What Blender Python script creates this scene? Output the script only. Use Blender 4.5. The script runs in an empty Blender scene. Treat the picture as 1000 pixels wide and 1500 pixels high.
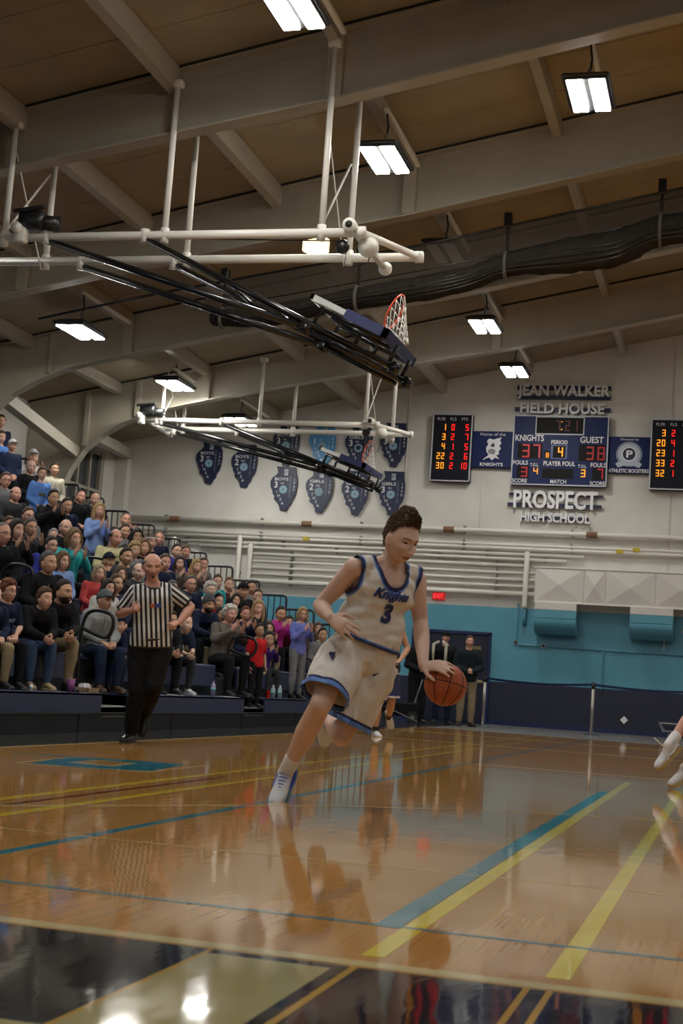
import bpy, bmesh, math, random
import numpy as np
from mathutils import Vector, Matrix, noise
from mathutils.bvhtree import BVHTree

random.seed(7); np.random.seed(7)
SC = bpy.context.scene
COL = SC.collection
PI = math.pi

# ---------------------------------------------------------------- camera
FPX, CX, CY, CAM_H = 2083.0, 500.0, 750.0, 0.672
def _basis():
    y = np.array([1071 - CX, 1044 - CY, FPX]); y /= np.linalg.norm(y)
    q = np.array([71 - CX, 974 - CY, FPX])
    up = np.cross(y, q); up /= np.linalg.norm(up)
    if up[1] > 0: up = -up
    x = np.cross(y, up)
    if x[0] < 0: x = -x
    return np.stack([x, y, up], 1)          # world -> camera (right, down, forward)
RC = _basis()
EYE = np.array([0, 0, CAM_H])
cam_d = bpy.data.cameras.new('camera'); cam = bpy.data.objects.new('camera', cam_d); COL.objects.link(cam)
r_, d_, f_ = RC[0], RC[1], RC[2]
cam.matrix_world = Matrix(((r_[0], -d_[0], -f_[0], 0), (r_[1], -d_[1], -f_[1], 0), (r_[2], -d_[2], -f_[2], CAM_H), (0, 0, 0, 1)))
cam_d.sensor_fit = 'VERTICAL'; cam_d.sensor_height = 36; cam_d.sensor_width = 24
cam_d.lens = FPX / 1500 * 36
cam_d.clip_start = 0.05; cam_d.clip_end = 200
cam_d.dof.use_dof = True; cam_d.dof.focus_distance = 11.0; cam_d.dof.aperture_fstop = 6.3
SC.camera = cam

# ---------------------------------------------------------------- world, exposure
w = bpy.data.worlds.new('world'); SC.world = w; w.use_nodes = True
w.node_tree.nodes['Background'].inputs[0].default_value = (0.02, 0.025, 0.03, 1)
w.node_tree.nodes['Background'].inputs[1].default_value = 0.5
SC.view_settings.view_transform = 'Standard'; SC.view_settings.look = 'None'
SC.view_settings.gamma = 1.0; SC.view_settings.use_curve_mapping = False
SC.view_settings.exposure = 0.0
LAMP = 102.0      # LED panel emission

def P(u, v, D):
    """point seen at photo pixel u,v at depth D along the lens axis"""
    c = np.array([(u - CX) / FPX * D, (v - CY) / FPX * D, D])
    return Vector(EYE + RC.T @ c)
def camvec(x, y, z):
    return Vector(RC.T @ np.array([x, y, z], float)).normalized()
def ray(u, v): return RC.T @ np.array([u - CX, v - CY, FPX])
def onY(u, v, Y):
    d = ray(u, v); return Vector(EYE + d * ((Y - EYE[1]) / d[1]))
def onX(u, v, X):
    d = ray(u, v); return Vector(EYE + d * ((X - EYE[0]) / d[0]))
def onZ(u, v, Z=0.0):
    d = ray(u, v); return Vector(EYE + d * ((Z - EYE[2]) / d[2]))

# ---------------------------------------------------------------- materials
MATS = {}
def mat(name, col, rough=0.6, metal=0.0, bump=0.0, bscale=40.0, var=0.0, vscale=3.0, emit=None, estr=0.0, spec=0.5, sub=0.0):
    if name in MATS: return MATS[name]
    m = bpy.data.materials.new(name); m.use_nodes = True; nt = m.node_tree
    b = nt.nodes['Principled BSDF']
    b.inputs['Base Color'].default_value = (*col, 1)
    b.inputs['Roughness'].default_value = rough; b.inputs['Metallic'].default_value = metal
    b.inputs['Specular IOR Level'].default_value = spec
    m.diffuse_color = (*col, 1)
    if sub: 
        b.inputs['Subsurface Weight'].default_value = sub
        b.inputs['Subsurface Radius'].default_value = (1, .35, .2); b.inputs['Subsurface Scale'].default_value = .01
    tc = None
    if bump or var:
        tc = nt.nodes.new('ShaderNodeTexCoord')
    if var:
        n = nt.nodes.new('ShaderNodeTexNoise'); n.inputs['Scale'].default_value = vscale; n.inputs['Detail'].default_value = 5
        nt.links.new(tc.outputs['Object'], n.inputs['Vector'])
        r = nt.nodes.new('ShaderNodeValToRGB')
        r.color_ramp.elements[0].position = .3; r.color_ramp.elements[1].position = .7
        r.color_ramp.elements[0].color = (*[c * (1 - var) for c in col], 1)
        r.color_ramp.elements[1].color = (*[min(1, c * (1 + var)) for c in col], 1)
        nt.links.new(n.outputs['Fac'], r.inputs['Fac']); nt.links.new(r.outputs['Color'], b.inputs['Base Color'])
    if bump:
        n = nt.nodes.new('ShaderNodeTexNoise'); n.inputs['Scale'].default_value = bscale; n.inputs['Detail'].default_value = 4
        nt.links.new(tc.outputs['Object'], n.inputs['Vector'])
        bp = nt.nodes.new('ShaderNodeBump'); bp.inputs['Strength'].default_value = bump; bp.inputs['Distance'].default_value = .01
        nt.links.new(n.outputs['Fac'], bp.inputs['Height']); nt.links.new(bp.outputs['Normal'], b.inputs['Normal'])
    if emit:
        b.inputs['Emission Color'].default_value = (*emit, 1); b.inputs['Emission Strength'].default_value = estr
    MATS[name] = m
    return m
def cloth(name, col): return mat('cloth_' + name, col, .85, bump=.5, bscale=14, var=.12, vscale=8, spec=.15)

# ---------------------------------------------------------------- mesh collecting
def V3(a): return Vector((float(a[0]), float(a[1]), float(a[2])))
class MB:
    def __init__(s): s.v = []; s.f = []; s.m = []
    def add(s, vs, fs, mi=0):
        o = len(s.v); s.v += [tuple(map(float, v)) for v in vs]
        s.f += [tuple(i + o for i in f) for f in fs]; s.m += [mi] * len(fs)
    def box(s, lo, hi, mi=0, M=None):
        x0, y0, z0 = lo; x1, y1, z1 = hi
        vs = [Vector(q) for q in ((x0,y0,z0),(x1,y0,z0),(x1,y1,z0),(x0,y1,z0),(x0,y0,z1),(x1,y0,z1),(x1,y1,z1),(x0,y1,z1))]
        if M is not None: vs = [M @ q for q in vs]
        s.add(vs, [(0,3,2,1),(4,5,6,7),(0,1,5,4),(1,2,6,5),(2,3,7,6),(3,0,4,7)], mi)
    def bbox(s, lo, hi, b=.01, mi=0, M=None):
        """box with chamfered vertical and horizontal edges"""
        bm = bmesh.new(); bmesh.ops.create_cube(bm, size=1)
        lo = Vector(lo); hi = Vector(hi); c = (lo + hi) / 2; d = hi - lo
        for v in bm.verts: v.co = Vector((v.co.x * d.x, v.co.y * d.y, v.co.z * d.z)) + c
        b = min(b, min(abs(d.x), abs(d.y), abs(d.z)) * .45)
        bmesh.ops.bevel(bm, geom=list(bm.edges), offset=b, segments=1, affect='EDGES', profile=.5)
        bm.verts.index_update()
        vs = [(M @ v.co) if M is not None else v.co.copy() for v in bm.verts]
        s.add(vs, [tuple(v.index for v in f.verts) for f in bm.faces], mi); bm.free()
    def tube(s, pts, rad, seg=10, mi=0, cap=True, closed=False, flat=False):
        pts = [V3(p) for p in pts]; n = len(pts)
        if not hasattr(rad, '__len__'): rad = [rad] * n
        tan = []
        for i in range(n):
            if closed: t = pts[(i + 1) % n] - pts[i - 1]
            else: t = pts[min(i + 1, n - 1)] - pts[max(i - 1, 0)]
            tan.append(t.normalized() if t.length > 1e-9 else Vector((0, 0, 1)))
        a = tan[0].orthogonal().normalized(); rings = []
        if cap and not flat and not closed:
            ext_p, ext_r, ext_t = [], [], []
            for k in (0.0, 0.5, .85): pass
        seqs = []
        for i in range(n):
            a = (a - tan[i] * a.dot(tan[i]))
            a = a.normalized() if a.length > 1e-6 else tan[i].orthogonal().normalized()
            seqs.append((pts[i], rad[i], a.copy(), tan[i]))
        if cap and not flat and not closed:
            p, r, aa, t = seqs[0]; pre = [(p - t * r * math.sin(x), r * math.cos(x), aa, t) for x in (1.25, .8, .4)]
            p, r, aa, t = seqs[-1]; post = [(p + t * r * math.sin(x), r * math.cos(x), aa, t) for x in (.4, .8, 1.25)]
            seqs = pre + seqs + post
        vs = []
        for p, r, aa, t in seqs:
            b = t.cross(aa)
            for k in range(seg):
                q = 2 * PI * k / seg; vs.append(p + (aa * math.cos(q) + b * math.sin(q)) * r)
        fs = []; m = len(seqs)
        for i in range(m if closed else m - 1):
            j = (i + 1) % m
            for k in range(seg):
                k2 = (k + 1) % seg; fs.append((i * seg + k, i * seg + k2, j * seg + k2, j * seg + k))
        if not closed:
            fs.append(tuple(range(seg - 1, -1, -1))); fs.append(tuple((m - 1) * seg + k for k in range(seg)))
        s.add(vs, fs, mi)
    def ell(s, c, r, R=None, seg=14, rings=9, mi=0):
        c = V3(c); vs = []; fs = []
        if not hasattr(r, '__len__'): r = (r, r, r)
        for i in range(1, rings):
            th = PI * i / rings
            for k in range(seg):
                ph = 2 * PI * k / seg
                q = Vector((r[0] * math.sin(th) * math.cos(ph), r[1] * math.sin(th) * math.sin(ph), r[2] * math.cos(th)))
                vs.append(c + (R @ q if R is not None else q))
        t = len(vs); q = Vector((0, 0, r[2])); vs.append(c + (R @ q if R is not None else q)); vs.append(c - (R @ q if R is not None else q))
        for i in range(rings - 2):
            for k in range(seg):
                k2 = (k + 1) % seg; fs.append((i * seg + k, (i + 1) * seg + k, (i + 1) * seg + k2, i * seg + k2))
        for k in range(seg):
            k2 = (k + 1) % seg; fs.append((t, k, k2)); fs.append((t + 1, (rings - 2) * seg + k2, (rings - 2) * seg + k))
        s.add(vs, fs, mi)
    def loft(s, secs, seg=24, mi=0, pw=2.3):
        """secs: (centre, right, fwd, half width, half depth)"""
        vs = []; fs = []; n = len(secs)
        for c, r, f, a, b in secs:
            c = V3(c)
            for k in range(seg):
                q = 2 * PI * k / seg; x, y = math.cos(q), math.sin(q)
                d = (abs(x) ** pw + abs(y) ** pw) ** (-1 / pw)
                vs.append(c + r * (a * x * d) + f * (b * y * d))
        for i in range(n - 1):
            for k in range(seg):
                k2 = (k + 1) % seg; fs.append((i * seg + k, i * seg + k2, (i + 1) * seg + k2, (i + 1) * seg + k))
        fs.append(tuple(range(seg - 1, -1, -1))); fs.append(tuple((n - 1) * seg + k for k in range(seg)))
        s.add(vs, fs, mi)
    def prism(s, pts, ax, lo, hi, mi=0):
        """polygon pts (2D) extruded along ax ('x','y','z') from lo to hi"""
        def mk(a, b, c):
            return {'x': (c, a, b), 'y': (a, c, b), 'z': (a, b, c)}[ax]
        n = len(pts)
        vs = [mk(a, b, lo) for a, b in pts] + [mk(a, b, hi) for a, b in pts]
        fs = [tuple(range(n)), tuple(range(2 * n - 1, n - 1, -1))]
        fs += [(i, i + n, (i + 1) % n + n, (i + 1) % n) for i in range(n)]
        s.add(vs, fs, mi)
    def mesh(s, name, smooth=True):
        me = bpy.data.meshes.new(name); me.from_pydata(s.v, [], s.f); me.update()
        me.polygons.foreach_set('material_index', s.m)
        if smooth: me.polygons.foreach_set('use_smooth', [True] * len(s.f))
        return me
    def obj(s, name, m, parent=None, smooth=False, fix=False):
        me = s.mesh(name, smooth)
        if fix:
            bm = bmesh.new(); bm.from_mesh(me); bmesh.ops.recalc_face_normals(bm, faces=bm.faces); bm.to_mesh(me); bm.free()
        return mkobj(name, me, m, parent)
def mkobj(name, me, m, parent=None, link='DATA'):
    o = bpy.data.objects.new(name, me); COL.objects.link(o)
    ms = m if isinstance(m, (list, tuple)) else [m]
    if len(me.materials) == 0:
        for q in ms: me.materials.append(q)
    for i, q in enumerate(ms):
        if i < len(me.materials) and me.materials[i] is not q:
            o.material_slots[i].link = 'OBJECT'; o.material_slots[i].material = q
    if parent is not None: o.parent = parent
    return o
def tag(o, label=None, cat=None, group=None, kind=None):
    if label: o['label'] = label
    if cat: o['category'] = cat
    if group: o['group'] = group
    if kind: o['kind'] = kind
    return o
def empty(name, loc=(0, 0, 0), rz=0.0, label=None, cat=None, group=None):
    o = bpy.data.objects.new(name, None); COL.objects.link(o); o.location = loc; o.rotation_euler = (0, 0, rz)
    o.empty_display_size = .1
    return tag(o, label, cat, group)
def local(o, parent, loc):
    """child mesh built in world space -> keep it in place under a moved parent"""
    o.location = -Vector(loc)
    return o
def struct(o): o['kind'] = 'structure'; return o
def copy_tree(o, parent=None):
    c = o.copy(); COL.objects.link(c)
    if parent is not None: c.parent = parent
    for ch in list(KIDS.get(o.name, [])): 
        cc = copy_tree(ch, c); KIDS.setdefault(c.name, []).append(cc)
    return c
KIDS = {}

def bake(me, mods):
    """run modifiers on a mesh, return the result"""
    o = bpy.data.objects.new('tmp', me); COL.objects.link(o)
    for t, kw in mods:
        md = o.modifiers.new(t, t)
        for k, q in kw.items(): setattr(md, k, q)
    dg = bpy.context.evaluated_depsgraph_get()
    r = bpy.data.meshes.new_from_object(o.evaluated_get(dg))
    bpy.data.objects.remove(o); return r
def remesh(mb, vox, sm=6, dec=None, name='body'):
    me = mb.mesh('tmp')
    mods = [('REMESH', dict(mode='VOXEL', voxel_size=vox, use_smooth_shade=True)), ('SMOOTH', dict(factor=.5, iterations=sm))]
    if dec: mods.append(('DECIMATE', dict(ratio=dec)))
    r = bake(me, mods); bpy.data.meshes.remove(me); r.name = name
    r.materials.clear()
    r.polygons.foreach_set('use_smooth', [True] * len(r.polygons))
    return r
def arrays(me):
    me.calc_loop_triangles()
    v = np.empty(len(me.vertices) * 3); me.vertices.foreach_get('co', v); v = v.reshape(-1, 3)
    t = np.empty(len(me.loop_triangles) * 3, int); me.loop_triangles.foreach_get('vertices', t); t = t.reshape(-1, 3)
    return v, t
def from_arrays(name, v, t, mi=None, smooth=True):
    me = bpy.data.meshes.new(name)
    v = np.asarray(v, float); t = np.asarray(t, int)
    me.vertices.add(len(v)); me.vertices.foreach_set('co', v.ravel())
    me.loops.add(len(t) * 3); me.loops.foreach_set('vertex_index', t.ravel())
    me.polygons.add(len(t)); me.polygons.foreach_set('loop_start', np.arange(0, len(t) * 3, 3))
    me.polygons.foreach_set('loop_total', np.full(len(t), 3))
    if mi is not None: me.polygons.foreach_set('material_index', np.asarray(mi, int))
    me.polygons.foreach_set('use_smooth', np.full(len(t), bool(smooth)))
    me.update(calc_edges=True); me.validate(); return me
def clip(v, t, g):
    """keep the part of a triangle mesh where g >= 0, with a clean cut edge. Returns verts, tris, boundary polylines"""
    v = [tuple(a) for a in v]; g = list(map(float, g)); out = []; cut = {}; segs = []
    def mid(a, b):
        k = (a, b) if a < b else (b, a)
        if k not in cut:
            s = g[a] / (g[a] - g[b]); cut[k] = len(v)
            v.append(tuple(v[a][i] + (v[b][i] - v[a][i]) * s for i in range(3)))
        return cut[k]
    for a, b, c in t.tolist():
        s = (g[a] >= 0, g[b] >= 0, g[c] >= 0); n = sum(s)
        if n == 3: out.append((a, b, c)); continue
        if n == 0: continue
        for _ in range(3):
            if (n == 1 and s[0]) or (n == 2 and not s[0]): break
            a, b, c = b, c, a; s = (s[1], s[2], s[0])
        p, q = mid(a, b), mid(a, c)
        if n == 1: out.append((a, p, q)); segs.append((p, q))
        else: out.append((p, b, c)); out.append((p, c, q)); segs.append((q, p))
    v = np.array(v); out = np.array(out, int).reshape(-1, 3)
    nxt = {}
    for a, b in segs: nxt[a] = b
    loops = []; seen = set()
    for a in list(nxt):
        if a in seen: continue
        L = []; x = a
        while x in nxt and x not in seen: seen.add(x); L.append(x); x = nxt[x]
        if len(L) > 6: loops.append(v[L])
    used = np.unique(out); idx = np.full(len(v), -1); idx[used] = np.arange(len(used))
    return v[used], idx[out], loops
def smooth_loop(L, n=60, it=4):
    L = np.asarray(L); 
    for _ in range(it): L = (np.roll(L, 1, 0) + 2 * L + np.roll(L, -1, 0)) / 4
    d = np.r_[0, np.cumsum(np.linalg.norm(np.roll(L, -1, 0) - L, axis=1))]
    s = np.linspace(0, d[-1], n, endpoint=False); LL = np.vstack([L, L[:1]])
    return np.stack([np.interp(s, d, LL[:, i]) for i in range(3)], 1)
def text_arrays(body, size=1.0, ext=0.0, off=0.0, shear=0.0, sx=1.0, align='CENTER', res=3, space=1.0):
    c = bpy.data.curves.new('txt', 'FONT'); c.body = body; c.size = size; c.extrude = ext; c.offset = off
    c.shear = shear; c.align_x = align; c.align_y = 'CENTER'; c.resolution_u = res; c.space_character = space
    o = bpy.data.objects.new('txt', c); COL.objects.link(o)
    dg = bpy.context.evaluated_depsgraph_get(); me = bpy.data.meshes.new_from_object(o.evaluated_get(dg))
    bpy.data.objects.remove(o); bpy.data.curves.remove(c)
    v, t = arrays(me); bpy.data.meshes.remove(me)
    v = v.copy(); v[:, 0] *= sx; return v, t
def wall_text(name, body, x, z, y, h, m, parent, w=None, ext=.003, off=0.0, origin=(0, 0, 0), space=1.0):
    """upright lettering facing -Y, h = cap height, fitted to width w"""
    v, t = text_arrays(body, 1.0, 0, off, space=space)
    lo, hi = v.min(0), v.max(0)
    sy = h / (hi[1] - lo[1]); sxx = (w / (hi[0] - lo[0])) if w else sy
    v[:, 0] = (v[:, 0] - (lo[0] + hi[0]) / 2) * sxx; v[:, 1] = (v[:, 1] - (lo[1] + hi[1]) / 2) * sy
    a = np.stack([v[:, 0] + x, np.full(len(v), y), v[:, 1] + z], 1) - np.array(origin)
    if ext > .004:                       # give the letters their thickness
        b = a.copy(); b[:, 1] += ext
        ed = {}
        for q in t:
            for i in range(3):
                k = (q[i], q[(i + 1) % 3]); ed[k] = ed.get(k, 0) + 1
        side = []
        n = len(a)
        for (p, q) in ed:
            if (q, p) not in ed: side += [(p, p + n, q), (q, p + n, q + n)]
        a = np.vstack([a, b]); t = np.vstack([t, t[:, ::-1] + n, np.array(side, int).reshape(-1, 3)])
    return mkobj(name, from_arrays(name, a, t, smooth=False), m, parent)
# ---------------------------------------------------------------- base materials
def paint_wall():
    m = bpy.data.materials.new('painted_block_wall'); m.use_nodes = True; nt = m.node_tree; b = nt.nodes['Principled BSDF']
    tc = nt.nodes.new('ShaderNodeTexCoord'); sp = nt.nodes.new('ShaderNodeSeparateXYZ'); nt.links.new(tc.outputs['Object'], sp.inputs[0])
    def mix(a, bb, thr, src):
        g = nt.nodes.new('ShaderNodeMath'); g.operation = 'GREATER_THAN'; g.inputs[1].default_value = thr; nt.links.new(sp.outputs['Z'], g.inputs[0])
        x = nt.nodes.new('ShaderNodeMix'); x.data_type = 'RGBA'; nt.links.new(g.outputs[0], x.inputs['Factor'])
        if isinstance(a, tuple): x.inputs['A'].default_value = a
        else: nt.links.new(a, x.inputs['A'])
        x.inputs['B'].default_value = bb; return x.outputs['Result']
    c = mix((.012, .014, .04, 1), (.092, .30, .405, 1), 1.02, None)
    c = mix(c, (.65, .625, .575, 1), 2.80, None)
    n = nt.nodes.new('ShaderNodeTexNoise'); n.inputs['Scale'].default_value = 1.3; n.inputs['Detail'].default_value = 6; nt.links.new(tc.outputs['Object'], n.inputs['Vector'])
    mr = nt.nodes.new('ShaderNodeMapRange'); mr.inputs[1].default_value = .3; mr.inputs[2].default_value = .7; mr.inputs[3].default_value = .9; mr.inputs[4].default_value = 1.06; nt.links.new(n.outputs['Fac'], mr.inputs[0])
    mu = nt.nodes.new('ShaderNodeMix'); mu.data_type = 'RGBA'; mu.blend_type = 'MULTIPLY'; mu.inputs['Factor'].default_value = 1
    nt.links.new(c, mu.inputs['A']); nt.links.new(mr.outputs[0], mu.inputs['B']); nt.links.new(mu.outputs['Result'], b.inputs['Base Color'])
    # block joints as fine relief
    mp = nt.nodes.new('ShaderNodeMapping'); mp.inputs['Rotation'].default_value = (PI / 2, 0, 0); nt.links.new(tc.outputs['Object'], mp.inputs[0])
    br = nt.nodes.new('ShaderNodeTexBrick'); br.inputs['Scale'].default_value = 1; br.inputs['Brick Width'].default_value = .4; br.inputs['Row Height'].default_value = .2
    br.inputs['Mortar Size'].default_value = .006; br.inputs['Mortar Smooth'].default_value = .6; nt.links.new(mp.outputs[0], br.inputs['Vector'])
    bp = nt.nodes.new('ShaderNodeBump'); bp.invert = True; bp.inputs['Strength'].default_value = .35; bp.inputs['Distance'].default_value = .006
    nt.links.new(br.outputs['Fac'], bp.inputs['Height']); nt.links.new(bp.outputs['Normal'], b.inputs['Normal'])
    b.inputs['Roughness'].default_value = .45
    return m
def wood_floor():
    m = bpy.data.materials.new('varnished_maple_floor'); m.use_nodes = True; nt = m.node_tree; b = nt.nodes['Principled BSDF']
    tc = nt.nodes.new('ShaderNodeTexCoord'); mp = nt.nodes.new('ShaderNodeMapping'); mp.inputs['Rotation'].default_value = (0, 0, PI / 2)
    nt.links.new(tc.outputs['Object'], mp.inputs[0])
    br = nt.nodes.new('ShaderNodeTexBrick'); br.inputs['Scale'].default_value = 1; br.inputs['Brick Width'].default_value = .9; br.inputs['Row Height'].default_value = .057
    br.inputs['Mortar Size'].default_value = .0009; br.inputs['Mortar Smooth'].default_value = .3
    br.inputs['Color1'].default_value = (.48, .245, .066, 1); br.inputs['Color2'].default_value = (.42, .212, .056, 1); br.inputs['Mortar'].default_value = (.40, .20, .056, 1)
    nt.links.new(mp.outputs[0], br.inputs['Vector'])
    gm = nt.nodes.new('ShaderNodeMapping'); gm.inputs['Scale'].default_value = (60, 2.5, 1); nt.links.new(tc.outputs['Object'], gm.inputs[0])
    n = nt.nodes.new('ShaderNodeTexNoise'); n.inputs['Scale'].default_value = 1; n.inputs['Detail'].default_value = 6; nt.links.new(gm.outputs[0], n.inputs['Vector'])
    mr = nt.nodes.new('ShaderNodeMapRange'); mr.inputs[1].default_value = .3; mr.inputs[2].default_value = .7; mr.inputs[3].default_value = .92; mr.inputs[4].default_value = 1.06; nt.links.new(n.outputs['Fac'], mr.inputs[0])
    mu = nt.nodes.new('ShaderNodeMix'); mu.data_type = 'RGBA'; mu.blend_type = 'MULTIPLY'; mu.inputs['Factor'].default_value = 1
    nt.links.new(br.outputs['Color'], mu.inputs['A']); nt.links.new(mr.outputs[0], mu.inputs['B']); nt.links.new(mu.outputs['Result'], b.inputs['Base Color'])
    gloss(m); return m
def gloss(m):
    """polyurethane finish: sharp-ish reflection over long shallow waves"""
    nt = m.node_tree; b = nt.nodes['Principled BSDF']
    b.inputs['Roughness'].default_value = FLOOR_ROUGH; b.inputs['Specular IOR Level'].default_value = .5; b.inputs['IOR'].default_value = 1.45
    tc = nt.nodes.new('ShaderNodeTexCoord'); mp = nt.nodes.new('ShaderNodeMapping'); mp.inputs['Scale'].default_value = (9, 3.0, 1)
    geo = nt.nodes.new('ShaderNodeNewGeometry'); nt.links.new(geo.outputs['Position'], mp.inputs[0])
    n = nt.nodes.new('ShaderNodeTexNoise'); n.inputs['Scale'].default_value = 1.6; n.inputs['Detail'].default_value = 2; nt.links.new(mp.outputs[0], n.inputs['Vector'])
    bp = nt.nodes.new('ShaderNodeBump'); bp.inputs['Strength'].default_value = .22; bp.inputs['Distance'].default_value = .0022
    nt.links.new(n.outputs['Fac'], bp.inputs['Height']); nt.links.new(bp.outputs['Normal'], b.inputs['Normal'])
FLOOR_ROUGH = .055
def paint_floor(name, col):
    m = mat(name, col, .1, var=.06, vscale=5); gloss(m); return m

M_WOOD = wood_floor(); M_WALL = paint_wall()
M_WHITE = mat('white_wall_paint', (.60, .57, .52), .5, var=.05, vscale=1.5)
M_BEAM = mat('cream_painted_steel', (.37, .335, .262), .45, var=.06, vscale=2.0, bump=.1, bscale=8)
M_ROOF = mat('tan_roof_board', (.32, .265, .175), .8, bump=.4, bscale=6, var=.12, vscale=1.2)
M_DARK = mat('black_shadow_gap', (.02, .018, .015), .8)
M_PIPE = mat('white_painted_pipe', (.74, .71, .64), .35, bump=.05)
M_NAVYP = mat('navy_plastic_panel', (.028, .038, .085), .38, bump=.1, bscale=30)
M_BLACKP = mat('black_painted_steel', (.012, .012, .013), .35)
M_BLKM = mat('matte_black', (.01, .01, .011), .6)
M_NAVY = mat('navy_paint', (.01, .018, .075), .35)
M_TEAL = mat('turquoise_paint', (.092, .29, .385), .45)
M_GREY = mat('grey_steel', (.30, .30, .30), .3, .8)
M_CHROME = mat('polished_steel', (.6, .6, .6), .2, 1.0)
M_LETTER = mat('off_white_letter', (.78, .78, .80), .35)
M_CREAMF = paint_floor('cream_floor_paint', (.52, .42, .20))
M_TANF = paint_floor('tan_floor_paint', (.36, .30, .13))
M_BLACKF = paint_floor('near_black_floor_paint', (.010, .011, .016))
M_GREYF = paint_floor('dark_grey_floor_paint', (.05, .047, .045))
M_GREYF2 = paint_floor('speckled_grey_floor_paint', (.15, .14, .135)); M_GREYF2.node_tree.nodes['Principled BSDF'].inputs['Roughness'].default_value = .28
M_BLUEF = paint_floor('blue_floor_paint', (.035, .20, .26))
M_YELF = paint_floor('yellow_floor_paint', (.66, .52, .04))
M_REDF = paint_floor('maroon_floor_paint', (.12, .02, .015))
M_GOLDF = paint_floor('gold_floor_paint', (.42, .25, .04))

WY = 34.0; WL = -15.7; WR = 20.3; NEAR = -7.0; RIDGE = 2.3
def roof_z(x): return 9.824 + .2046 * x if x <= RIDGE else 9.824 + .2046 * (2 * RIDGE - x)

# ---------------------------------------------------------------- floor
b = MB(); b.box((WL, NEAR, -.1), (WR, WY, 0)); floor = struct(b.obj('floor', M_WOOD))
def decal(name, pts, m, z=.0006):
    b = MB(); b.prism(pts, 'z', 0.0, z); o = b.obj(name, m, floor, fix=True); return o
def strip(name, x0, y0, x1, y1, wd, m, z=.0009):
    d = Vector((x1 - x0, y1 - y0)); n = Vector((-d.y, d.x)).normalized() * wd / 2
    return decal(name, [(x0 + n.x, y0 + n.y), (x0 - n.x, y0 - n.y), (x1 - n.x, y1 - n.y), (x1 + n.x, y1 + n.y)], m, z)
decal('border_paint', [(WL, NEAR), (-5.6, NEAR), (-5.6, WY), (WL, WY)], M_GREYF, .0004)
decal('border_paint', [(-5.6, 26.9), (WR, 26.9), (WR, WY), (-5.6, WY)], M_GREYF2, .0005)
decal('border_paint', [(-5.6, NEAR), (WR, NEAR), (WR, 3.44), (-5.6, 3.44)], M_BLACKF, .0005)
strip('court_line', -5.56, 3.4, -5.56, 26.9, .06, M_CREAMF)
strip('court_line', -5.6, 26.85, WR, 26.85, .06, M_CREAMF)
strip('court_line', -5.6, 3.49, WR, 3.49, .07, M_CREAMF, .0012)
for x, y0, y1, wd, m in ((-3.47, 3.6, 26.8, .05, M_YELF), (-3.10, 3.6, 26.8, .05, M_YELF), (-2.48, 4.2, 26.8, .05, M_BLUEF),
                         (-.925, 4.06, 11.3, .075, M_BLUEF), (-.85, 3.6, 13.0, .06, M_YELF), (-.385, 3.6, 12.5, .06, M_YELF),
                         (-3.3, 3.6, 9.3, .03, M_REDF)):
    strip('court_line', x, y0, x, y1, wd, m, .0010)
strip('court_line', -5.5, 4.08, 8, 4.08, .028, M_BLUEF, .0011)
strip('court_line', -2.4, 14.04, 8, 14.04, .05, M_CREAMF, .0013)
strip('court_line', -5.5, 19.5, 8, 19.5, .05, M_CREAMF, .0013)
strip('court_line', -5.5, 23.6, 8, 23.6, .05, M_YELF, .0013)
arc = [(-4.2, 4.3), (-3.75, 5.3), (-3.3, 6.17), (-2.65, 7.15), (-2.1, 7.9), (-1.4, 8.5), (-.66, 8.88), (.2, 9.08), (1.1, 9.0), (2.0, 8.7), (3.0, 8.0)]
for k in range(len(arc) - 1):
    pass
b = MB(); A = [Vector(a) for a in arc]; out = []
for i, a in enumerate(A):
    d = (A[min(i + 1, len(A) - 1)] - A[max(i - 1, 0)]).normalized(); out.append((a, Vector((-d.y, d.x)) * .022))
b.prism([tuple(a + n) for a, n in out] + [tuple(a - n) for a, n in reversed(out)], 'z', 0, .0014); b.obj('court_line', M_CREAMF, floor, fix=True)
strip('court_line', -3.2, 5.35, 6, 5.6, .02, M_CREAMF, .0011)
# block lettering painted along the baseline
decal('painted_letter', [(-1.215, 1.0), (-.90, 1.0), (-.90, 3.39), (-1.215, 3.39), (-1.215, 2.54), (-2.3, 2.54), (-2.3, 2.2), (-1.215, 2.2)], M_TANF, .0010)
for x0, x1, m in ((-1.228, -1.215, M_GOLDF), (-.865, -.845, M_GOLDF), (-.446, -.430, M_GOLDF), (-.392, -.376, M_GOLDF)):
    decal('painted_stripe', [(x0, 1.0), (x1, 1.0), (x1, 3.44), (x0, 3.44)], m, .0012)
# turquoise block emblem by the left sideline
def fz(*pts): return [tuple(onZ(*p)[:2]) for p in pts]
decal('painted_emblem', fz((42, 1118.5), (96, 1109.5), (180, 1113.5), (268, 1120.5), (221, 1129.5), (150, 1127)), M_BLUEF, .0010)
a_, c_ = fz((18, 1102.8), (272, 1119.6)); strip('painted_emblem', a_[0], a_[1], c_[0], c_[1], .07, M_BLUEF, .0012)
decal('painted_emblem', fz((100, 1117), (140, 1113), (203, 1118), (165, 1123)), M_CREAMF, .0013)
decal('painted_emblem', fz((112, 1117), (142, 1114), (190, 1118), (163, 1121.5)), M_WOOD, .0016)
for p, q in (((20, 1117), (95, 1110.5)), ((20, 1117), (60, 1120)), ((60, 1120), (215, 1130.5)), ((215, 1130.5), (298, 1121))):
    a, c = fz(p, q); strip('painted_emblem', a[0], a[1], c[0], c[1], .03, M_CREAMF, .0014)

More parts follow.
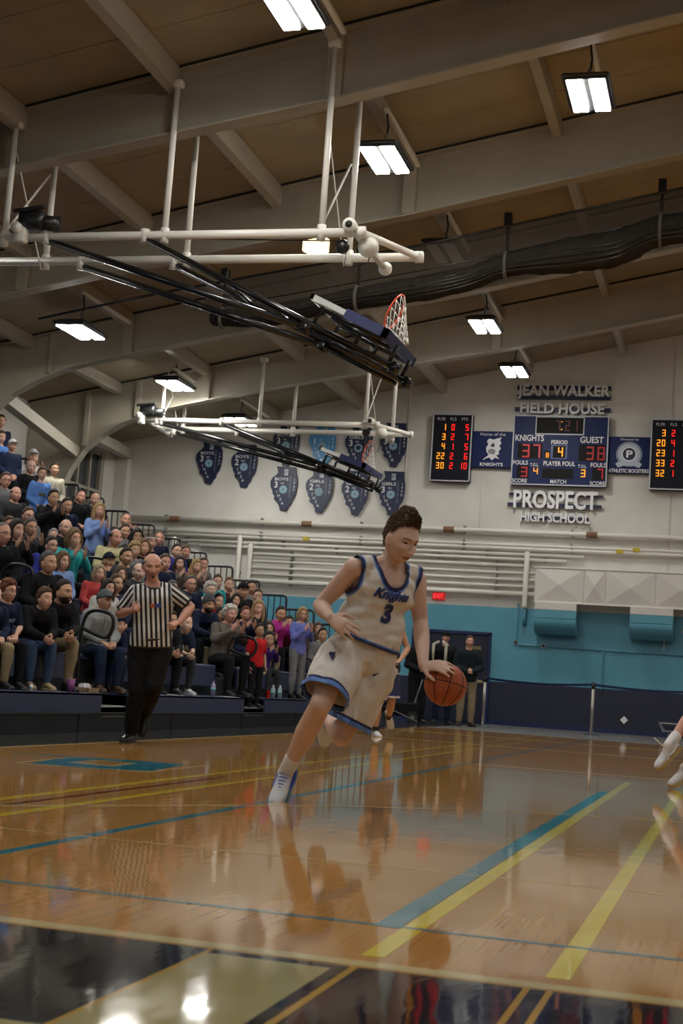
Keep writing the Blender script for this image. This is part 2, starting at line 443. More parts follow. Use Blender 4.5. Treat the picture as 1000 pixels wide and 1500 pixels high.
# ---------------------------------------------------------------- walls
b = MB(); b.prism([(WL - .1, 0), (WR + .1, 0), (WR + .1, roof_z(WR)), (RIDGE, roof_z(RIDGE)), (WL - .1, roof_z(WL))], 'y', WY, WY + .2)
wall_back = struct(b.obj('wall_back', M_WALL, fix=True))
b = MB(); b.prism([(WL - .1, 0), (WR + .1, 0), (WR + .1, roof_z(WR)), (RIDGE, roof_z(RIDGE)), (WL - .1, roof_z(WL))], 'y', NEAR - .2, NEAR)
struct(b.obj('wall_front', M_WALL, fix=True))
b = MB()   # left wall with a window opening
wy0, wy1, wz0, wz1 = 31.1, 33.1, 3.2, 6.15; top = roof_z(WL)
for lo, hi in (((WL - .2, NEAR, 0), (WL, wy0, top)), ((WL - .2, wy1, 0), (WL, WY, top)), ((WL - .2, wy0, 0), (WL, wy1, wz0)), ((WL - .2, wy0, wz1), (WL, wy1, top))): b.box(lo, hi)
wl = struct(b.obj('wall_left', M_WALL))
b = MB(); b.box((WR, NEAR, 0), (WR + .2, WY, roof_z(WR))); struct(b.obj('wall_right', M_WALL))
win = struct(empty('window_1', (WL, wy0, wz0)))
m_glass = mat('dark_night_glass', (.05, .055, .06), .12)
b = MB(); b.box((-.16, 0, 0), (-.14, wy1 - wy0, wz1 - wz0)); b.obj('pane', m_glass, win)
for y in (.0, .62, 1.28, 1.92): b = MB(); b.bbox((-.15, y, 0), (-.04, y + .08, wz1 - wz0), .01); b.obj('mullion', M_BEAM, win)
for z in (.0, .95, 1.9, 2.87): b = MB(); b.bbox((-.14, 0, z), (-.06, wy1 - wy0, z + .08), .01); b.obj('glazing_bar', M_BEAM, win)
# roof: boards between frames
FR = [-1.0, 3.3, 7.6, 11.88, 16.15, 20.42, 24.68, 28.9]
roof = struct(empty('ceiling'))
ys = [NEAR] + FR + [WY]
for side in (0, 1):
    xs = [WL, RIDGE] if side == 0 else [RIDGE, WR]
    nb = 4
    for i in range(len(ys) - 1):
        for k in range(nb):
            y0 = ys[i] + (ys[i + 1] - ys[i]) * k / nb + .006; y1 = ys[i] + (ys[i + 1] - ys[i]) * (k + 1) / nb - .006
            b = MB(); vs = []
            for dz in (0.0, .08):
                for x, y in ((xs[0], y0), (xs[1], y0), (xs[1], y1), (xs[0], y1)): vs.append((x, y, roof_z(x) + dz))
            b.add(vs, [(0,1,2,3),(7,6,5,4),(0,4,5,1),(1,5,6,2),(2,6,7,3),(3,7,4,0)]); b.obj('roof_board', M_ROOF, roof)
b = MB()
for s0, s1 in ((WL, RIDGE), (RIDGE, WR)):
    b.prism([(s0, roof_z(s0) + .09), (s1, roof_z(s1) + .09), (s1, roof_z(s1) + .15), (s0, roof_z(s0) + .15)], 'y', NEAR, WY)
b.obj('roof_deck', M_DARK, roof, fix=True)
# rigid frames
inner = [(-15.0, 0), (-14.85, 4.0), (-14.72, 4.5), (-14.5, 5.05), (-14.2, 5.5), (-13.8, 5.86), (-13.3, 6.14), (-12.6, 6.42), (-11.8, 6.6), (-11.2, 6.72), (-9.5, 7.06), (-5, 7.83), (-1, 8.66), (RIDGE, 9.30)]
mir = [(2 * RIDGE - x, z) for x, z in reversed(inner[:-1])]
inn = inner + mir
xo = WL + .03
ol = [(xo, 0), (xo, 4.0), (xo, 4.8), (xo, 5.6), (xo, 6.2), (xo, roof_z(xo) - .06)] + [(x, roof_z(x) - .06) for x in (-14.5, -13.4, -12.2, -11.3, -9.5, -5, -1, RIDGE)]
outp = ol + [(2 * RIDGE - x, z) for x, z in reversed(ol[:-1])]
for i, Y in enumerate(FR):
    fr = struct(empty('roof_frame', (0, Y, 0)))
    b = MB(); vs = []; fs = []
    for (x, z), (X, Z) in zip(inn, outp):
        for y in (-.011, .011): vs += [(x, y, z), (X, y, Z)]
    n = len(inn)
    for k in range(n - 1):
        a = k * 4; c = a + 4
        fs += [(a, c, c + 1, a + 1), (a + 2, a + 3, c + 3, c + 2), (a, a + 2, c + 2, c), (a + 1, c + 1, c + 3, a + 3)]
    b.add(vs, fs); b.obj('web', M_BEAM, fr, fix=True)
    b = MB()            # inner flange following the curve
    vs = []; fs = []
    for k in range(n):
        p = Vector(inn[k]); t = (Vector(inn[min(k + 1, n - 1)]) - Vector(inn[max(k - 1, 0)])).normalized(); nn = Vector((-t.y, t.x)) * .012
        for y in (-.12, .12):
            for s in (1, -1): vs.append((p.x + nn.x * s, y, p.y + nn.y * s))
    for k in range(n - 1):
        a = k * 4; c = a + 4
        fs += [(a, a + 1, c + 1, c), (a + 2, c + 2, c + 3, a + 3), (a, c, c + 2, a + 2), (a + 1, a + 3, c + 3, c + 1)]
    fs += [(0, 2, 3, 1), (4 * n - 4, 4 * n - 3, 4 * n - 1, 4 * n - 2)]
    b.add(vs, fs); b.obj('inner_flange', M_BEAM, fr, fix=True)
    b = MB(); 
    for s0, s1 in ((WL, RIDGE), (RIDGE, WR)):
        b.prism([(s0, roof_z(s0) - .075), (s1, roof_z(s1) - .075), (s1, roof_z(s1) - .05), (s0, roof_z(s0) - .05)], 'y', -.12, .12)
    b.obj('outer_flange', M_BEAM, fr, fix=True)
    b = MB()
    for s0, s1 in ((WL, RIDGE), (RIDGE, WR)):
        b.prism([(s0, roof_z(s0) - .25), (s1, roof_z(s1) - .25), (s1, roof_z(s1) - .235), (s0, roof_z(s0) - .235)], 'y', -.02, -.010)
    b.obj('web_line', M_BEAM, fr, fix=True)
    b = MB()
    for s0, s1 in ((WL, RIDGE), (RIDGE, WR)):
        b.prism([(s0, roof_z(s0) - .05), (s1, roof_z(s1) - .05), (s1, roof_z(s1) + .0), (s0, roof_z(s0) + .0)], 'y', -.10, -.03)
    b.obj('shadow_gap_strip', M_DARK, fr, fix=True)
    for x in (-11.4, -5.0, 8.1):
        zb = float(np.interp(x if x < RIDGE else 2 * RIDGE - x, [a for a, _ in inner], [c for _, c in inner])); b = MB(); b.bbox((x - .10, -.125, zb + .01), (x + .10, -.012, roof_z(x) - .1), .008); b.obj('flange_brace', M_BEAM, fr)
    for x, z0 in ((-14.2, 5.6), (-13.0, 6.3)):
        b = MB(); b.box((x - .05, -.1, z0), (x + .05, -.01, roof_z(x) - .08)); b.obj('stiffener', M_BEAM, fr)
# purlins: steel beams between the frames
PX = [-13.5, -11.4, -9.27, -7.13, -5.0, -2.8, -.65, 1.5, 3.7, 5.9, 8.1, 10.2]
for x in PX:
    for i in range(len(ys) - 1):
        y0 = ys[i] + .02; y1 = ys[i + 1] - .02; z = roof_z(x); hgt = .34 if abs(x + 7.13) < .1 or abs(x + 9.27) < .1 else .26
        s = .2046 if x < RIDGE else -.2046
        b = MB(); wd = .13
        prof = [(-wd / 2, -.02), (wd / 2, -.02), (wd / 2, -hgt), (-wd / 2, -hgt)]
        b.prism([(x + a, z + c + a * s) for a, c in prof], 'y', y0, y1); struct(b.obj('roof_purlin', M_BEAM, fix=True))
for i in range(len(ys) - 1):
    y0 = ys[i] + .02; y1 = ys[i + 1] - .02
    p, q = ((-14.15, 5.92), (-14.45, 5.45)) if i < len(ys) - 2 else ((-14.25, 5.95), (-15.45, 6.28))
    b = MB(); vs = []
    for (x, z), y in ((p, y0), (q, y1)): vs += [(x - .12, y, z - .12), (x + .12, y, z - .12), (x + .12, y, z + .12), (x - .12, y, z + .12)]
    b.add(vs, [(0, 1, 2, 3), (7, 6, 5, 4), (0, 4, 5, 1), (1, 5, 6, 2), (2, 6, 7, 3), (3, 7, 4, 0)]); struct(b.obj('eave_strut', M_BEAM, fix=True))
# wall columns and trim on the end wall
b = MB(); b.bbox((-5.12, WY - .14, 8.34), (-4.9, WY, roof_z(-5) - .1), .01); struct(b.obj('wall_column', M_WHITE))
b = MB(); b.bbox((WL, WY - .25, 0), (WL + .35, WY, 6.4), .01); struct(b.obj('wall_column', M_WHITE))
b = MB(); b.bbox((-1.58, WY - .03, 2.0), (-1.55, WY, 9.3), .005); struct(b.obj('wall_joint_cover', M_WHITE))
b = MB(); b.box((WL, WY - .02, 0), (WR, WY, .1)); struct(b.obj('baseboard_back', M_NAVY))
# ---------------------------------------------------------------- ceiling lamps
m_led = mat('lit_led_panel', (.9, .9, .9), .5, emit=(1.0, .985, .93), estr=LAMP)
m_ledoff = mat('unlit_led_panel', (.55, .55, .52), .4)
m_house = mat('black_lamp_housing', (.015, .015, .016), .4)
def lamp(x, y, z, label, group, on=True, rail=True):
    t = empty('ceiling_lamp', (x, y, z), 0, label, 'lamp', group)
    b = MB(); b.bbox((-.26, -.5, .02), (.26, .5, .06), .01); b.bbox((-.30, -.53, .045), (.30, .53, .10), .02)
    b.obj('housing', m_house, t)
    for k in range(7):
        b = MB(); b.box((-.24, -.42 + k * .14, .10), (.24, -.40 + k * .14, .14)); b.obj('cooling_fin', m_house, t)
    for s in (-1, 1):
        b = MB(); b.bbox((s * .14 - .095, -.48, .0), (s * .14 + .095, .48, .021), .004); b.obj('led_panel', m_led if on else m_ledoff, t)
    for s in (-1, 1):
        b = MB(); b.tube([(s * .2, -.3, .13), (0, -.02, .30)], .006, 6); b.tube([(s * .2, .3, .13), (0, .02, .30)], .006, 6); b.obj('suspension_wire', M_GREY, t)
    top = roof_z(x) - z - .3
    b = MB(); pts = [(0, 0, .28), (.02, .01, .28 + top * .3), (-.015, 0, .28 + top * .65), (0, 0, top + .02)]; b.tube(pts, .014, 8); b.obj('power_cord', m_house, t)
    b = MB(); b.tube([(0, -.0, .27), (0, 0, .36)], .03, 8); b.obj('hook', M_GREY, t)
    if rail:
        b = MB(); b.bbox((-.035, -.1, top - .03), (.035, 2.0, top + .03), .01); b.obj('mounting_rail', M_PIPE, t)
    return t
LG = 'lamps hung between the roof frames'
lamp(-4.82, 13.75, 7.84, 'lit double-panel ceiling lamp, cut by the top edge above the first white poles', LG)
lamp(-4.84, 18.14, 7.83, 'lit double-panel ceiling lamp hanging just right of the tall white poles', LG)
lamp(-4.81, 22.3, 7.84, 'unlit ceiling lamp seen grey through the rolled divider net', LG, on=False)
lamp(-4.92, 26.9, 7.82, 'lit ceiling lamp on a white rail right of the raised hoop, before the last frame', LG)
lamp(-4.89, 30.7, 7.80, 'small lit ceiling lamp straight above the scoreboard sign, farthest of all', LG)
lamp(-11.26, 22.3, 6.50, 'lit ceiling lamp hanging alone at the left below the black hoop arms', LG)
_g = onY(256, 566, 27.8)
lamp(_g.x, _g.y, _g.z, 'lit ceiling lamp beside the left white pole of the farther hoop frame', LG)
_g = onY(352, 619, 31.2)
lamp(_g.x, _g.y, _g.z, 'lit ceiling lamp half hidden behind the pipes of the farther hoop frame', LG)
lamp(-2.03, 17.5, 8.35, 'lit ceiling lamp hanging from a hook at the upper right below the first frame', LG)
for x, y in ((-4.85, 9.5), (-4.85, 5.2), (-11.25, 17.6), (-11.25, 9.0), (3.0, 2.0), (3.0, 9.0), (3.0, 16.0), (3.0, 23.0), (3.0, 30.5), (10.5, 5.0), (10.5, 14.0), (10.5, 23.0), (10.5, 30.5), (-8, -2.5), (3.0, -4.0)):
    lamp(x, y, roof_z(x) - 1.0, 'double-panel ceiling lamp beyond the edges of the picture', 'ceiling lamps beyond the edges of the picture', rail=False)
# round lamp behind the crossed pipes
t = empty('round_ceiling_lamp', tuple(onY(462, 368, 21.6)), 0, 'round glowing lamp with a ribbed rim behind the white pipe corner', 'lamp')
z0 = t.location.z
b = MB(); n = 28
b.prism([((.19 + (.03 if k % 2 else 0)) * math.cos(2 * PI * k / (2 * n)), (.19 + (.03 if k % 2 else 0)) * math.sin(2 * PI * k / (2 * n))) for k in range(2 * n)], 'z', .0, .2)
b.obj('ribbed_shade', mat('warm_lit_shade', (.8, .7, .5), .5, emit=(1, .86, .5), estr=1.6), t, fix=True)
b = MB(); b.ell((0, 0, -.02), (.14, .14, .1)); b.obj('bulb', mat('warm_bulb', (.9, .9, .8), .4, emit=(1, .97, .8), estr=6), t, smooth=True)
b = MB(); b.tube([(0, 0, .2), (0, 0, .34)], .09, 12, flat=True); b.tube([(0, 0, .34), (0, 0, roof_z(t.location.x) - z0 - .3)], .012, 6); b.obj('ballast', m_house, t)

# ---------------------------------------------------------------- ceiling hung hoops
m_arm = mat('black_gloss_tube', (.008, .008, .009), .22, spec=.6)
m_glassb = bpy.data.materials.new('backboard_glass'); m_glassb.use_nodes = True
_b = m_glassb.node_tree.nodes['Principled BSDF']; _b.inputs['Base Color'].default_value = (.5, .58, .55, 1); _b.inputs['Roughness'].default_value = .08; _b.inputs['Alpha'].default_value = .45
m_frame = mat('silver_board_frame', (.62, .62, .60), .3, .3)
m_pad = mat('navy_board_padding', (.02, .025, .11), .5)
m_rim = mat('orange_rim', (.75, .07, .015), .35)
m_net = mat('white_net_cord', (.75, .74, .70), .8)
def hoop(label, Y0, Y1, zp, xA, xB, end, front_poles, back_poles, x0, x1, motor_x):
    ox = xB
    t = empty('ceiling_hoop', (ox, (Y0 + Y1) / 2, zp), 0, label, 'basketball hoop')
    O = Vector(t.location)
    def part(name, b, m, par=t, smooth=True, fix=False): 
        b.v = [tuple(Vector(q) - O) for q in b.v]; return b.obj(name, m, par, smooth=smooth, fix=fix)
    for Y, xa, xb, nm in ((Y0, x0, x1 - .5, 0), (Y1, x0 + .1, x1, 0)):
        b = MB(); b.tube([(xa, Y, zp + .02), (xb, Y, zp)], .057, 14, flat=True); part('cross_pipe', b, M_PIPE)
        for x in (xa, xb): b = MB(); b.tube([(x - .05, Y, zp), (x + .05, Y, zp)], .075, 14, flat=True); part('pipe_coupling', b, M_PIPE)
    for x in (x1 - .62, x0 + .05):
        b = MB(); b.tube([(x, Y0 - .12, zp + .06), (x + .12, Y1 + .25, zp - .05)], .05, 12, flat=True); part('end_pipe', b, M_PIPE)
        b = MB(); b.tube([(x, Y0 - .14, zp + .06), (x + .003, Y0 - .02, zp + .055)], .085, 14, flat=True); part('clamp', b, M_PIPE)
        b = MB(); b.tube([(x, Y0 - .15, zp + .06), (x, Y0 - .135, zp + .06)], .045, 12, flat=True); part('pipe_bore', b, M_BLKM)
        b = MB(); b.ell((x + .12, Y1 + .27, zp - .06), (.09, .09, .09)); part('clamp', b, M_PIPE)
    b = MB(); b.tube([(x1 - .5, Y0, zp), (x1, Y1, zp)], .045, 12, flat=True); part('end_brace', b, M_PIPE)
    for Y, ps in ((Y0, front_poles), (Y1, back_poles)):
        for x in ps:
            b = MB(); zt = roof_z(x) - .28; b.tube([(x, Y, zp - .07), (x, Y, zt)], .04, 12, flat=True); part('hanger_pole', b, M_PIPE)
            b = MB(); b.tube([(x, Y, zp - .09), (x, Y, zp + .1)], .055, 12, flat=True); part('pole_collar', b, M_PIPE); b = MB(); b.bbox((x - .08, Y - .06, zt - .05), (x + .08, Y + .06, zt + .04), .01); part('pole_bracket', b, M_PIPE)
    for x in (front_poles[-1], front_poles[0]):
        b = MB(); b.tube([(x, Y0, zp + .1), (x + .02, Y1, zp + 1.25)], .016, 8); part('diagonal_brace', b, M_PIPE)
        b = MB(); b.tube([(x, Y0, zp + 1.3), (x + .02, Y1, zp - .1)], .010, 8); part('diagonal_brace', b, M_PIPE)
    # swinging mast: two pairs of tubes, hinged on the cross pipes
    ex, ez = end; dx, dz = ex - xB, ez - zp; Ln = math.hypot(dx, dz); u = Vector((dx / Ln, 0, dz / Ln)); nrm = Vector((-u.z, 0, u.x))
    hB = [Vector((xB, Y0, zp - .03)), Vector((xB, Y1, zp - .06))]; hA = [Vector((xA, Y0, zp - .03)), Vector((xA, Y1, zp - .06))]
    Ym = (Y0 + Y1) / 2
    for k, h in enumerate(hB):
        e = h + u * Ln
        e.y = Ym + (-.33 if k == 0 else .33)
        b = MB(); b.tube([h, e], .044, 12, flat=True); part('mast_tube', b, m_arm)
        b = MB(); b.tube([e - u * .06, e + u * .05], .07, 12, flat=True); part('tube_end_clamp', b, m_arm)
        b = MB(); b.tube([h + Vector((0, 0, .12)), h - Vector((0, 0, .05))], .06, 12, flat=True); part('hinge', b, M_PIPE)
    for k, h in enumerate(hA):
        e = Vector((xA, h.y, h.z)) + u * (Ln * .99) - nrm * .0
        e = hB[k] + u * (Ln * .66) - nrm * .07; e.y = Ym + (-.40 if k == 0 else .40)
        b = MB(); b.tube([h, e], .044, 12, flat=True); part('brace_tube', b, m_arm)
        b = MB(); b.tube([e - u * .05, e + u * .09], .065, 12, flat=True); part('tube_end_clamp', b, m_arm)
        b = MB(); b.tube([h + Vector((0, 0, .12)), h - Vector((0, 0, .05))], .06, 12, flat=True); part('hinge', b, M_PIPE)
        g = hB[k] + u * (Ln * .96) - nrm * .07; g.y = e.y
        b = MB(); b.tube([e, g], .03, 12, flat=True); part('link_tube', b, m_arm)
    for s in (.35, .52, .68, .84, .97):
        a = hB[0] + u * (Ln * s); c = hB[1] + u * (Ln * s); a.y = Y0 + (Ym - .33 - Y0) * s; c.y = Y1 + (Ym + .33 - Y1) * s
        b = MB(); b.tube([a, c], .03, 10, flat=True); part('cross_tube', b, m_arm)
        if s > .6:
            b = MB(); b.tube([a, a + nrm * .26], .026, 10, flat=True); part('standoff', b, m_arm); b = MB(); b.tube([c, c + nrm * .26], .026, 10, flat=True); part('standoff', b, m_arm)
    # backboard: glass sheet in a frame, its playing face turned up
    C0 = hB[0] + u * (Ln * .99 - 1.22) + nrm * .26; C0.y = 0
    bw, bh = 1.40, 1.07; Y_a = Ym - bw / 2
    def bp(s, y, h): return Vector((C0.x, Y_a + y, C0.z)) + u * s + nrm * h
    def slab(s0, s1, y0, y1, h0, h1):
        b = MB(); q = [bp(s, y, h) for h in (h0, h1) for s, y in ((s0, y0), (s1, y0), (s1, y1), (s0, y1))]
        b.add(q, [(0,3,2,1),(4,5,6,7),(0,1,5,4),(1,2,6,5),(2,3,7,6),(3,0,4,7)]); return b
    bb = part('backboard', slab(.03, bh - .03, .03, bw - .03, .01, .022), m_glassb, smooth=False)
    for a in ((0, bh, 0, .045), (0, bh, bw - .045, bw), (0, .045, 0, bw), (bh - .045, bh, 0, bw)):
        part('board_frame', slab(*a, -.02, .05), m_frame, bb, smooth=False)
    for a in ((.50, bh + .03, -.03, .05), (.50, bh + .03, bw - .05, bw + .03), (bh - .05, bh + .03, -.03, bw + .03)):
        part('edge_padding', slab(*a, -.05, .07), m_pad, bb, smooth=False)
    for a in ((bh - .60, bh - .55, .40, 1.0), (bh - .15, bh - .10, .40, 1.0), (bh - .60, bh - .10, .40, .45), (bh - .60, bh - .10, .95, 1.0)):
        part('target_square', slab(*a, .023, .025), M_LETTER, bb, smooth=False)
    for y in (.25, .70, 1.15):
        b = MB(); b.tube([bp(.1, y, -.04), bp(bh - .1, y, -.04)], .028, 10, flat=True); part('board_rail', b, m_arm, bb)
    # rim and net
    rc = bp(bh - .28, bw / 2, .15 + .23)
    rim = MB(); pts = [rc + Vector((0, 1, 0)) * (.23 * math.cos(a)) + nrm * (.23 * math.sin(a)) for a in [2 * PI * k / 32 for k in range(32)]]
    rim.tube(pts, .012, 8, closed=True); rm = part('rim', rim, m_rim)
    b = MB(); 
    for y in (-.10, .10): b.tube([bp(bh - .26, bw / 2 + y, .02), bp(bh - .28, bw / 2 + y * .9, .18)], .014, 8)
    part('rim_bracket', b, m_rim, rm)
    part('rim_plate', slab(bh - .36, bh - .14, bw / 2 - .12, bw / 2 + .12, .02, .04), m_rim, rm, smooth=False)
    b = MB(); n = 12; rows = 6
    # slack net hangs straight down from the tipped rim
    def np_(k, r):
        a = 2 * PI * (k + .5 * (r % 2)) / n; f = r / rows
        p = rc + Vector((0, 1, 0)) * (.228 * math.cos(a)) + nrm * (.228 * math.sin(a)) + u * .012
        tgt = rc + Vector((0.0, math.cos(a) * .09, -.40)) + Vector((.10 * math.sin(a) + .10, 0, 0))
        q = p.lerp(tgt, f) ; q.z -= .05 * math.sin(f * PI); return q
    for r in range(rows):
        for k in range(n):
            a = np_(k, r)
            for dk in ((0, -1) if r % 2 == 0 else (0, 1)):
                b.tube([a, np_((k + dk) % n, r + 1)], .0055, 5, cap=False)
    nt_ = part('net', b, m_net, rm)
    # electric winch and drum
    b = MB(); b.bbox((motor_x - .22, Y0 - .2, zp + .1), (motor_x + .12, Y0 + .1, zp + .32), .03); b.tube([(motor_x - .1, Y0 - .05, zp + .2), (motor_x + .3, Y0 - .05, zp + .17)], .10, 14, flat=True)
    b.tube([(motor_x - .25, Y0 - .22, zp + .3), (motor_x + .15, Y0 - .22, zp + .34)], .03, 8)
    wch = part('winch', b, M_BLACKP)
    b = MB(); b.tube([(motor_x - .2, Y0 - .26, zp + .08), (motor_x - .2, Y0 - .1, zp + .08)], .07, 14, flat=True); b.bbox((motor_x - .26, Y0 - .18, zp - .1), (motor_x - .1, Y0 - .06, zp + .1), .02); part('winch_bracket', b, M_PIPE, wch)
    b = MB(); c = Vector((x1 - .45, Y0 + .2, zp - .12)); b.ell(c, (.13, .16, .13)); dr = part('cable_drum', b, M_PIPE)
    b = MB(); b.ell(c + Vector((-.3, -.1, -.02)), (.09, .07, .09)); part('pulley', b, M_BLACKP, dr)
    b = MB(); b.tube([(xB, Y0, zp - .02), c + Vector((-.3, -.1, .05))], .008, 6); part('lift_cable', b, M_BLACKP, dr)
    b = MB(); b.tube([c + Vector((-.25, -.1, -.08)), c + Vector((-.27, -.1, -.5))], .006, 6); b.tube([c + Vector((.03, 0, -.1)), c + Vector((-.05, 0, -.42))], .008, 6); part('hanging_cord', b, M_BLACKP, dr)
    return t
hoop('nearer raised basketball hoop on long black arms under the white pipe frame', 16.0, 17.0, 6.10, -8.67, -7.32, (-4.0, 4.50), (-9.28, -7.05, -5.0), (-9.2, -7.15, -4.92), -10.6, -4.0, -8.8)
hoop('farther raised basketball hoop in front of the state-shaped banners', 28.4, 29.4, 6.12, -12.3, -10.80, (-7.42, 4.93), (-12.2, -9.95, -7.6), (-12.1, -9.5, -7.25), -12.7, -6.85, -12.45)

# ---------------------------------------------------------------- rolled divider net under the second frame
CY_ = 21.2
m_roll = mat('dark_rolled_netting', (.03, .025, .02), .9, bump=.8, bscale=25, var=.3, vscale=10, spec=.1)
m_veil = bpy.data.materials.new('sheer_black_netting'); m_veil.use_nodes = True
_n = m_veil.node_tree; _p = _n.nodes['Principled BSDF']; _p.inputs['Base Color'].default_value = (.07, .058, .045, 1); _p.inputs['Alpha'].default_value = .5; _p.inputs['Roughness'].default_value = .9
cur = empty('divider_net', (-8.1, CY_, 6.5), 0, 'long dark netting curtain rolled up and sagging below the second roof frame', 'divider curtain')
O = Vector(cur.location)
def cpart(name, b, m, par=cur, smooth=True):
    b.v = [tuple(Vector(q) - O) for q in b.v]; return b.obj(name, m, par, smooth=smooth)
rl = [(-8.3, 6.46, .13), (-7.4, 6.50, .17), (-6.3, 6.72, .16), (-5.0, 6.92, .2), (-4.2, 7.08, .19), (-3.55, 7.30, .18), (-2.6, 7.44, .27), (-1.9, 7.55, .27), (-1.3, 7.80, .23), (-.2, 7.90, .27), (1.0, 8.15, .24), (2.3, 8.35, .27), (4.5, 8.1, .25), (7, 7.6, .25), (10, 7.0, .25)]
b = MB(); 
def dense(l, k=6):
    out = []
    for i in range(len(l) - 1):
        p0 = l[max(i - 1, 0)]; p1 = l[i]; p2 = l[i + 1]; p3 = l[min(i + 2, len(l) - 1)]
        for j in range(k):
            t = j / k; out.append(tuple(.5 * ((2 * p1[c]) + (-p0[c] + p2[c]) * t + (2 * p0[c] - 5 * p1[c] + 4 * p2[c] - p3[c]) * t * t + (-p0[c] + 3 * p1[c] - 3 * p2[c] + p3[c]) * t ** 3) for c in range(len(p1))))
    return out + [tuple(l[-1])]
dl = dense(rl, 8)
b.tube([(x, CY_, z) for x, z, r in dl], [r + .02 * noise.noise(Vector((x * 5, 0, 0))) for x, z, r in dl], 18)
b.v = [tuple(Vector(q) + Vector((0, .03 * noise.noise(Vector((q[0] * 3, q[1] * 25, q[2] * 25))), .03 * noise.noise(Vector((q[0] * 3, q[1] * 25 + 7, q[2] * 25)))))) for q in b.v]
cpart('net_roll', b, m_roll)
b = MB()
for k in range(7):
    b.tube([(x, CY_ + r * 1.02 * math.cos(PI + (k - 3) * .3 + .3), z + r * 1.02 * math.sin((k - 3) * .3 + .0)) for x, z, r in dl], .008, 5)
cpart('net_fold', b, m_arm)
def zin(x):
    xs = [p[0] for p in inner]; zs = [p[1] for p in inner]
    return float(np.interp(x, xs, zs)) if x < RIDGE else float(np.interp(2 * RIDGE - x, xs, zs))
b = MB(); vs = []; xsv = [(-8.2 + k * .3) for k in range(62)]
for x in xsv:
    zr = float(np.interp(x, [a[0] for a in rl], [a[1] for a in rl])); zt = zin(x) - .2 if x < 2 else zin(x) - .2
    zt = min(zt, zin(x) - .18); vs += [(x, CY_ - .005, zr), (x, CY_ - .005, zt), (x, CY_ + .005, zr), (x, CY_ + .005, zt)]
fs = []
for k in range(len(xsv) - 1):
    a = 4 * k; c = a + 4; fs += [(a, c, c + 1, a + 1), (a + 2, a + 3, c + 3, c + 2)]
b.add(vs, fs); cpart('hanging_net', b, m_veil, smooth=False)
b = MB(); b.tube([(x, CY_, zin(x) - .2) for x in np.linspace(-11.5, 10, 50)], .022, 8); cpart('head_pipe', b, m_arm)
b = MB(); b.tube([(x, CY_, zin(x) - .62) for x in np.linspace(-8.2, 10, 50)], .012, 6); cpart('head_rope', b, m_arm)
for x in (-8.2, -5.95, -3.6, -1.28, 1.0, 3.3, 5.6):
    zr = float(np.interp(x, [a[0] for a in rl], [a[1] for a in rl])); r = float(np.interp(x, [a[0] for a in rl], [a[2] for a in rl]))
    b = MB(); b.box((x - .025, CY_ - .01, zr), (x + .025, CY_ + .01, zin(x) - .1)); st = cpart('lift_strap', b, m_roll, smooth=False)
    b = MB(); b.tube([(x, CY_ + (r + .02) * math.cos(a), zr + (r + .02) * math.sin(a)) for a in np.linspace(0, 2 * PI, 20, endpoint=False)], .03, 6, closed=True)
    cpart('strap_loop', b, mat('grey_webbing', (.10, .09, .08), .8), st)
    b = MB(); b.bbox((x - .06, CY_ - .08, zin(x) - .24), (x + .06, CY_ + .08, zin(x) + .0), .015); cpart('hanger_bracket', b, m_arm, st, smooth=False)
# ---------------------------------------------------------------- far wall: pipes
def hpipe(x0, x1, z, r, y=33.86, name='wall_pipe', brackets=True, label=None, group='white pipes along the far wall'):
    t = empty(name, (x0, y, z), 0, label, 'pipe', group)
    b = MB(); b.tube([(0, 0, 0), (x1 - x0, 0, 0)], r, 12, flat=True); b.obj('pipe_run', M_PIPE, t, smooth=True)
    x = 1.0
    while brackets and x < x1 - x0:
        b = MB(); b.box((x - .02, -.0, -r - .02), (x + .02, WY - y, r + .05)); b.box((x - .015, -r - .01, r), (x + .015, .0, r + .05)); b.obj('pipe_clip', M_GREY, t); x += 2.6
    return t
hpipe(-15.2, 9, 4.62, .055, label='topmost of the long white pipes, with brown bands, under the sign')
hpipe(-15.2, 9, 4.30, .032, label='long white pipe second from the top below the banded one')
hpipe(-15.2, 9, 4.215, .032, label='long white pipe third from the top with yellow tags')
hpipe(-14.6, -3.5, 4.08, .036, label='long white pipe fourth from the top ending in a cap right of the post')
hpipe(-13.2, -3.9, 3.965, .036, label='long white pipe fifth from the top, ending above the quilted box')
low = [(3.81, .040), (3.63, .034), (3.47, .034), (3.31, .034), (3.13, .060)]
wd = ['uppermost of the five lower white pipes beside the post', 'second of the five lower white pipes beside the post', 'middle of the five lower white pipes beside the post', 'fourth of the five lower white pipes beside the post', 'lowest and thickest white pipe, just over the turquoise paint']
for (z, r), l in zip(low, wd): hpipe(-11.75, -4.3 if z < 3.7 else -4.9, z, r, label=l)
for k, (x, z0, z1, l) in enumerate(((-12.12, 3.0, 4.2, 'left upright white pipe behind the bleacher rails'), (-11.82, 2.95, 4.0, 'right upright white pipe behind the bleacher rails'), (-4.83, 2.85, 4.10, 'upright white pipe left of the quilted wall box'), (-13.9, 3.2, 4.1, 'short upright white pipe nearest the bleachers'))):
    t = empty('upright_pipe', (x, 33.80, z0), 0, l, 'pipe', 'white pipes along the far wall')
    b = MB(); b.tube([(0, 0, 0), (0, 0, z1 - z0)], .065, 14); b.obj('pipe_run', M_PIPE, t, smooth=True)
    b = MB(); b.box((-.03, 0, .3), (.03, .2, .36)); b.obj('pipe_clip', M_GREY, t)
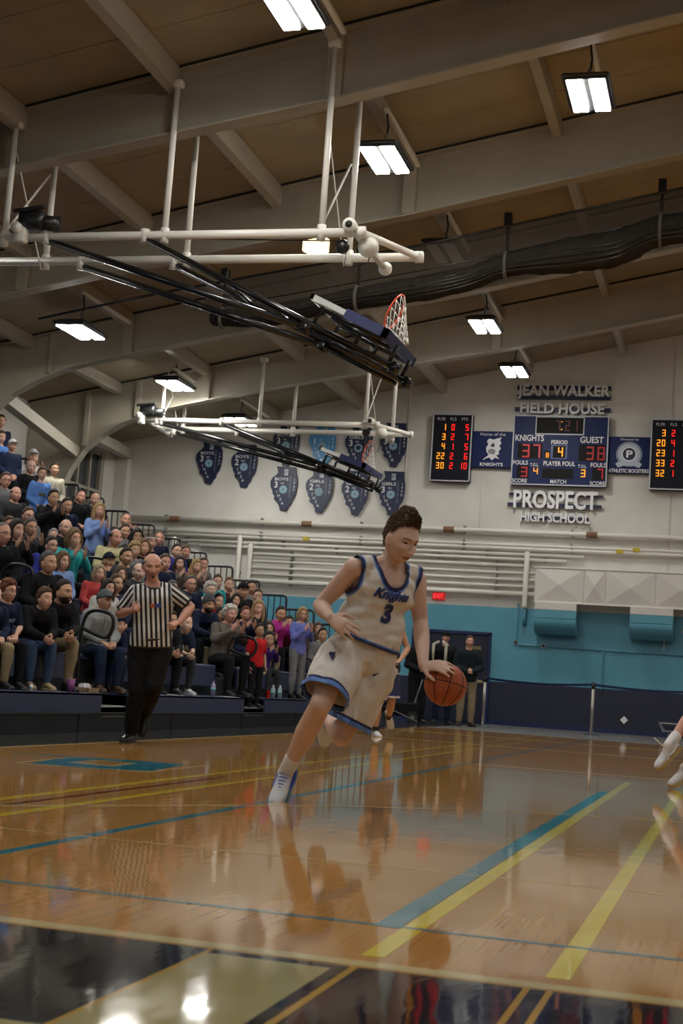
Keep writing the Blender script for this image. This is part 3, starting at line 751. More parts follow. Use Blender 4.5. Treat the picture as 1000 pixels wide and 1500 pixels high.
b = MB(); b.tube([(-4.83, 33.85, 2.84), (-4.83, 33.85, 2.5), (-4.83, 33.97, 2.42)], .045, 12, flat=True); o = b.obj('pipe_elbow', M_TEAL, smooth=True); tag(o, 'short turquoise pipe end entering the wall below the upright pipe by the quilted box', 'pipe')
m_band = mat('brown_pipe_label', (.20, .10, .05), .6); m_yel = mat('yellow_tag', (.55, .40, .02), .5)
for i, (x, l) in enumerate(((-13.95, 'brown pipe band at the left end of the top pipe'), (-10.4, 'brown pipe band left of the player on the top pipe'), (-6.78, 'brown pipe band just right of the player on the top pipe'), (-3.33, 'brown pipe band under the sign on the top pipe'))):
    b = MB(); b.tube([(x - .13, 33.86, 4.62), (x + .13, 33.86, 4.62)], .072, 14, flat=True); tag(b.obj('pipe_band', m_band, smooth=False), l, 'pipe label', 'brown bands on the top pipe')
for x, z, l in ((-10.38, 4.24, 'yellow tag below the brown band left of the player'), (-2.66, 4.24, 'lower yellow tag on the pipes above the quilted box'), (-2.28, 4.30, 'upper yellow tag on the pipes above the quilted box')):
    b = MB(); b.bbox((x - .08, 33.78, z - .05), (x + .08, 33.82, z + .05), .01); tag(b.obj('valve_tag', m_yel), l, 'tag', 'yellow tags on the pipes')
for x, z0, z1, l in ((-7.98, 5.9, 8.0, 'thin conduit running down the wall left of the player score panel'), (-6.05, 4.7, 5.75, 'thin conduit below the left score panel')):
    b = MB(); b.tube([(x, 33.96, z0), (x, 33.96, z1)], .018, 8); tag(b.obj('conduit', M_WHITE, smooth=True), l, 'conduit', 'conduits on the far wall')
# quilted acoustic box with pyramids
qb = empty('quilted_wall_box', (-4.57, 33.45, 2.96), 0, 'long white wall box with quilted pyramid panels above the turquoise units', 'wall box')
x = 0.0; m_q = mat('white_quilted_panel', (.60, .565, .52), .5)
for k, wdt in enumerate((1.14, .50, 1.13, 1.13, 1.13, .5, 1.13)):
    b = MB(); h = .79; d = .07
    b.box((x, .02, 0), (x + wdt, .55, h))
    vs = [(x + .02, .02, .02), (x + wdt - .02, .02, .02), (x + wdt - .02, .02, h - .02), (x + .02, .02, h - .02), (x + wdt / 2, .02 - d, h / 2)]
    b.add(vs, [(0, 1, 4), (1, 2, 4), (2, 3, 4), (3, 0, 4)]); b.obj('pyramid_panel', m_q, qb); x += wdt + .006
b = MB(); b.box((-.02, .0, -.03), (x, .55, 0)); b.box((-.02, 0, h), (x, .55, h + .03)); b.obj('box_rail', M_PIPE, qb)
for k, (ux, l) in enumerate(((-4.53, 'white and turquoise curved wall unit under the left end of the quilted box'), (-2.33, 'white and turquoise curved wall unit under the middle of the quilted box'), (-.1, 'curved wall unit beyond the right edge of the picture'))):
    t = empty('wall_unit', (ux, 33.35, 2.20), 0, l, 'wall unit', 'curved wall units under the quilted box'); w_ = .97
    def side(z0, z1, nm, m):
        zs = np.linspace(z0, z1, 8); pr = []
        for z in zs:
            f = max(0, (0.30 - z) / .30); pr.append((.0 + .28 * f ** 2, z))
        pts = [(y, z) for y, z in pr] + [(.62, z1), (.62, z0)]
        b = MB(); b.prism(pts, 'x', 0, w_); b.obj(nm, m, t, fix=True)
    side(0, .36, 'grille_cover', M_TEAL); side(.37, .56, 'upper_cover', M_TEAL); side(.565, .73, 'top_cover', m_q)
# ---------------------------------------------------------------- exit sign, doors, small wall fittings
t = empty('exit_sign', (-6.95, 33.95, 2.92), 0, 'small red lit exit sign just right of the player shoulder', 'sign')
b = MB(); b.bbox((-.15, -.03, -.02), (.15, .05, .17), .01); b.obj('sign_box', mat('dark_red_sign', (.10, .01, .01), .4, emit=(1, .02, .02), estr=.35), t)
wall_text('lettering', 'EXIT', 0, .075, -.036, .11, mat('red_lit_letters', (.8, .05, .05), .4, emit=(1, .03, .04), estr=1.6), t, w=.24)
t = struct(empty('door_1', (-7.5, WY, 0))); 
b = MB(); b.bbox((-.05, -.06, 0), (.0, .02, 2.16), .01); b.bbox((1.83, -.06, 0), (1.9, .02, 2.16), .01); b.bbox((-.05, -.06, 2.1), (1.9, .02, 2.18), .01); b.obj('door_frame', M_NAVY, t)
for k in range(2):
    b = MB(); b.bbox((.0 + k * .92, -.035, .02), (.91 + k * .92, .0, 2.09), .008); df = b.obj('door_leaf', mat('dark_navy_door', (.008, .010, .028), .4), t)
    b = MB(); b.bbox((.1 + k * .92, -.09, .98), (.8 + k * .92, -.06, 1.03), .008); b.bbox((.12 + k * .92, -.07, .98), (.16 + k * .92, -.03, 1.03), .005); b.bbox((.74 + k * .92, -.07, .98), (.78 + k * .92, -.03, 1.03), .005); b.obj('push_bar', M_GREY, df)
b = MB(); b.bbox((1.28, -.05, 1.72), (1.66, -.036, 1.83), .004); b.obj('door_notice', mat('faded_yellow_notice', (.16, .12, .05), .6), t)
for x, z, r, l in ((-5.02, 1.98, .055, 'small round grey dial on the wall left of the first wall unit'), (-4.35, 1.93, .06, 'small round wall fitting under the first wall unit')):
    t = empty('wall_dial', (x, WY - .03, z), 0, l, 'wall fitting')
    b = MB(); b.tube([(0, .03, 0), (0, -.02, 0)], r, 16, flat=True); b.obj('body', M_GREY, t, smooth=False)
    b = MB(); b.tube([(0, -.021, 0), (0, -.03, 0)], r * .6, 16, flat=True); b.obj('face', M_BLKM, t)
b = MB(); b.tube([(-5.0, 33.96, 2.06), (-5.0, 33.96, 2.9)], .018, 8); b.tube([(-4.95, 33.96, 1.93), (-.5, 33.96, 1.90)], .018, 8); b.tube([(-2.95, 33.96, 1.9), (-2.95, 33.96, 1.0)], .018, 8)
tag(b.obj('conduit', M_TEAL, smooth=True), 'turquoise conduit crossing the wall under the wall units', 'conduit')
b = MB(); q = [(0, .09), (.09, 0), (0, -.09), (-.09, 0)]; b.prism([(x - 2.4, z + .33) for x, z in q], 'y', WY - .03, WY - .0); tag(b.obj('diamond_plate', M_LETTER, fix=True), 'small white diamond-shaped plate low on the navy wall', 'wall plate')
# ---------------------------------------------------------------- queue posts and belt
def stanchion(x, y, label):
    t = empty('queue_post', (x, y, 0), 0, label, 'queue post', 'belt barrier posts')
    b = MB(); b.tube([(0, 0, .0), (0, 0, .018)], .17, 24, flat=True); b.tube([(0, 0, .018), (0, 0, .05)], [.15, .05], 24, flat=True); b.obj('base', M_CHROME, t, smooth=False)
    b = MB(); b.tube([(0, 0, .03), (0, 0, .98)], .032, 16, flat=True); b.obj('pole', mat('brushed_post', (.42, .40, .36), .35, .7), t, smooth=True)
    b = MB(); b.tube([(0, 0, .96), (0, 0, 1.08)], .042, 16, flat=True); b.ell((0, 0, 1.08), (.042, .042, .02)); b.obj('belt_head', M_BLKM, t, smooth=True)
    return t
S = [(-5.2, 31.0), (-2.78, 30.1), (-.3, 29.2), (2.3, 28.3)]
for (x, y), l in zip(S, ('steel queue post beside the man in khaki trousers', 'steel queue post standing alone before the navy wall', 'steel queue post beyond the right edge of the picture', 'steel queue post beyond the right edge of the picture')): stanchion(x, y, l)
for i in range(3):
    a, c = Vector((*S[i], 0)), Vector((*S[i + 1], 0)); d = (c - a).normalized(); a += d * .045; c -= d * .045; n_ = 10; vs = []; fs = []; nn = Vector((-d.y, d.x, 0)) * .001
    for k in range(n_ + 1):
        f = k / n_; p = a.lerp(c, f); z = 1.045 - .05 * math.sin(f * PI)
        for s in (nn, -nn): vs += [p + s + Vector((0, 0, z - .025)), p + s + Vector((0, 0, z + .025))]
    for k in range(n_):
        q = 4 * k; e = q + 4; fs += [(q, e, e + 1, q + 1), (q + 2, q + 3, e + 3, e + 2), (q + 1, e + 1, e + 3, q + 3), (q, q + 2, e + 2, e)]
    b = MB(); b.add(vs, fs); tag(b.obj('barrier_belt', M_NAVY, fix=True), ('navy belt stretched between the two steel queue posts in view', 'navy belt leaving the lone queue post toward the right edge', 'navy belt beyond the right edge of the picture')[i], 'belt')
b = MB(); b.bbox((-5.75, 31.0, .93), (-5.25, 31.04, .98), .01); tag(b.obj('door_bar', mat('pale_brass_bar', (.35, .30, .15), .4, .5)), 'pale brass bar reaching from the door to the first queue post', 'bar')
# ---------------------------------------------------------------- state shaped banners
IL = [(90,210),(262,212),(265,262),(280,300),(284,360),(276,440),(262,480),(245,500),(235,540),(215,562),(205,590),(190,600),(165,590),(145,592),(138,560),(120,525),(85,502),(88,470),(70,452),(66,425),(45,390),(42,340),(60,308),(84,290),(104,268),(104,245)]
ILn = [((x - 163) / 242, (405 - y) / 390) for x, y in IL]
m_ban = mat('navy_banner_board', (.012, .018, .055), .45); m_banb = mat('sky_blue_banner_board', (.05, .25, .50), .45)
m_bl = mat('pale_grey_blue_print', (.45, .50, .58), .5); m_disc = mat('pale_disc_print', (.32, .50, .60), .5)
m_nv = mat('dark_print', (.012, .018, .05), .5)
def banner(cx, cz, top, place, sport, year, label, blue=False, disc='ball'):
    t = empty('state_banner', (cx, 33.92, cz), 0, label, 'banner', 'state-shaped banners on the far wall')
    Wd, Ht = .71, 1.13
    b = MB(); b.prism([(x * Wd, z * Ht) for x, z in ILn], 'y', 0, .05); b.obj('board', m_banb if blue else m_ban, t, fix=True)
    L = M_LETTER
    if top: wall_text('lettering', top, -.06, .245, -.003, .075, L, t, w=.36, off=.01)
    wall_text('lettering', place[0], -.20, .10, -.003, .16, L, t, off=.015)
    wall_text('lettering', place[1:], -.03, .135, -.003, .045, L, t)
    for k, ch in enumerate('IHSA'): wall_text('lettering', ch, -.165 + k * .055, -.085 - k * .095, -.003, .07, L, t, off=.01)
    for k, ch in enumerate(sport):
        wall_text('lettering', ch, .175, .30 - k * (.56 / max(8, len(sport))), -.003, .036, m_bl, t)
    for k, ch in enumerate(year): wall_text('lettering', ch, .285 - k * .004, .24 - k * .088, -.003, .06, L, t)
    for k, ch in enumerate('P'): 
        b = MB(); b.box((.0, -.003, .34), (.10, 0, .50)); b.obj('print_block', m_bl, t)
        wall_text('lettering', ch, .05, .42, -.006, .10, m_nv, t)
    b = MB(); c = (0.0, -.02); rr = .105
    b.prism([(c[0] + rr * math.cos(a), c[1] + rr * math.sin(a)) for a in np.linspace(0, 2 * PI, 28, endpoint=False)], 'y', -.004, 0); ds = b.obj('print_disc', m_disc, t, fix=True)
    b = MB()
    def ring(r0, r1):
        A = np.linspace(0, 2 * PI, 29)
        for i in range(28):
            b.add([(c[0] + r * math.cos(a), -.006, c[1] + r * math.sin(a)) for r, a in ((r0, A[i]), (r1, A[i]), (r1, A[i + 1]), (r0, A[i + 1]))], [(0, 1, 2, 3)])
    if disc == 'target': ring(.07, .088); ring(.028, .045)
    elif disc == 'star': b.prism([(c[0] + (.05 if k % 2 else .09) * math.cos(k * PI / 6), c[1] + (.05 if k % 2 else .09) * math.sin(k * PI / 6)) for k in range(12)], 'y', -.008, -.005); 
    else:
        ring(.082, .092)
        for a in (.5, 1.6, 2.6): b.box((c[0] - .06, -.007, c[1] - .005), (c[0] + .06, -.006, c[1] + .005), 0, Matrix.Translation((c[0], 0, c[1])) @ Matrix.Rotation(a, 4, 'Y') @ Matrix.Translation((-c[0], 0, -c[1])))
    b.obj('print_mark', m_nv, ds)
    for x in (-.15, .15): b = MB(); b.box((x, .05, .3), (x + .03, .079, .4)); b.obj('bracket', M_GREY, t)
banner(-13.17, 6.12, 'BOYS', '3RD', 'GYMNASTICS', '1963', 'navy state-shaped banner, leftmost of all, boys 3rd 1963')
banner(-12.21, 6.05, 'BOYS', '2ND', 'GYMNASTICS', '1965', 'navy state-shaped banner, second from the left, boys 2nd 1965')
banner(-11.13, 6.63, 'BOYS', '3RD', 'BASEBALL', '2001', 'navy banner behind the hoop arms, first in the upper row, 3rd')
banner(-10.17, 6.64, '', '1ST', 'BASEBALL', '1994', 'sky-blue state-shaped banner, the only light one, 1st', blue=True)
banner(-9.22, 6.61, 'GIRLS', '3RD', 'SOCCER', '1991', 'navy banner in the upper row with a soccer ball, 3rd 1991', disc='star')
banner(-8.33, 6.68, 'GIRLS', '3RD', 'CROSSCOUNTRY', '1989', 'navy banner at the right end of the upper row, girls 3rd 1989')
banner(-11.11, 5.50, 'BOYS', '3RD', 'CROSSCOUNTRY', '1969', 'navy banner, first in the lower row, boys 3rd 1969')
banner(-10.17, 5.47, 'GIRLS', '2ND', 'ARCHERY', '1978', 'navy banner in the lower row with a target mark, girls 2nd 1978', disc='target')
banner(-9.23, 5.44, 'GIRLS', '2ND', 'GYMNASTICS', '1982', 'navy banner in the lower row behind the farther hoop, 2nd 1982')
banner(-8.31, 5.46, 'GIRLS', '3RD', 'BADMINTON', '1990', 'navy banner at the right end of the lower row, girls 3rd 1990')
# ---------------------------------------------------------------- scoreboards
m_sb = mat('royal_navy_board', (.006, .015, .085), .5, spec=.25); m_panel = mat('black_display_window', (.006, .005, .005), .6, spec=.2)
m_red = mat('lit_red_digit', (.3, .01, .01), .4, emit=(1, .015, .01), estr=1.25); m_amb = mat('lit_amber_digit', (.4, .2, .01), .4, emit=(1, .33, .015), estr=1.3)
m_redd = mat('dim_red_digit', (.15, .01, .01), .4, emit=(1, .02, .03), estr=.33); m_reddd = mat('unlit_red_digit', (.06, .01, .01), .5, emit=(1, .05, .02), estr=.025)
SEG = {'0': 'abcdef', '1': 'bc', '2': 'abged', '3': 'abgcd', '4': 'fgbc', '5': 'afgcd', '6': 'afgecd', '7': 'abc', '8': 'abcdefg', '9': 'abcfgd'}
def digit(ch, x, z, w_, h, y, m, parent, name='digit'):
    """seven segment numeral, centre x,z"""
    t = h * .115; b = MB(); a, c = w_ / 2, h / 2
    R = {'a': (-a, c - t, a, c), 'g': (-a, -t / 2, a, t / 2), 'd': (-a, -c, a, -c + t), 'b': (a - t, 0, a, c), 'c': (a - t, -c, a, 0), 'f': (-a, 0, -a + t, c), 'e': (-a, -c, -a + t, 0)}
    for s in SEG[ch]:
        x0, z0, x1, z1 = R[s]; b.box((x + x0, y - .004, z + z0), (x + x1, y, z + z1))
    return b.obj(name, m, parent)
def number(s, x, z, w_, h, y, m, parent):
    n = len(s); st = w_ * 1.5
    for k, ch in enumerate(s): digit(ch, x + (k - (n - 1)) * st, z, w_, h, y, m, parent)
def board(x0, x1, z0, z1, label, name='scoreboard', cat='scoreboard', base=None):
    t = empty(name, (x0, 33.78, z0), 0, label, cat)
    b = MB(); b.bbox((0, 0, 0), (x1 - x0, .2, z1 - z0), .01); b.obj('cabinet', base or m_sb, t)
    w_, h = x1 - x0, z1 - z0; f = .03
    for lo, hi in (((0, -.02, 0), (f, .0, h)), ((w_ - f, -.02, 0), (w_, 0, h)), ((0, -.02, 0), (w_, 0, f)), ((0, -.02, h - f), (w_, 0, h))): b = MB(); b.bbox(lo, hi, .005); b.obj('trim', M_FRM, t)
    return t, w_, h
M_FRM = mat('white_board_trim', (.55, .57, .60), .4)
sb, w_, h = board(-5.33, -3.04, 5.76, 7.47, 'large blue scoreboard reading knights 37, under the hall name sign')
def st(body, u0, u1, v0, v1, m=M_LETTER): wall_text('lettering', body, (u0 + u1) / 2 * w_, (1 - (v0 + v1) / 2) * h, -.022, (v1 - v0) * h, m, sb, w=(u1 - u0) * w_, off=.012)
def wn(u0, u1, v0, v1, m=m_panel, y=-.006, nm='display_window'): b = MB(); b.box((u0 * w_, y, (1 - v1) * h), (u1 * w_, 0, (1 - v0) * h)); return b.obj(nm, m, sb)
def dg(s, u, v, du, dv, m): number(s, u * w_, (1 - v) * h, du * w_, dv * h, -.010, m, sb)
wn(.235, .745, .015, .275, M_FRM, -.004, 'clock_trim'); wn(.245, .735, .03, .26, m_panel, -.008)
for ch, u in (('7', .47), ('2', .57), ('1', .65)): digit(ch, u * w_, .855 * h, .05 * w_, .15 * h, -.012, m_reddd, sb)
for v in (.09, .20): b = MB(); b.box((.505 * w_, -.014, (1 - v) * h - .012), (.515 * w_, -.009, (1 - v) * h + .012)); b.obj('clock_dot', m_amb, sb)
st('KNIGHTS', .03, .33, .285, .375); st('GUEST', .71, .95, .295, .385); st('PERIOD', .41, .58, .355, .41)
wn(.06, .32, .41, .62); dg('37', .26, .515, .075, .19, m_redd); wn(.34, .40, .51, .62); dg('8', .375, .57, .030, .065, m_amb)
wn(.41, .58, .42, .62, mat('light_navy_frame', (.05, .08, .25), .4), -.004, 'period_frame'); wn(.43, .56, .435, .605); dg('4', .51, .52, .05, .13, m_amb)
wn(.70, .97, .41, .64); dg('38', .93, .53, .075, .19, mat('faint_red_digit', (.15, .01, .01), .4, emit=(1, .03, .03), estr=.16))
st('FOULS', .02, .175, .655, .715); st('T.O.L.', .20, .29, .69, .735); st('PLAYER FOUL', .34, .67, .655, .72); st('T.O.L.', .70, .79, .695, .74); st('FOULS', .83, .985, .665, .725)
wn(.06, .19, .73, .90); dg('3', .14, .815, .065, .14, m_redd); dg('4', .26, .80, .045, .09, m_amb); wn(.33, .655, .76, .90); dg('3', .755, .815, .045, .105, m_amb); wn(.85, .98, .73, .90); dg('7', .93, .815, .06, .14, m_redd)
st('SCORE', .02, .175, .915, .97); st('MATCH', .42, .585, .915, .97); st('SCORE', .83, .985, .925, .98)
# side panels with player numbers
def side_panel(x0, x1, z0, z1, rows, label):
    t, w2, h2 = board(x0, x1, z0, z1, label, 'player_score_panel', 'score panel', mat('near_black_board', (.006, .007, .014), .5, spec=.25))
    for s, u in (('PLYR', .22), ('FLS', .52), ('PTS', .80)): wall_text('lettering', s, u * w2, .92 * h2, -.022, .07, M_LETTER, t, w=.20 if s == 'PLYR' else .15)
    for k, (a, c, e) in enumerate(rows):
        z = (.80 - k * .142) * h2
        number(a, .30 * w2, z, .075, .155, -.006, m_amb, t); number(c, .52 * w2, z, .075, .155, -.006, m_red, t)
        if e: number(e, .87 * w2, z, .075, .155, -.006, m_red, t)
    return t
side_panel(-7.33, -6.33, 5.79, 7.47, [('1', '0', '5'), ('3', '2', '7'), ('4', '1', '5'), ('22', '2', '6'), ('30', '2', '10')], 'player score panel left of the scoreboard, first row reads 1 0 5')
side_panel(-2.06, -1.06, 5.74, 7.43, [('3', '2', '4'), ('20', '4', '5'), ('23', '1', '9'), ('33', '2', '3'), ('32', '1', '2')], 'player score panel cut by the right edge, first row reads 3 2')
# sponsor boards
t = empty('sign_board', (-5.83, 33.86, 6.62), 0, 'navy sign board with a white plumed helmet emblem left of the scoreboard', 'sign')
b = MB(); b.bbox((-.50, 0, -.45), (.50, .12, .45), .01); b.obj('board', m_sb, t)
wall_text('lettering', 'Home of the', .0, .375, -.003, .075, M_LETTER, t, w=.62); wall_text('lettering', 'KNIGHTS', .0, -.37, -.003, .085, M_LETTER, t, w=.56, off=.02)
b = MB(); em = [(-.13,-.22),(-.22,-.27),(-.20,-.24),(-.08,-.14),(-.14,-.05),(-.15,.05),(-.10,.12),(-.14,.20),(-.08,.27),(.02,.24),(.10,.27),(.22,.30),(.18,.22),(.22,.16),(.17,.10),(.21,.02),(.16,-.04),(.17,-.12),(.10,-.14),(.19,-.24),(.08,-.20),(.0,-.27),(-.06,-.20)]
b.prism(em, 'y', -.008, 0); b.obj('emblem', M_LETTER, t, fix=True)
b = MB(); b.prism([(-.09, -.10), (.06, -.13), (.09, -.02), (-.02, .02), (-.10, -.02)], 'y', -.012, -.008); b.obj('visor', mat('grey_print', (.25, .25, .28), .5), t, fix=True)
b = MB(); b.prism([(-.05, .08), (.02, .17), (.06, .10), (.02, .05)], 'y', -.012, -.008); b.obj('emblem_detail', m_nv, t, fix=True)
t = empty('sign_board', (-2.55, 33.86, 6.56), 0, 'navy athletic boosters sign board right of the scoreboard', 'sign')
b = MB(); b.bbox((-.49, 0, -.44), (.49, .12, .44), .01); b.obj('board', m_sb, t)
wall_text('lettering', 'Donated by', .0, .37, -.003, .07, M_LETTER, t, w=.42); wall_text('lettering', 'ATHLETIC BOOSTERS', 0, -.38, -.003, .09, M_LETTER, t, w=.94, off=.02)
def disc(r, y, m, nm, cz=.02, n=36): b = MB(); b.prism([(r * math.cos(a), cz + r * math.sin(a)) for a in np.linspace(0, 2 * PI, n, endpoint=False)], 'y', y - .004, y); return b.obj(nm, m, t, fix=True)
disc(.30, -.001, m_bl, 'emblem_ring'); disc(.285, -.005, m_sb, 'emblem_ring'); disc(.27, -.009, m_bl, 'emblem_ring'); disc(.175, -.013, M_LETTER, 'emblem_ring'); disc(.15, -.017, m_nv, 'emblem_disc')
wall_text('lettering', 'P', 0.01, .02, -.024, .17, M_LETTER, t, w=.15, off=.03)
b = MB(); b.prism([(-.31, -.22), (-.25, -.31), (-.1, -.26), (.1, -.26), (.25, -.31), (.31, -.22), (.24, -.16), (.1, -.19), (-.1, -.19), (-.24, -.16)], 'y', -.024, -.018); b.obj('ribbon', m_bl, t, fix=True)
# hall name sign in raised letters
def sign_word(body, x0, x1, z0, z1, label, bars):
    t = empty('wall_sign', ((x0 + x1) / 2, 33.9, (z0 + z1) / 2), 0, label, 'sign', 'raised letter signs above and below the scoreboard')
    wall_text('lettering', body, 0, 0, -.06, z1 - z0, M_LETTER, t, w=(x1 - x0), ext=.03, off=.028)
    for a, c, e, f in bars: b = MB(); b.box((a, .0, c), (e, .04, f)); b.obj('backing_bar', m_nv if False else M_NAVYB, t)
    for x in np.linspace((x0 - x1) / 2 + .1, (x1 - x0) / 2 - .1, 5): b = MB(); b.tube([(x, -.03, 0), (x, .1, 0)], .01, 6); b.obj('standoff_pin', M_GREY, t)
M_NAVYB = mat('navy_sign_backing', (.012, .016, .06), .4)
sign_word('JEAN WALKER', -5.29, -3.06, 7.88, 8.24, 'raised grey letters reading jean walker at the top of the sign', [(-1.13, -.17, 1.13, -.06), (-1.13, .06, 1.13, .17)])
sign_word('FIELD HOUSE', -5.20, -3.18, 7.53, 7.79, 'raised grey letters reading field house right above the scoreboard', [(-1.15, -.07, 1.15, .03)])
sign_word('PROSPECT', -5.24, -3.24, 5.21, 5.65, 'large raised letters reading prospect right under the scoreboard', [(-1.15, -.17, 1.1, -.09), (-1.13, .09, 1.13, .15)])
sign_word('HIGH SCHOOL', -5.06, -3.40, 4.88, 5.12, 'small raised letters reading high school, lowest line of the sign', [(-.8, -.06, .8, .03)])
# ================================================================ people
SKIN = {'fair': (.58, .34, .25), 'pale': (.64, .42, .33), 'tan': (.50, .28, .18), 'ruddy': (.56, .29, .21), 'olive': (.44, .26, .16), 'brown': (.16, .08, .05)}
def m_skin(k): return mat('skin_' + k, SKIN[k], .5, bump=.08, bscale=60, var=.05, vscale=12, spec=.35, sub=.06)
m_lip = mat('lip_skin', (.42, .17, .14), .45); m_eyew = mat('eye_white', (.55, .52, .50), .3); m_iris = mat('dark_iris', (.03, .02, .015), .2)
m_mouth = mat('open_mouth', (.05, .012, .012), .6)
HAIRC = {'chestnut': (.11, .066, .040), 'black': (.010, .008, .008), 'dark': (.022, .014, .010), 'brown': (.070, .041, .025), 'light': (.13, .075, .035), 'blonde': (.32, .21, .09), 'grey': (.22, .21, .20), 'white': (.50, .48, .45), 'greydark': (.09, .085, .08), 'red': (.13, .045, .02), 'ashblonde': (.26, .20, .13)}
def m_hair(k): return mat('hair_' + k, HAIRC[k], .6, bump=.9, bscale=90, var=.3, vscale=60, spec=.3)

def ico(sub):
    bm = bmesh.new(); bmesh.ops.create_icosphere(bm, subdivisions=sub, radius=1)
    v = np.array([q.co[:] for q in bm.verts]); f = np.array([[q.index for q in x.verts] for x in bm.faces]); bm.free()
    v /= np.linalg.norm(v, axis=1)[:, None]; return v, f
ICO = {}
def head_base(d, jaw=.30):
    x, y, z = d[:, 0], d[:, 1], d[:, 2]
    p = d * np.array([.0755, .098, .118])
    lo = np.clip(-z, 0, 1); fr = np.clip(y, 0, 1); bk = np.clip(-y, 0, 1)
    p[:, 0] *= 1 - jaw * lo ** 1.5
    p[:, 0] *= 1 + .05 * np.clip(z, 0, 1)
    p[:, 1] += bk * lo ** 1.2 * .045
    p[:, 1] += fr * lo ** 1.3 * .030
    p[:, 1] -= .006
    return p
def head_arrays(sub=4, jaw=.30, nose=1.0, mouth=0.0, brow=1.0, cheek=1.0):
    if sub not in ICO: ICO[sub] = ico(sub)
    d, f = ICO[sub]; p = head_base(d, jaw); x, z = p[:, 0].copy(), p[:, 2].copy(); fr = np.clip(d[:, 1] * 1.6, 0, 1) ** .7
    G = lambda x0, z0, sx, sz: np.exp(-((x - x0) / sx) ** 2 - ((z - z0) / sz) ** 2)
    dy = .006 * brow * G(0, .026, .05, .011)
    for s in (-1, 1):
        dy -= .0135 * G(s * .031, .003, .017, .0125)
        dy += .008 * nose * G(s * .0125, -.043, .007, .008)
        dy += .006 * cheek * G(s * .046, -.028, .018, .018)
        dy += .0035 * G(s * .031, .012, .015, .004)
    amp = np.interp(z, [-.056, -.047, -.040, -.015, .012, .022], [0, .016, .031, .017, .007, 0]) * nose
    dy += amp * np.exp(-(x / .0085) ** 2)
    dy += .0065 * G(0, -.063, .022, .0055) + .0065 * G(0, -.077, .018, .006) - .0065 * G(0, -.0695, .023, .003) 
    dy += .009 * G(0, -.102, .021, .014) - .004 * G(0, -.089, .02, .006)
    if mouth:
        dy -= .020 * mouth * G(0, -.074, .017, .009)
    p[:, 1] += dy * fr
    mi = np.zeros(len(f), int); c = p[f].mean(1); front = d[f].mean(1)[:, 1] > .4
    ax = np.abs(c[:, 0])
    lip = front & (ax < .025) & (c[:, 2] > -.083 - .004 * mouth) & (c[:, 2] < -.059) & (((ax / .025) ** 2 + ((c[:, 2] + .0705) / (.0105 + .004 * mouth)) ** 2) < 1)
    mi[lip] = 1
    if mouth: mi[front & (((c[:, 0] / .017) ** 2 + ((c[:, 2] + .073) / (.009)) ** 2) < 1)] = 5
    bw = front & (ax > .014) & (ax < .050) & (np.abs(c[:, 2] - (.0265 - .10 * np.abs(ax - .034))) < (.0042 if sub < 6 else .0032)); mi[bw] = 4
    V = [p]; F = [f]; MI = [mi]; n = len(p)
    def addmb(b, mis):
        nonlocal n
        me = b.mesh('t', False); v2, t2 = arrays(me); bpy.data.meshes.remove(me)
        V.append(v2); F.append(t2 + n); MI.append(np.full(len(t2), mis)); n += len(v2)
    for s in (-1, 1):
        k = np.argmin((p[:, 0] - s * .031) ** 2 + (p[:, 2] - .003) ** 2 + (d[:, 1] < 0) * 9)
        ey = p[k, 1]
        b = MB(); b.ell((s * .031, ey - .0078, .002), (.0125, .0115, .0085), seg=12, rings=8); addmb(b, 2)
        b = MB(); b.ell((s * .031, ey + .0005, .002), (.0062, .0044, .0062), seg=8, rings=6); addmb(b, 3)
        b = MB(); b.tube([(s * .017, ey + .001, .006), (s * .031, ey + .0052, .0115), (s * .045, ey - .001, .006)], [.0022, .003, .0022], 6); addmb(b, 0)
        R = Matrix.Rotation(s * .35, 3, 'Z')
        b = MB(); b.ell((s * .077, -.004, -.012), (.007, .019, .031), R, 10, 8); b.ell((s * .081, -.006, -.005), (.005, .014, .018), R, 8, 6); addmb(b, 0)
    return np.vstack(V), np.vstack(F), np.concatenate(MI)
HC = {}
def head_c(key):
    """sub, kind"""
    if key not in HC:
        sub, kind = key
        par = {'m': dict(jaw=.20, nose=1.1, brow=1.3), 'f': dict(jaw=.36, nose=.8, brow=.6), 'mo': dict(jaw=.24, nose=1.1, mouth=1.0), 'fo': dict(jaw=.34, nose=.8, mouth=1.0, brow=.6), 'c': dict(jaw=.30, nose=.65, brow=.4), 'co': dict(jaw=.3, nose=.65, brow=.4, mouth=1.0), 'o': dict(jaw=.22, nose=1.25, brow=1.2, cheek=1.4)}[kind]
        HC[key] = head_arrays(sub, **par)
    return HC[key]
def hairline(th, front, side, back, temple=None):
    """height of the hair edge around the head; th=0 at the face"""
    a = np.abs(th); return np.interp(a, [0, .75, 1.25, 1.45, 1.75, 2.3, PI], [front, front - .008, front - .03 if temple is None else temple, side, side, back, back])
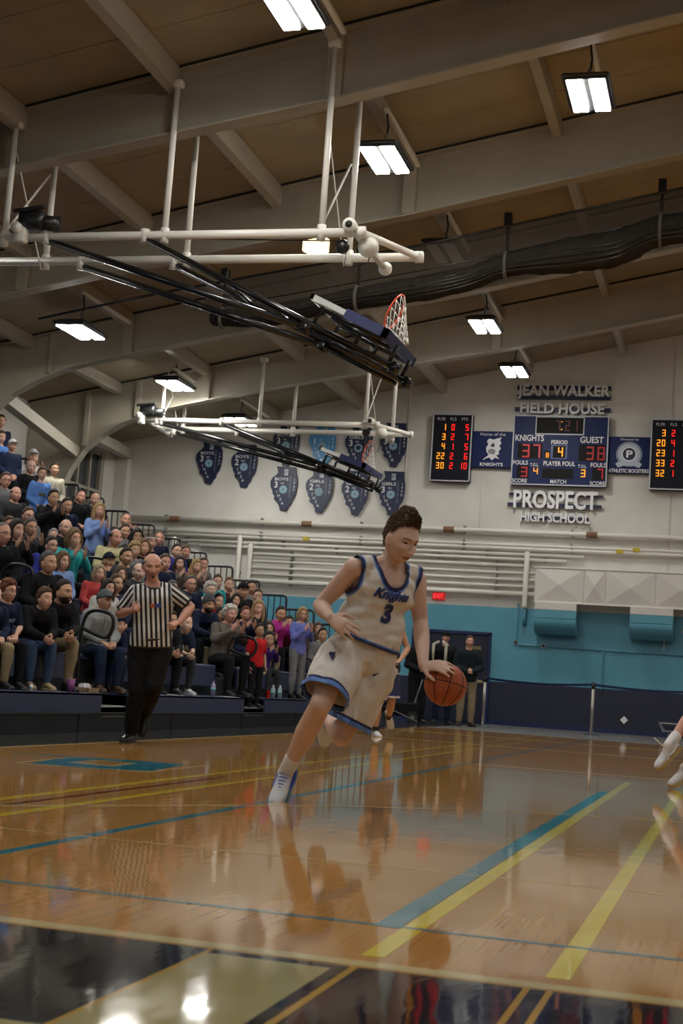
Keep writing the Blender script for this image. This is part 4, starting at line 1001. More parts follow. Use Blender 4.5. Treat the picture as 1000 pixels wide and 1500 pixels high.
def hair_shell(sub, front=.076, side=.004, back=-.072, thick=.015, rough=.006, up=0.0, top=9.0, freq=45.0, sharp=.026, seed=0, temple=None, fwd=0.0):
    if sub not in ICO: ICO[sub] = ico(sub)
    d, f = ICO[sub]; p = head_base(d); th = np.arctan2(d[:, 0], d[:, 1])
    h = p[:, 2] - hairline(th, front, side, back, temple); m = np.clip(h / sharp, 0, 1)
    if top < 1: m = m * np.clip((top - p[:, 2]) / .012, 0, 1)
    m = m * m * (3 - 2 * m)
    nz = np.array([noise.noise(Vector((a * freq + seed, b * freq, c * freq * .5))) for a, b, c in p])
    off = m * (thick + rough * nz) - (1 - m) * .009
    q = p + d * off[:, None]
    q[:, 2] += up * m * np.clip(d[:, 2], 0, 1) * (1 + .5 * nz)
    q[:, 1] += fwd * m * np.clip(d[:, 2], 0, 1) * np.clip(d[:, 1] + .2, 0, 1)
    return q, f
HAIRS = {}
def hair_mesh(style, sub=4):
    key = (style, sub)
    if key in HAIRS: return HAIRS[key]
    extra = None
    if style == 'short': v, t = hair_shell(sub, up=.008)
    elif style == 'quiff': v, t = hair_shell(sub, front=.080, side=.016, thick=.009, rough=.006, up=.024, fwd=.022)
    elif style == 'quiff_': v, t = None, None
    elif style == 'buzz': v, t = hair_shell(sub, front=.080, thick=.005, rough=.002)
    elif style == 'bald': v, t = hair_shell(sub, front=.10, side=-.012, thick=.007, rough=.003, top=.058, temple=.0)
    elif style == 'curly': v, t = hair_shell(sub, front=.058, side=-.03, thick=.030, rough=.024, freq=60)
    elif style == 'cap':
        v, t = hair_shell(sub, front=.050, side=.028, back=.0, thick=.014, rough=0, up=.012, sharp=.004)
    elif style == 'beanie':
        v, t = hair_shell(sub, front=.038, side=.0, back=-.03, thick=.018, rough=.003, up=.03, sharp=.005)
    else:
        v, t = hair_shell(sub, front=.060, side=-.02, thick=.018, rough=.006)
        b = MB()
        if style == 'long':
            for s in (-1, 1):
                b.tube([(s * .055, .045, .065), (s * .078, .018, .02), (s * .084, .010, -.05), (s * .085, .015, -.12), (s * .075, .03, -.20)], [.02, .026, .027, .026, .012], 8)
                b.tube([(s * .05, -.05, .03), (s * .07, -.05, -.05), (s * .075, -.045, -.14), (s * .06, -.05, -.24)], [.04, .042, .04, .02], 8)
            b.tube([(0, -.08, .04), (0, -.085, -.06), (0, -.08, -.16), (0, -.085, -.25)], [.05, .045, .045, .02], 10)
        elif style == 'bob':
            for s in (-1, 1):
                b.tube([(s * .05, .055, .07), (s * .078, .028, .02), (s * .086, .015, -.04), (s * .078, .028, -.10)], [.02, .028, .030, .016], 8)
                b.tube([(s * .05, -.05, .03), (s * .072, -.045, -.05), (s * .065, -.04, -.11)], [.04, .042, .025], 8)
            b.tube([(0, -.08, .04), (0, -.085, -.05), (0, -.08, -.11)], [.05, .048, .03], 10)
        elif style == 'pony':
            b.tube([(0, -.09, .05), (0, -.125, .04), (0, -.14, -.03), (0, -.12, -.12)], [.02, .026, .026, .010], 8)
        me = bpy.data.meshes.new('t'); bmm = MB(); bmm.add(v, [tuple(q) for q in t]); bmm.add(b.v, b.f); r = remesh(bmm, .009, 2)
        v, t = arrays(r); bpy.data.meshes.remove(r)
    HAIRS[key] = (v, t); return HAIRS[key]

def frame(c, fwd, up):
    f = Vector(fwd).normalized(); u = Vector(up); r = f.cross(u).normalized(); u = r.cross(f).normalized()
    return Matrix(((r.x, f.x, u.x, c[0]), (r.y, f.y, u.y, c[1]), (r.z, f.z, u.z, c[2]), (0, 0, 0, 1)))
def xf(M, v, s=1.0):
    A = np.array(M)[:3, :3] * s; return v @ A.T + np.array(M)[:3, 3]

def hand(b, w, d, n, side, curl=(.25, .3, .35, .4), spread=.10, thumb=.5, s=1.0, fr=.0088):
    """w wrist, d toward fingertips, n palm normal (out of the palm), side +1 when the thumb leaves toward d x n"""
    d = Vector(d).normalized(); n = Vector(n); n = (n - d * n.dot(d)).normalized(); t = d.cross(n) * side
    W = Vector(w)
    b.loft([(W - d * .01, t, n, .026 * s, .019 * s), (W + d * .02 * s, t, n, .030 * s, .018 * s), (W + d * .05 * s, t, n, .040 * s, .016 * s), (W + d * .085 * s, t, n, .043 * s, .014 * s), (W + d * .10 * s, t, n, .040 * s, .010 * s)], 14)
    b.ell(W + d * .035 * s + t * .025 * s + n * .008 * s, (.018 * s, .018 * s, .018 * s), seg=10, rings=7)
    L = ((.045, .026, .020), (.050, .030, .021), (.046, .028, .020), (.036, .021, .018))
    for k in range(4):
        a = .030 - .0205 * k
        p = W + d * (.090 - .004 * abs(k - 1.3)) * s + t * a * s
        dd = (d + t * spread * (1.3 - k)).normalized(); pts = [p - dd * .02 * s, p]; ang = 0
        for j, l in enumerate(L[k]):
            ang += curl[k] * (1.0, 1.25, .8)[j]
            q = dd * math.cos(ang) + n * math.sin(ang); p = p + q * l * s; pts.append(p)
        b.tube(pts, [fr * s * 1.05, fr * s * 1.08, fr * s, fr * s * .92, fr * s * .8], 8)
    p = W + d * .025 * s + t * .030 * s; dd = (d * .62 + t * .75 + n * thumb * .5).normalized(); d2 = (d * .9 + t * .35 + n * thumb).normalized()
    b.tube([W + d * .012 * s + t * .012 * s, p, p + dd * .040 * s, p + dd * .040 * s + d2 * .030 * s, p + dd * .040 * s + d2 * .052 * s], [.015 * s, .0145 * s, .0115 * s, .0105 * s, .0085 * s], 8)

PROF = [(-.24, .080, .070), (-.14, .145, .105), (-.02, .168, .118), (.14, .163, .113), (.32, .148, .102), (.46, .145, .098), (.62, .156, .106), (.80, .172, .116), (.93, .175, .114), (1.02, .150, .092), (1.10, .090, .070), (1.20, .056, .056)]
def jt(J):
    P = (J['hipR'] + J['hipL']) / 2; S = (J['shR'] + J['shL']) / 2
    up = (S - P).normalized(); rp = (J['hipR'] - J['hipL']).normalized(); rs = (J['shR'] - J['shL']).normalized()
    return P, S, up, rp, rs
def torso(b, J, gx=0.0, gy=0.0, t0=-1, t1=9, k=1.0, seg=26, belly=0.0, prof=None, bend=None, pw=2.3):
    P, S, up, rp, rs = jt(J); L = (S - P).length; secs = []
    for t, a, c in (prof or PROF):
        if t < t0 or t > t1: continue
        tt = min(max(t, 0), 1); r = rp.lerp(rs, tt); r = (r - up * r.dot(up)).normalized(); f = up.cross(r)
        f = f * 1.0
        ce = P + (S - P) * t
        if J.get('bend') is not None: ce = ce + J['bend'] * math.sin(PI * min(max(t, 0), 1))
        bl = belly * math.exp(-((t - .3) / .25) ** 2)
        secs.append((ce + f * bl * .5, r, f, a * k + gx, c * k + gy + bl * .5))
    b.loft(secs, seg, pw=pw)
def seg_pts(a, c, radii):
    n = len(radii); return [a.lerp(c, i / (n - 1)) for i in range(n)]
def arm(b, J, s, g=0.0, k=1.0, upto=1.0, seg=14):
    a, e, w = J['sh' + s], J['el' + s], J['wr' + s]
    r1 = [.058, .056, .050, .044, .041]; r2 = [.041, .044, .041, .033, .027]
    b.tube(seg_pts(a, e, r1), [r * k + g for r in r1], seg)
    if upto > 0:
        w2 = e.lerp(w, upto); b.tube(seg_pts(e, w2, r2), [r * k + g for r in r2], seg)
    
def leg(b, J, s, g=0.0, k=1.0, upto=1.0, seg=16):
    h, kn, an = J['hip' + s], J['kn' + s], J['an' + s]
    r1 = [.092, .088, .078, .066, .058]; r2 = [.056, .058, .060, .050, .040, .037]
    b.tube(seg_pts(h, kn, r1), [r * k + g for r in r1], seg)
    b.tube(seg_pts(kn, kn.lerp(an, upto), r2), [r * k + g for r in r2], seg)
    b.ell(kn, (.056 * k + g,) * 3)

def shoe_parts(an, toe, up=Vector((0, 0, 1)), L=.29, high=.09, sock=None):
    """upper and sole MBs; an ankle joint, toe direction"""
    f = Vector(toe).normalized(); u = Vector(up); r = f.cross(u).normalized(); u = r.cross(f).normalized()
    base = Vector(an) - u * high
    def pt(y, x, z): return base + f * y + r * x + u * z
    st = [(-.072, .022, .05), (-.062, .034, .075), (-.03, .038, .098), (.01, .039, .100), (.05, .041, .085), (.09, .045, .066), (.13, .048, .052), (.17, .044, .045), (.20, .034, .036), (.215, .018, .022)]
    k = L / .287
    up_ = MB(); secs = []
    for y, hw, hh in st: secs.append((pt(y * k, 0, (.018 + hh) / 2 * 1.0 + .0), r, u, hw * k, (hh - .012) / 2 + .008))
    up_.loft(secs, 18, pw=2.6)
    up_.tube([pt(-.02, 0, .075), pt(-.015, 0, .115)], .043, 16, flat=True)
    so = MB(); out = []
    for s_, lst in ((1, st), (-1, st[::-1])):
        for y, hw, hh in lst: out.append((s_ * (hw + .006) * k, y * k))
    lo = [pt(y, x, -.006) for x, y in out]; hi = [pt(y, x, .026) for x, y in out]; n = len(out)
    so.add(lo + hi, [tuple(range(n)), tuple(range(2 * n - 1, n - 1, -1))] + [(i, i + n, (i + 1) % n + n, (i + 1) % n) for i in range(n)])
    return up_, so, pt

def fold(v, f_amp=.006, freq=9.0, seed=0.0, aniso=(1, 1, 1)):
    """cloth folds: push points along a noise field"""
    out = v.copy(); c = v.mean(0)
    for i, (x, y, z) in enumerate(v):
        q = Vector((x * freq * aniso[0] + seed, y * freq * aniso[1], z * freq * aniso[2]))
        n = noise.noise(q) + .5 * noise.noise(q * 2.1)
        out[i] += NRM[i] * n * f_amp
    return out
NRM = None
def folded(me, amp=.006, freq=9.0, seed=0.0, aniso=(1, 1, 1)):
    global NRM
    n = len(me.vertices); a = np.empty(n * 3)
    me.vertices.foreach_get('normal', a); NRM = a.reshape(-1, 3)
    v = np.empty(n * 3); me.vertices.foreach_get('co', v); v = fold(v.reshape(-1, 3), amp, freq, seed, aniso)
    me.vertices.foreach_set('co', v.ravel()); me.update(); return me
def joined(parts):
    """parts: list of (v, t, mi)"""
    V, T, MI, n = [], [], [], 0
    for v, t, mi in parts:
        V.append(v); T.append(t + n); MI.append(mi if hasattr(mi, '__len__') else np.full(len(t), mi)); n += len(v)
    return np.vstack(V), np.vstack(T), np.concatenate(MI)
def body_mats(skin, hairc): return [m_skin(skin), m_lip, m_eyew, m_iris, m_hair(hairc), m_mouth]
# ================================================================ bleachers
BX, BP, BR, BZ = -6.5, .58, .257, .41       # front edge, row pitch, rise, first deck height
Y0B, Y1B, NR = 6.0, 26.5, 15
AIS = [(14.18, 15.0), (18.85, 19.75)]
def segs(k):
    out = []; y = Y0B
    for a, c in AIS: out.append((y, a)); y = c
    out.append((y, Y1B)); return out
bl = empty('bleacher_stand', (BX, Y0B, 0), 0, 'navy and black bleacher stand of stepped rows along the left wall', 'bleachers')
O = Vector((BX, Y0B, 0))
def bpart(name, b, m, par=bl, smooth=False): b.v = [tuple(Vector(q) - O) for q in b.v]; return b.obj(name, m, par, smooth=smooth)
for k in range(NR):
    x = BX - BP * k; z = BZ + BR * k
    if k == 0:
        for a, c in segs(0):
            n = max(1, round((c - a) / 2.6)); 
            for i in range(n):
                ya = a + (c - a) * i / n + .008; yb = a + (c - a) * (i + 1) / n - .008
                b = MB(); b.bbox((x - .03, ya, .205), (x, yb, z), .006); b.bbox((x - BP - .2, ya, z - .03), (x + .0, yb, z), .006); bpart('front_panel', b, M_NAVYP)
        n = 8
        for i in range(n):
            ya = Y0B + (Y1B - Y0B) * i / n + .01; yb = Y0B + (Y1B - Y0B) * (i + 1) / n - .01
            b = MB(); b.bbox((x - .06, ya, .0), (x - .02, yb, .195), .004); bpart('kick_board', b, M_BLACKP)
        b = MB(); b.bbox((x - .03, Y0B, .192), (x + .012, Y1B, .206), .002); bpart('edge_trim', b, M_BLKM)
        for a, c in AIS:
            b = MB(); b.bbox((x - .40, a + .03, .255), (x - .02, c - .03, .275), .005); bpart('aisle_step', b, M_GREY)
            b = MB(); b.bbox((x - .36, a + .03, .155), (x - .0, c - .03, .17), .005); bpart('aisle_step', b, M_GREY)
            b = MB(); b.bbox((x - BP - .2, a, z - .03), (x - .42, c, z), .006); bpart('deck', b, M_GREYD) if False else bpart('deck', b, M_BLACKP)
    else:
        b = MB(); b.bbox((x - BP - .2, Y0B, z - .03), (x, Y1B, z), .006); bpart('deck', b, M_BLACKP)
        b = MB(); b.bbox((x - .02, Y0B, z - BR + .0), (x, Y1B, z - .03), .003); bpart('riser', b, M_BLACKP)
        if k == 1: b = MB(); b.bbox((x - .02, Y0B, .0), (x, Y1B, z - BR - .03), .003); bpart('riser', b, M_BLACKP)
    for a, c in segs(k):
        n = max(1, round((c - a) / 1.55))
        for i in range(n):
            ya = a + (c - a) * i / n + .005; yb = a + (c - a) * (i + 1) / n - .005
            b = MB(); b.bbox((x - .80, ya, z + .34), (x - .46, yb, z + .42), .02); b.bbox((x - .50, ya, z + .12), (x - .46, yb, z + .36), .01); bpart('seat_module', b, M_NAVYP)
# stepped end rails
m_rail = mat('black_rail', (.008, .009, .012), .35)
for k in range(NR):
    x = BX - BP * k - .2; z = BZ + BR * k; zt = z + 1.15; xl = x - .72; b = MB()
    b.tube([(x, Y1B, z - .02), (x, Y1B, zt - .07), (x - .02, Y1B, zt - .02), (x - .07, Y1B, zt), (xl + .05, Y1B, zt)], .024, 8); r = bpart('end_rail', b, m_rail, smooth=True)
    b = MB(); b.tube([(x, Y1B, z + .12), (xl, Y1B, z + .12)], .013, 6); bpart('bottom_bar', b, m_rail, r, True)
    for j in range(1, 6):
        xx = x - .125 * j; b = MB(); b.tube([(xx, Y1B, z + .12), (xx, Y1B, zt)], .013, 6); bpart('baluster', b, m_rail, r, True)
# aisle handrails: tilted loops on a post
def loop_rail(px, py, pz, w_, h, label, tilt=.0):
    t = empty('aisle_handrail', (px, py, pz), 0, label, 'handrail', 'looped handrails in the aisles')
    b = MB(); pts = [(0, 0, 0), (0, 0, h * .65), (.02, 0, h * .84), (w_ * .18, 0, h * .96), (w_ * .45, 0, h), (w_ * .85, 0, h * .97), (w_ * .99, 0, h * .90), (w_, 0, h * .80), (w_ * .90, 0, h * .70), (w_ * .7, 0, h * .675), (w_ * .3, 0, h * .73), (.02, 0, h * .77)]
    pts = [pts[0]] + [tuple(p) for p in dense(pts[1:], 4)]; b.tube(pts, .021, 8); b.obj('rail_loop', m_rail, t, smooth=True)
    b = MB(); b.tube([(0, 0, 0), (0, 0, .03)], .05, 12, flat=True); b.obj('post_foot', M_BLACKP, t); return t
loop_rail(-7.0, 14.55, BZ, .38, .90, 'black looped handrail beside the man in the grey cap')
loop_rail(-8.1, 14.6, BZ + 2 * BR, .42, .86, 'black looped handrail above the grey cap, third row of the first aisle')
loop_rail(-9.3, 14.6, BZ + 4 * BR, .45, .86, 'black looped handrail high in the first aisle at the left edge')
loop_rail(-6.95, 19.25, BZ, .42, .86, 'black looped handrail in front of the boy in the red shirt')
loop_rail(-8.2, 19.3, BZ + 2 * BR, .42, .86, 'black looped handrail behind the red-shirted boy, third row of the second aisle')
loop_rail(-9.4, 19.3, BZ + 4 * BR, .42, .86, 'black looped handrail beside the older curly-haired woman, second aisle')
# things left on the front deck
def bottle(p, h, m, cap, label, r=.032):
    t = empty('water_bottle', tuple(p), 0, label, 'bottle', 'bottles on the front deck')
    b = MB(); b.tube([(0, 0, .0), (0, 0, h * .7), (0, 0, h * .84), (0, 0, h * .9)], [r, r, r * .5, r * .42], 14, flat=True); b.obj('body', m, t, smooth=True)
    b = MB(); b.tube([(0, 0, h * .9), (0, 0, h)], r * .45, 12, flat=True); b.obj('cap', cap, t, smooth=True)
    b = MB(); b.tube([(0, 0, h * .32), (0, 0, h * .55)], r * 1.03, 14, flat=True); b.obj('wrapper', mat('pale_teal_wrapper', (.15, .35, .38), .4), t, smooth=True)
m_pet = mat('clear_plastic_bottle', (.35, .45, .48), .1)
def deckp(u, x=-6.6): p = onX(u, 1010, x); return (x, p.y, BZ)
bottle(deckp(400), .20, m_pet, M_LETTER, 'clear water bottle beside the red can, nearer the boy in red')
bottle(deckp(410), .20, m_pet, M_LETTER, 'clear water bottle right of its twin beside the red can')
bottle(deckp(451), .18, mat('blue_bottle', (.10, .16, .45), .2), M_LETTER, 'small blue bottle on the deck next to the standing woman in periwinkle', .028)
bottle(deckp(312), .21, mat('lilac_bottle', (.30, .28, .45), .2), mat('purple_cap', (.2, .1, .4), .4), 'bottle with a purple cap beside the white-shoed boy')
bottle((-6.58, onX(45, 1010, -6.58).y, BZ), .07, M_LETTER, M_LETTER, 'tiny white bottle standing before the tan boots', .018)
b = MB(); b.tube([(0, 0, 0), (0, 0, .12)], .033, 16, flat=True); o = b.obj('drink_can', mat('red_can', (.45, .02, .02), .25, .3), smooth=False); o.location = deckp(393); tag(o, 'small red drink can left of the two clear bottles', 'can')
t = empty('drink_cup', deckp(103, -6.62), 0, 'purple and pink paper cup standing beside the food tray', 'cup')
b = MB(); b.tube([(0, 0, 0), (0, 0, .13)], [.032, .045], 18, flat=True); b.obj('cup_wall', mat('purple_cup', (.22, .06, .20), .4), t, smooth=True)
b = MB(); b.tube([(0, 0, .13), (0, 0, .14)], .047, 18, flat=True); b.obj('lid', mat('pink_lid', (.5, .25, .3), .4), t)
t = empty('food_tray', deckp(125, -6.68), 0, 'cardboard snack tray with crumpled white papers on the deck', 'tray')
b = MB(); b.bbox((-.10, -.14, 0), (.10, .14, .01), .003); 
for lo, hi in (((-.10, -.14, .01), (-.09, .14, .05)), ((.09, -.14, .01), (.10, .14, .04)), ((-.1, -.14, .01), (.1, -.13, .05)), ((-.1, .13, .01), (.1, .14, .05))): b.box(lo, hi)
b.obj('tray', mat('cardboard', (.30, .20, .10), .7), t)
for k, (x, y, c) in enumerate(((.0, -.07, (.55, .55, .6)), (.01, .0, (.6, .58, .55)), (-.01, .07, (.45, .2, .12)))):
    b = MB(); b.ell((x, y, .05), (.05, .05, .045), seg=8, rings=6); b.v = [tuple(Vector(q) + Vector([noise.noise(Vector(q) * 60 + Vector((i * 9 + k, 0, 0))) * .02 for i in range(3)])) for q in b.v]; b.obj('crumpled_paper', mat('paper_%d' % k, c, .7), t)
def flat_paper(u, l, c=(.5, .5, .52)):
    b = MB(); b.box((-.10, -.14, 0), (.10, .14, .004)); o = b.obj('paper_sheet', mat('sheet', c, .6)); p = deckp(u, -6.63); o.location = p; o.rotation_euler = (0, 0, u); tag(o, l, 'paper', 'papers on the front deck')
flat_paper(258, 'loose white paper on the deck left of the white-shoed boy'); flat_paper(334, 'loose white paper on the deck under the grey-haired woman in the front row')

# ================================================================ spectators
def V(x, y, z): return Vector((x, y, z))
def sit(lean=.06, hands='lap'):
    J = dict(hipR=V(.095, 0, .52), hipL=V(-.095, 0, .52), knR=V(.14, .43, .53), knL=V(-.14, .43, .53), anR=V(.13, .42, .10), anL=V(-.13, .40, .10))
    z = math.sqrt(.50 ** 2 - lean ** 2); J['shR'] = V(.178, lean, .52 + z); J['shL'] = V(-.178, lean, .52 + z); J['bend'] = V(0, -.02 - lean * .12, 0)
    J['head'] = V(0, lean + .055 + lean * .25, .52 + z + .205 - lean * .14); return J
POSES = {}
def pose(name):
    if name == 'lap':
        J = sit(.08); J.update(elR=V(.25, .10, .77), elL=V(-.25, .10, .77), wrR=V(.10, .30, .66), wrL=V(-.09, .31, .66)); H = [('R', V(-.45, .8, -.25), V(0, -.2, -1)), ('L', V(.45, .8, -.25), V(0, -.2, -1))]; c = (.3, .35, .4, .45)
    elif name == 'clasp':
        J = sit(.26); J.update(elR=V(.19, .36, .70), elL=V(-.19, .36, .70), wrR=V(.055, .56, .64), wrL=V(-.05, .56, .66)); H = [('R', V(-.35, .75, -.5), V(-.9, -.3, 0)), ('L', V(.35, .75, -.5), V(.9, -.3, 0))]; c = (.6, .65, .7, .75)
    elif name == 'clap':
        J = sit(.08); J.update(elR=V(.26, .17, .82), elL=V(-.26, .17, .80), wrR=V(.085, .36, .96), wrL=V(-.075, .38, .95)); H = [('R', V(-.12, .55, .85), V(-1, 0, 0)), ('L', V(.12, .5, .88), V(1, 0, 0))]; c = (.08, .08, .1, .14)
    elif name == 'chin':
        J = sit(.14); J.update(elR=V(.20, .30, .74), elL=V(-.22, .20, .78), wrR=V(.05, .30, 1.00), wrL=V(-.04, .40, .70)); H = [('R', V(-.25, .0, 1), V(-.6, -.7, 0)), ('L', V(.5, .8, -.2), V(0, -.2, -1))]; c = (.5, .6, .7, .7)
    elif name == 'stand':
        J = dict(hipR=V(.095, 0, .93), hipL=V(-.095, 0, .93), knR=V(.11, .03, .50), knL=V(-.11, .03, .50), anR=V(.11, 0, .09), anL=V(-.11, 0, .09), shR=V(.178, .02, 1.43), shL=V(-.178, .02, 1.43), elR=V(.235, .0, 1.15), elL=V(-.235, 0, 1.15), wrR=V(.10, .17, 1.00), wrL=V(-.10, .17, 1.01), head=V(0, .07, 1.655)); H = [('R', V(-.6, .6, -.5), V(0, -1, -.3)), ('L', V(.6, .6, -.5), V(0, -1, -.3))]; c = (.3, .35, .4, .45)
    elif name == 'standclap':
        J = dict(hipR=V(.095, 0, .93), hipL=V(-.095, 0, .93), knR=V(.11, .03, .50), knL=V(-.11, .03, .50), anR=V(.11, 0, .09), anL=V(-.11, 0, .09), shR=V(.178, .02, 1.43), shL=V(-.178, .02, 1.43), elR=V(.25, .12, 1.18), elL=V(-.25, .12, 1.17), wrR=V(.075, .31, 1.33), wrL=V(-.065, .33, 1.32), head=V(0, .07, 1.655)); H = [('R', V(-.12, .4, .9), V(-1, 0, 0)), ('L', V(.12, .35, .9), V(1, 0, 0))]; c = (.08, .08, .1, .14)
    elif name == 'arms_down':
        J = dict(hipR=V(.095, 0, .93), hipL=V(-.095, 0, .93), knR=V(.11, .03, .50), knL=V(-.11, .03, .50), anR=V(.11, 0, .09), anL=V(-.11, 0, .09), shR=V(.178, .0, 1.43), shL=V(-.178, .0, 1.43), elR=V(.25, -.02, 1.14), elL=V(-.25, -.02, 1.14), wrR=V(.245, .05, .88), wrL=V(-.245, .05, .88), head=V(0, .05, 1.655)); H = [('R', V(0, .1, -1), V(-1, 0, 0)), ('L', V(0, .1, -1), V(1, 0, 0))]; c = (.3, .35, .4, .45)
    return J, H, c
def get_pose(name, sleeve='long'):
    key = (name, sleeve)
    if key in POSES: return POSES[key]
    J, H, cr = pose(name); R = {'J': J}
    b = MB(); torso(b, J)
    for s in 'RL': arm(b, J, s); leg(b, J, s)
    P_, S_, up, _, _ = jt(J); b.tube([S_ - up * .03, S_ + up * .06 + V(0, .012, 0), J['head'] + V(0, -.015, -.06)], [.062, .055, .054], 14)
    me = remesh(b, .017, 3, .35); v, t = arrays(me); bpy.data.meshes.remove(me); parts = [(v, t, 0)]
    for s, d, n in H:
        b = MB(); hand(b, J['wr' + s], d, n, side_of(s, d, n), cr, fr=.0092); me = remesh(b, .0062, 2, .28); v, t = arrays(me); bpy.data.meshes.remove(me); parts.append((v, t, 0))
    R['body'] = joined(parts)
    R['tops'] = {}
    b = MB(); torso(b, J, .016, .018, -1, .18)
    for s in 'RL': leg(b, J, s, .017, 1.0, .95)
    R['legs'] = folded(remesh(b, .016, 4, .5, 'trousers'), .008, 8.0)
    R['shoes'] = []
    for s in 'RL':
        u_, so, _ = shoe_parts(J['an' + s], V(.12 if s == 'R' else -.12, 1, 0), L=.28, high=.10)
        u_.add(so.v, so.f, 1); R['shoes'].append(u_.mesh('shoe'))
    POSES[key] = R; return R
def side_of(s, d, n):
    # thumb on the body-ward / upper side
    return (1 if s == 'R' else -1) * 1
def get_top(name, style):
    R = get_pose(name)
    if style in R['tops']: return R['tops'][style]
    J = R['J']; P_, S_, up, rp, rs = jt(J); fw = up.cross(rs)
    b = MB(); g = {'sweater': .020, 'tee': .018, 'jacket': .030, 'hoodie': .028, 'coat': .038}[style]
    torso(b, J, g, g, -.16 if style != 'coat' else -.22, 1.12)
    for s in 'RL':
        if style == 'tee': 
            a, e = J['sh' + s], J['el' + s]; b.tube(seg_pts(a, a.lerp(e, .72), [1, 1, 1]), [.074, .070, .068], 14)
        else: arm(b, J, s, g * .75, 1.0, .92)
    if style in ('jacket', 'coat'):
        c = S_ + up * .055; b.tube([c + rs * (.075 * math.cos(a)) + fw * (.070 * math.sin(a) + .0) + up * (.012 - .02 * math.sin(a)) for a in np.linspace(0, 2 * PI, 16, endpoint=False)], .022, 8, closed=True)
    else:
        c = S_ + up * .058; b.tube([c + rs * (.066 * math.cos(a)) + fw * (.064 * math.sin(a) + .008) - up * (.018 * math.sin(a)) for a in np.linspace(0, 2 * PI, 16, endpoint=False)], .012, 8, closed=True)
    if style == 'hoodie':
        c = S_ + up * .03 - fw * .085; b.ell(c, (.11, .06, .07), Matrix((rs, fw, up)).transposed())
        b.tube([c + rs * .09 + up * .02, S_ + rs * .085 + fw * .04 + up * .03, S_ + rs * .03 + fw * .095], .022, 8); b.tube([c - rs * .09 + up * .02, S_ - rs * .085 + fw * .04 + up * .03, S_ - rs * .03 + fw * .095], .022, 8)
    me = folded(remesh(b, .014, 3, .55, style), .011, 8.5, 3.1)
    R['tops'][style] = me; return me
def zip_strip(name):
    J = get_pose(name)['J']; P_, S_, up, rp, rs = jt(J); f = up.cross(rs); b = MB()
    pts = [P_.lerp(S_, t) + (J.get('bend') or V(0, 0, 0)) * math.sin(PI * t) + f * (.118 + .030) for t in (.15, .35, .55, .75, .92)]
    b.tube(pts, .006, 6); return b.mesh('zip')
ZIPS = {}
TARGET = Vector((0.5, 11.0, 1.4))
GL = {}
def glasses_mesh():
    if 'g' not in GL:
        b = MB()
        for s in (-1, 1):
            b.tube([(s * .031 + .020 * math.cos(a), .092, .002 + .015 * math.sin(a)) for a in np.linspace(0, 2 * PI, 14, endpoint=False)], .0022, 5, closed=True)
            b.tube([(s * .051, .090, .004), (s * .076, .04, .006), (s * .080, -.01, .0)], .002, 5)
        b.tube([(-.011, .094, .004), (.011, .094, .004)], .002, 5); GL['g'] = b.mesh('glasses')
    return GL['g']
def brim_mesh():
    if 'b' not in GL:
        b = MB(); pts = []
        for a in np.linspace(-1.15, 1.15, 13): pts.append((.085 * math.sin(a) , .055 + .115 * math.cos(a) ** .8, .052 + .010 * math.cos(a)))
        inn_ = [(.070 * math.sin(a), .045 + .03 * math.cos(a), .060) for a in np.linspace(1.15, -1.15, 13)]
        q = pts + inn_; n = len(q); b.add([Vector(p) for p in q] + [Vector(p) + Vector((0, 0, .006)) for p in q], [])
        fs = []
        for i in range(12):
            j = 25 - i; fs += [(i, i + 1, j - 1, j), (i + n, j + n, j - 1 + n, i + 1 + n)]
        fs += [(i, i + n, (i + 1) % n + n, (i + 1) % n) for i in range(n)]
        b.f = fs; b.m = [0] * len(fs); GL['b'] = b.mesh('brim', False)
    return GL['b']
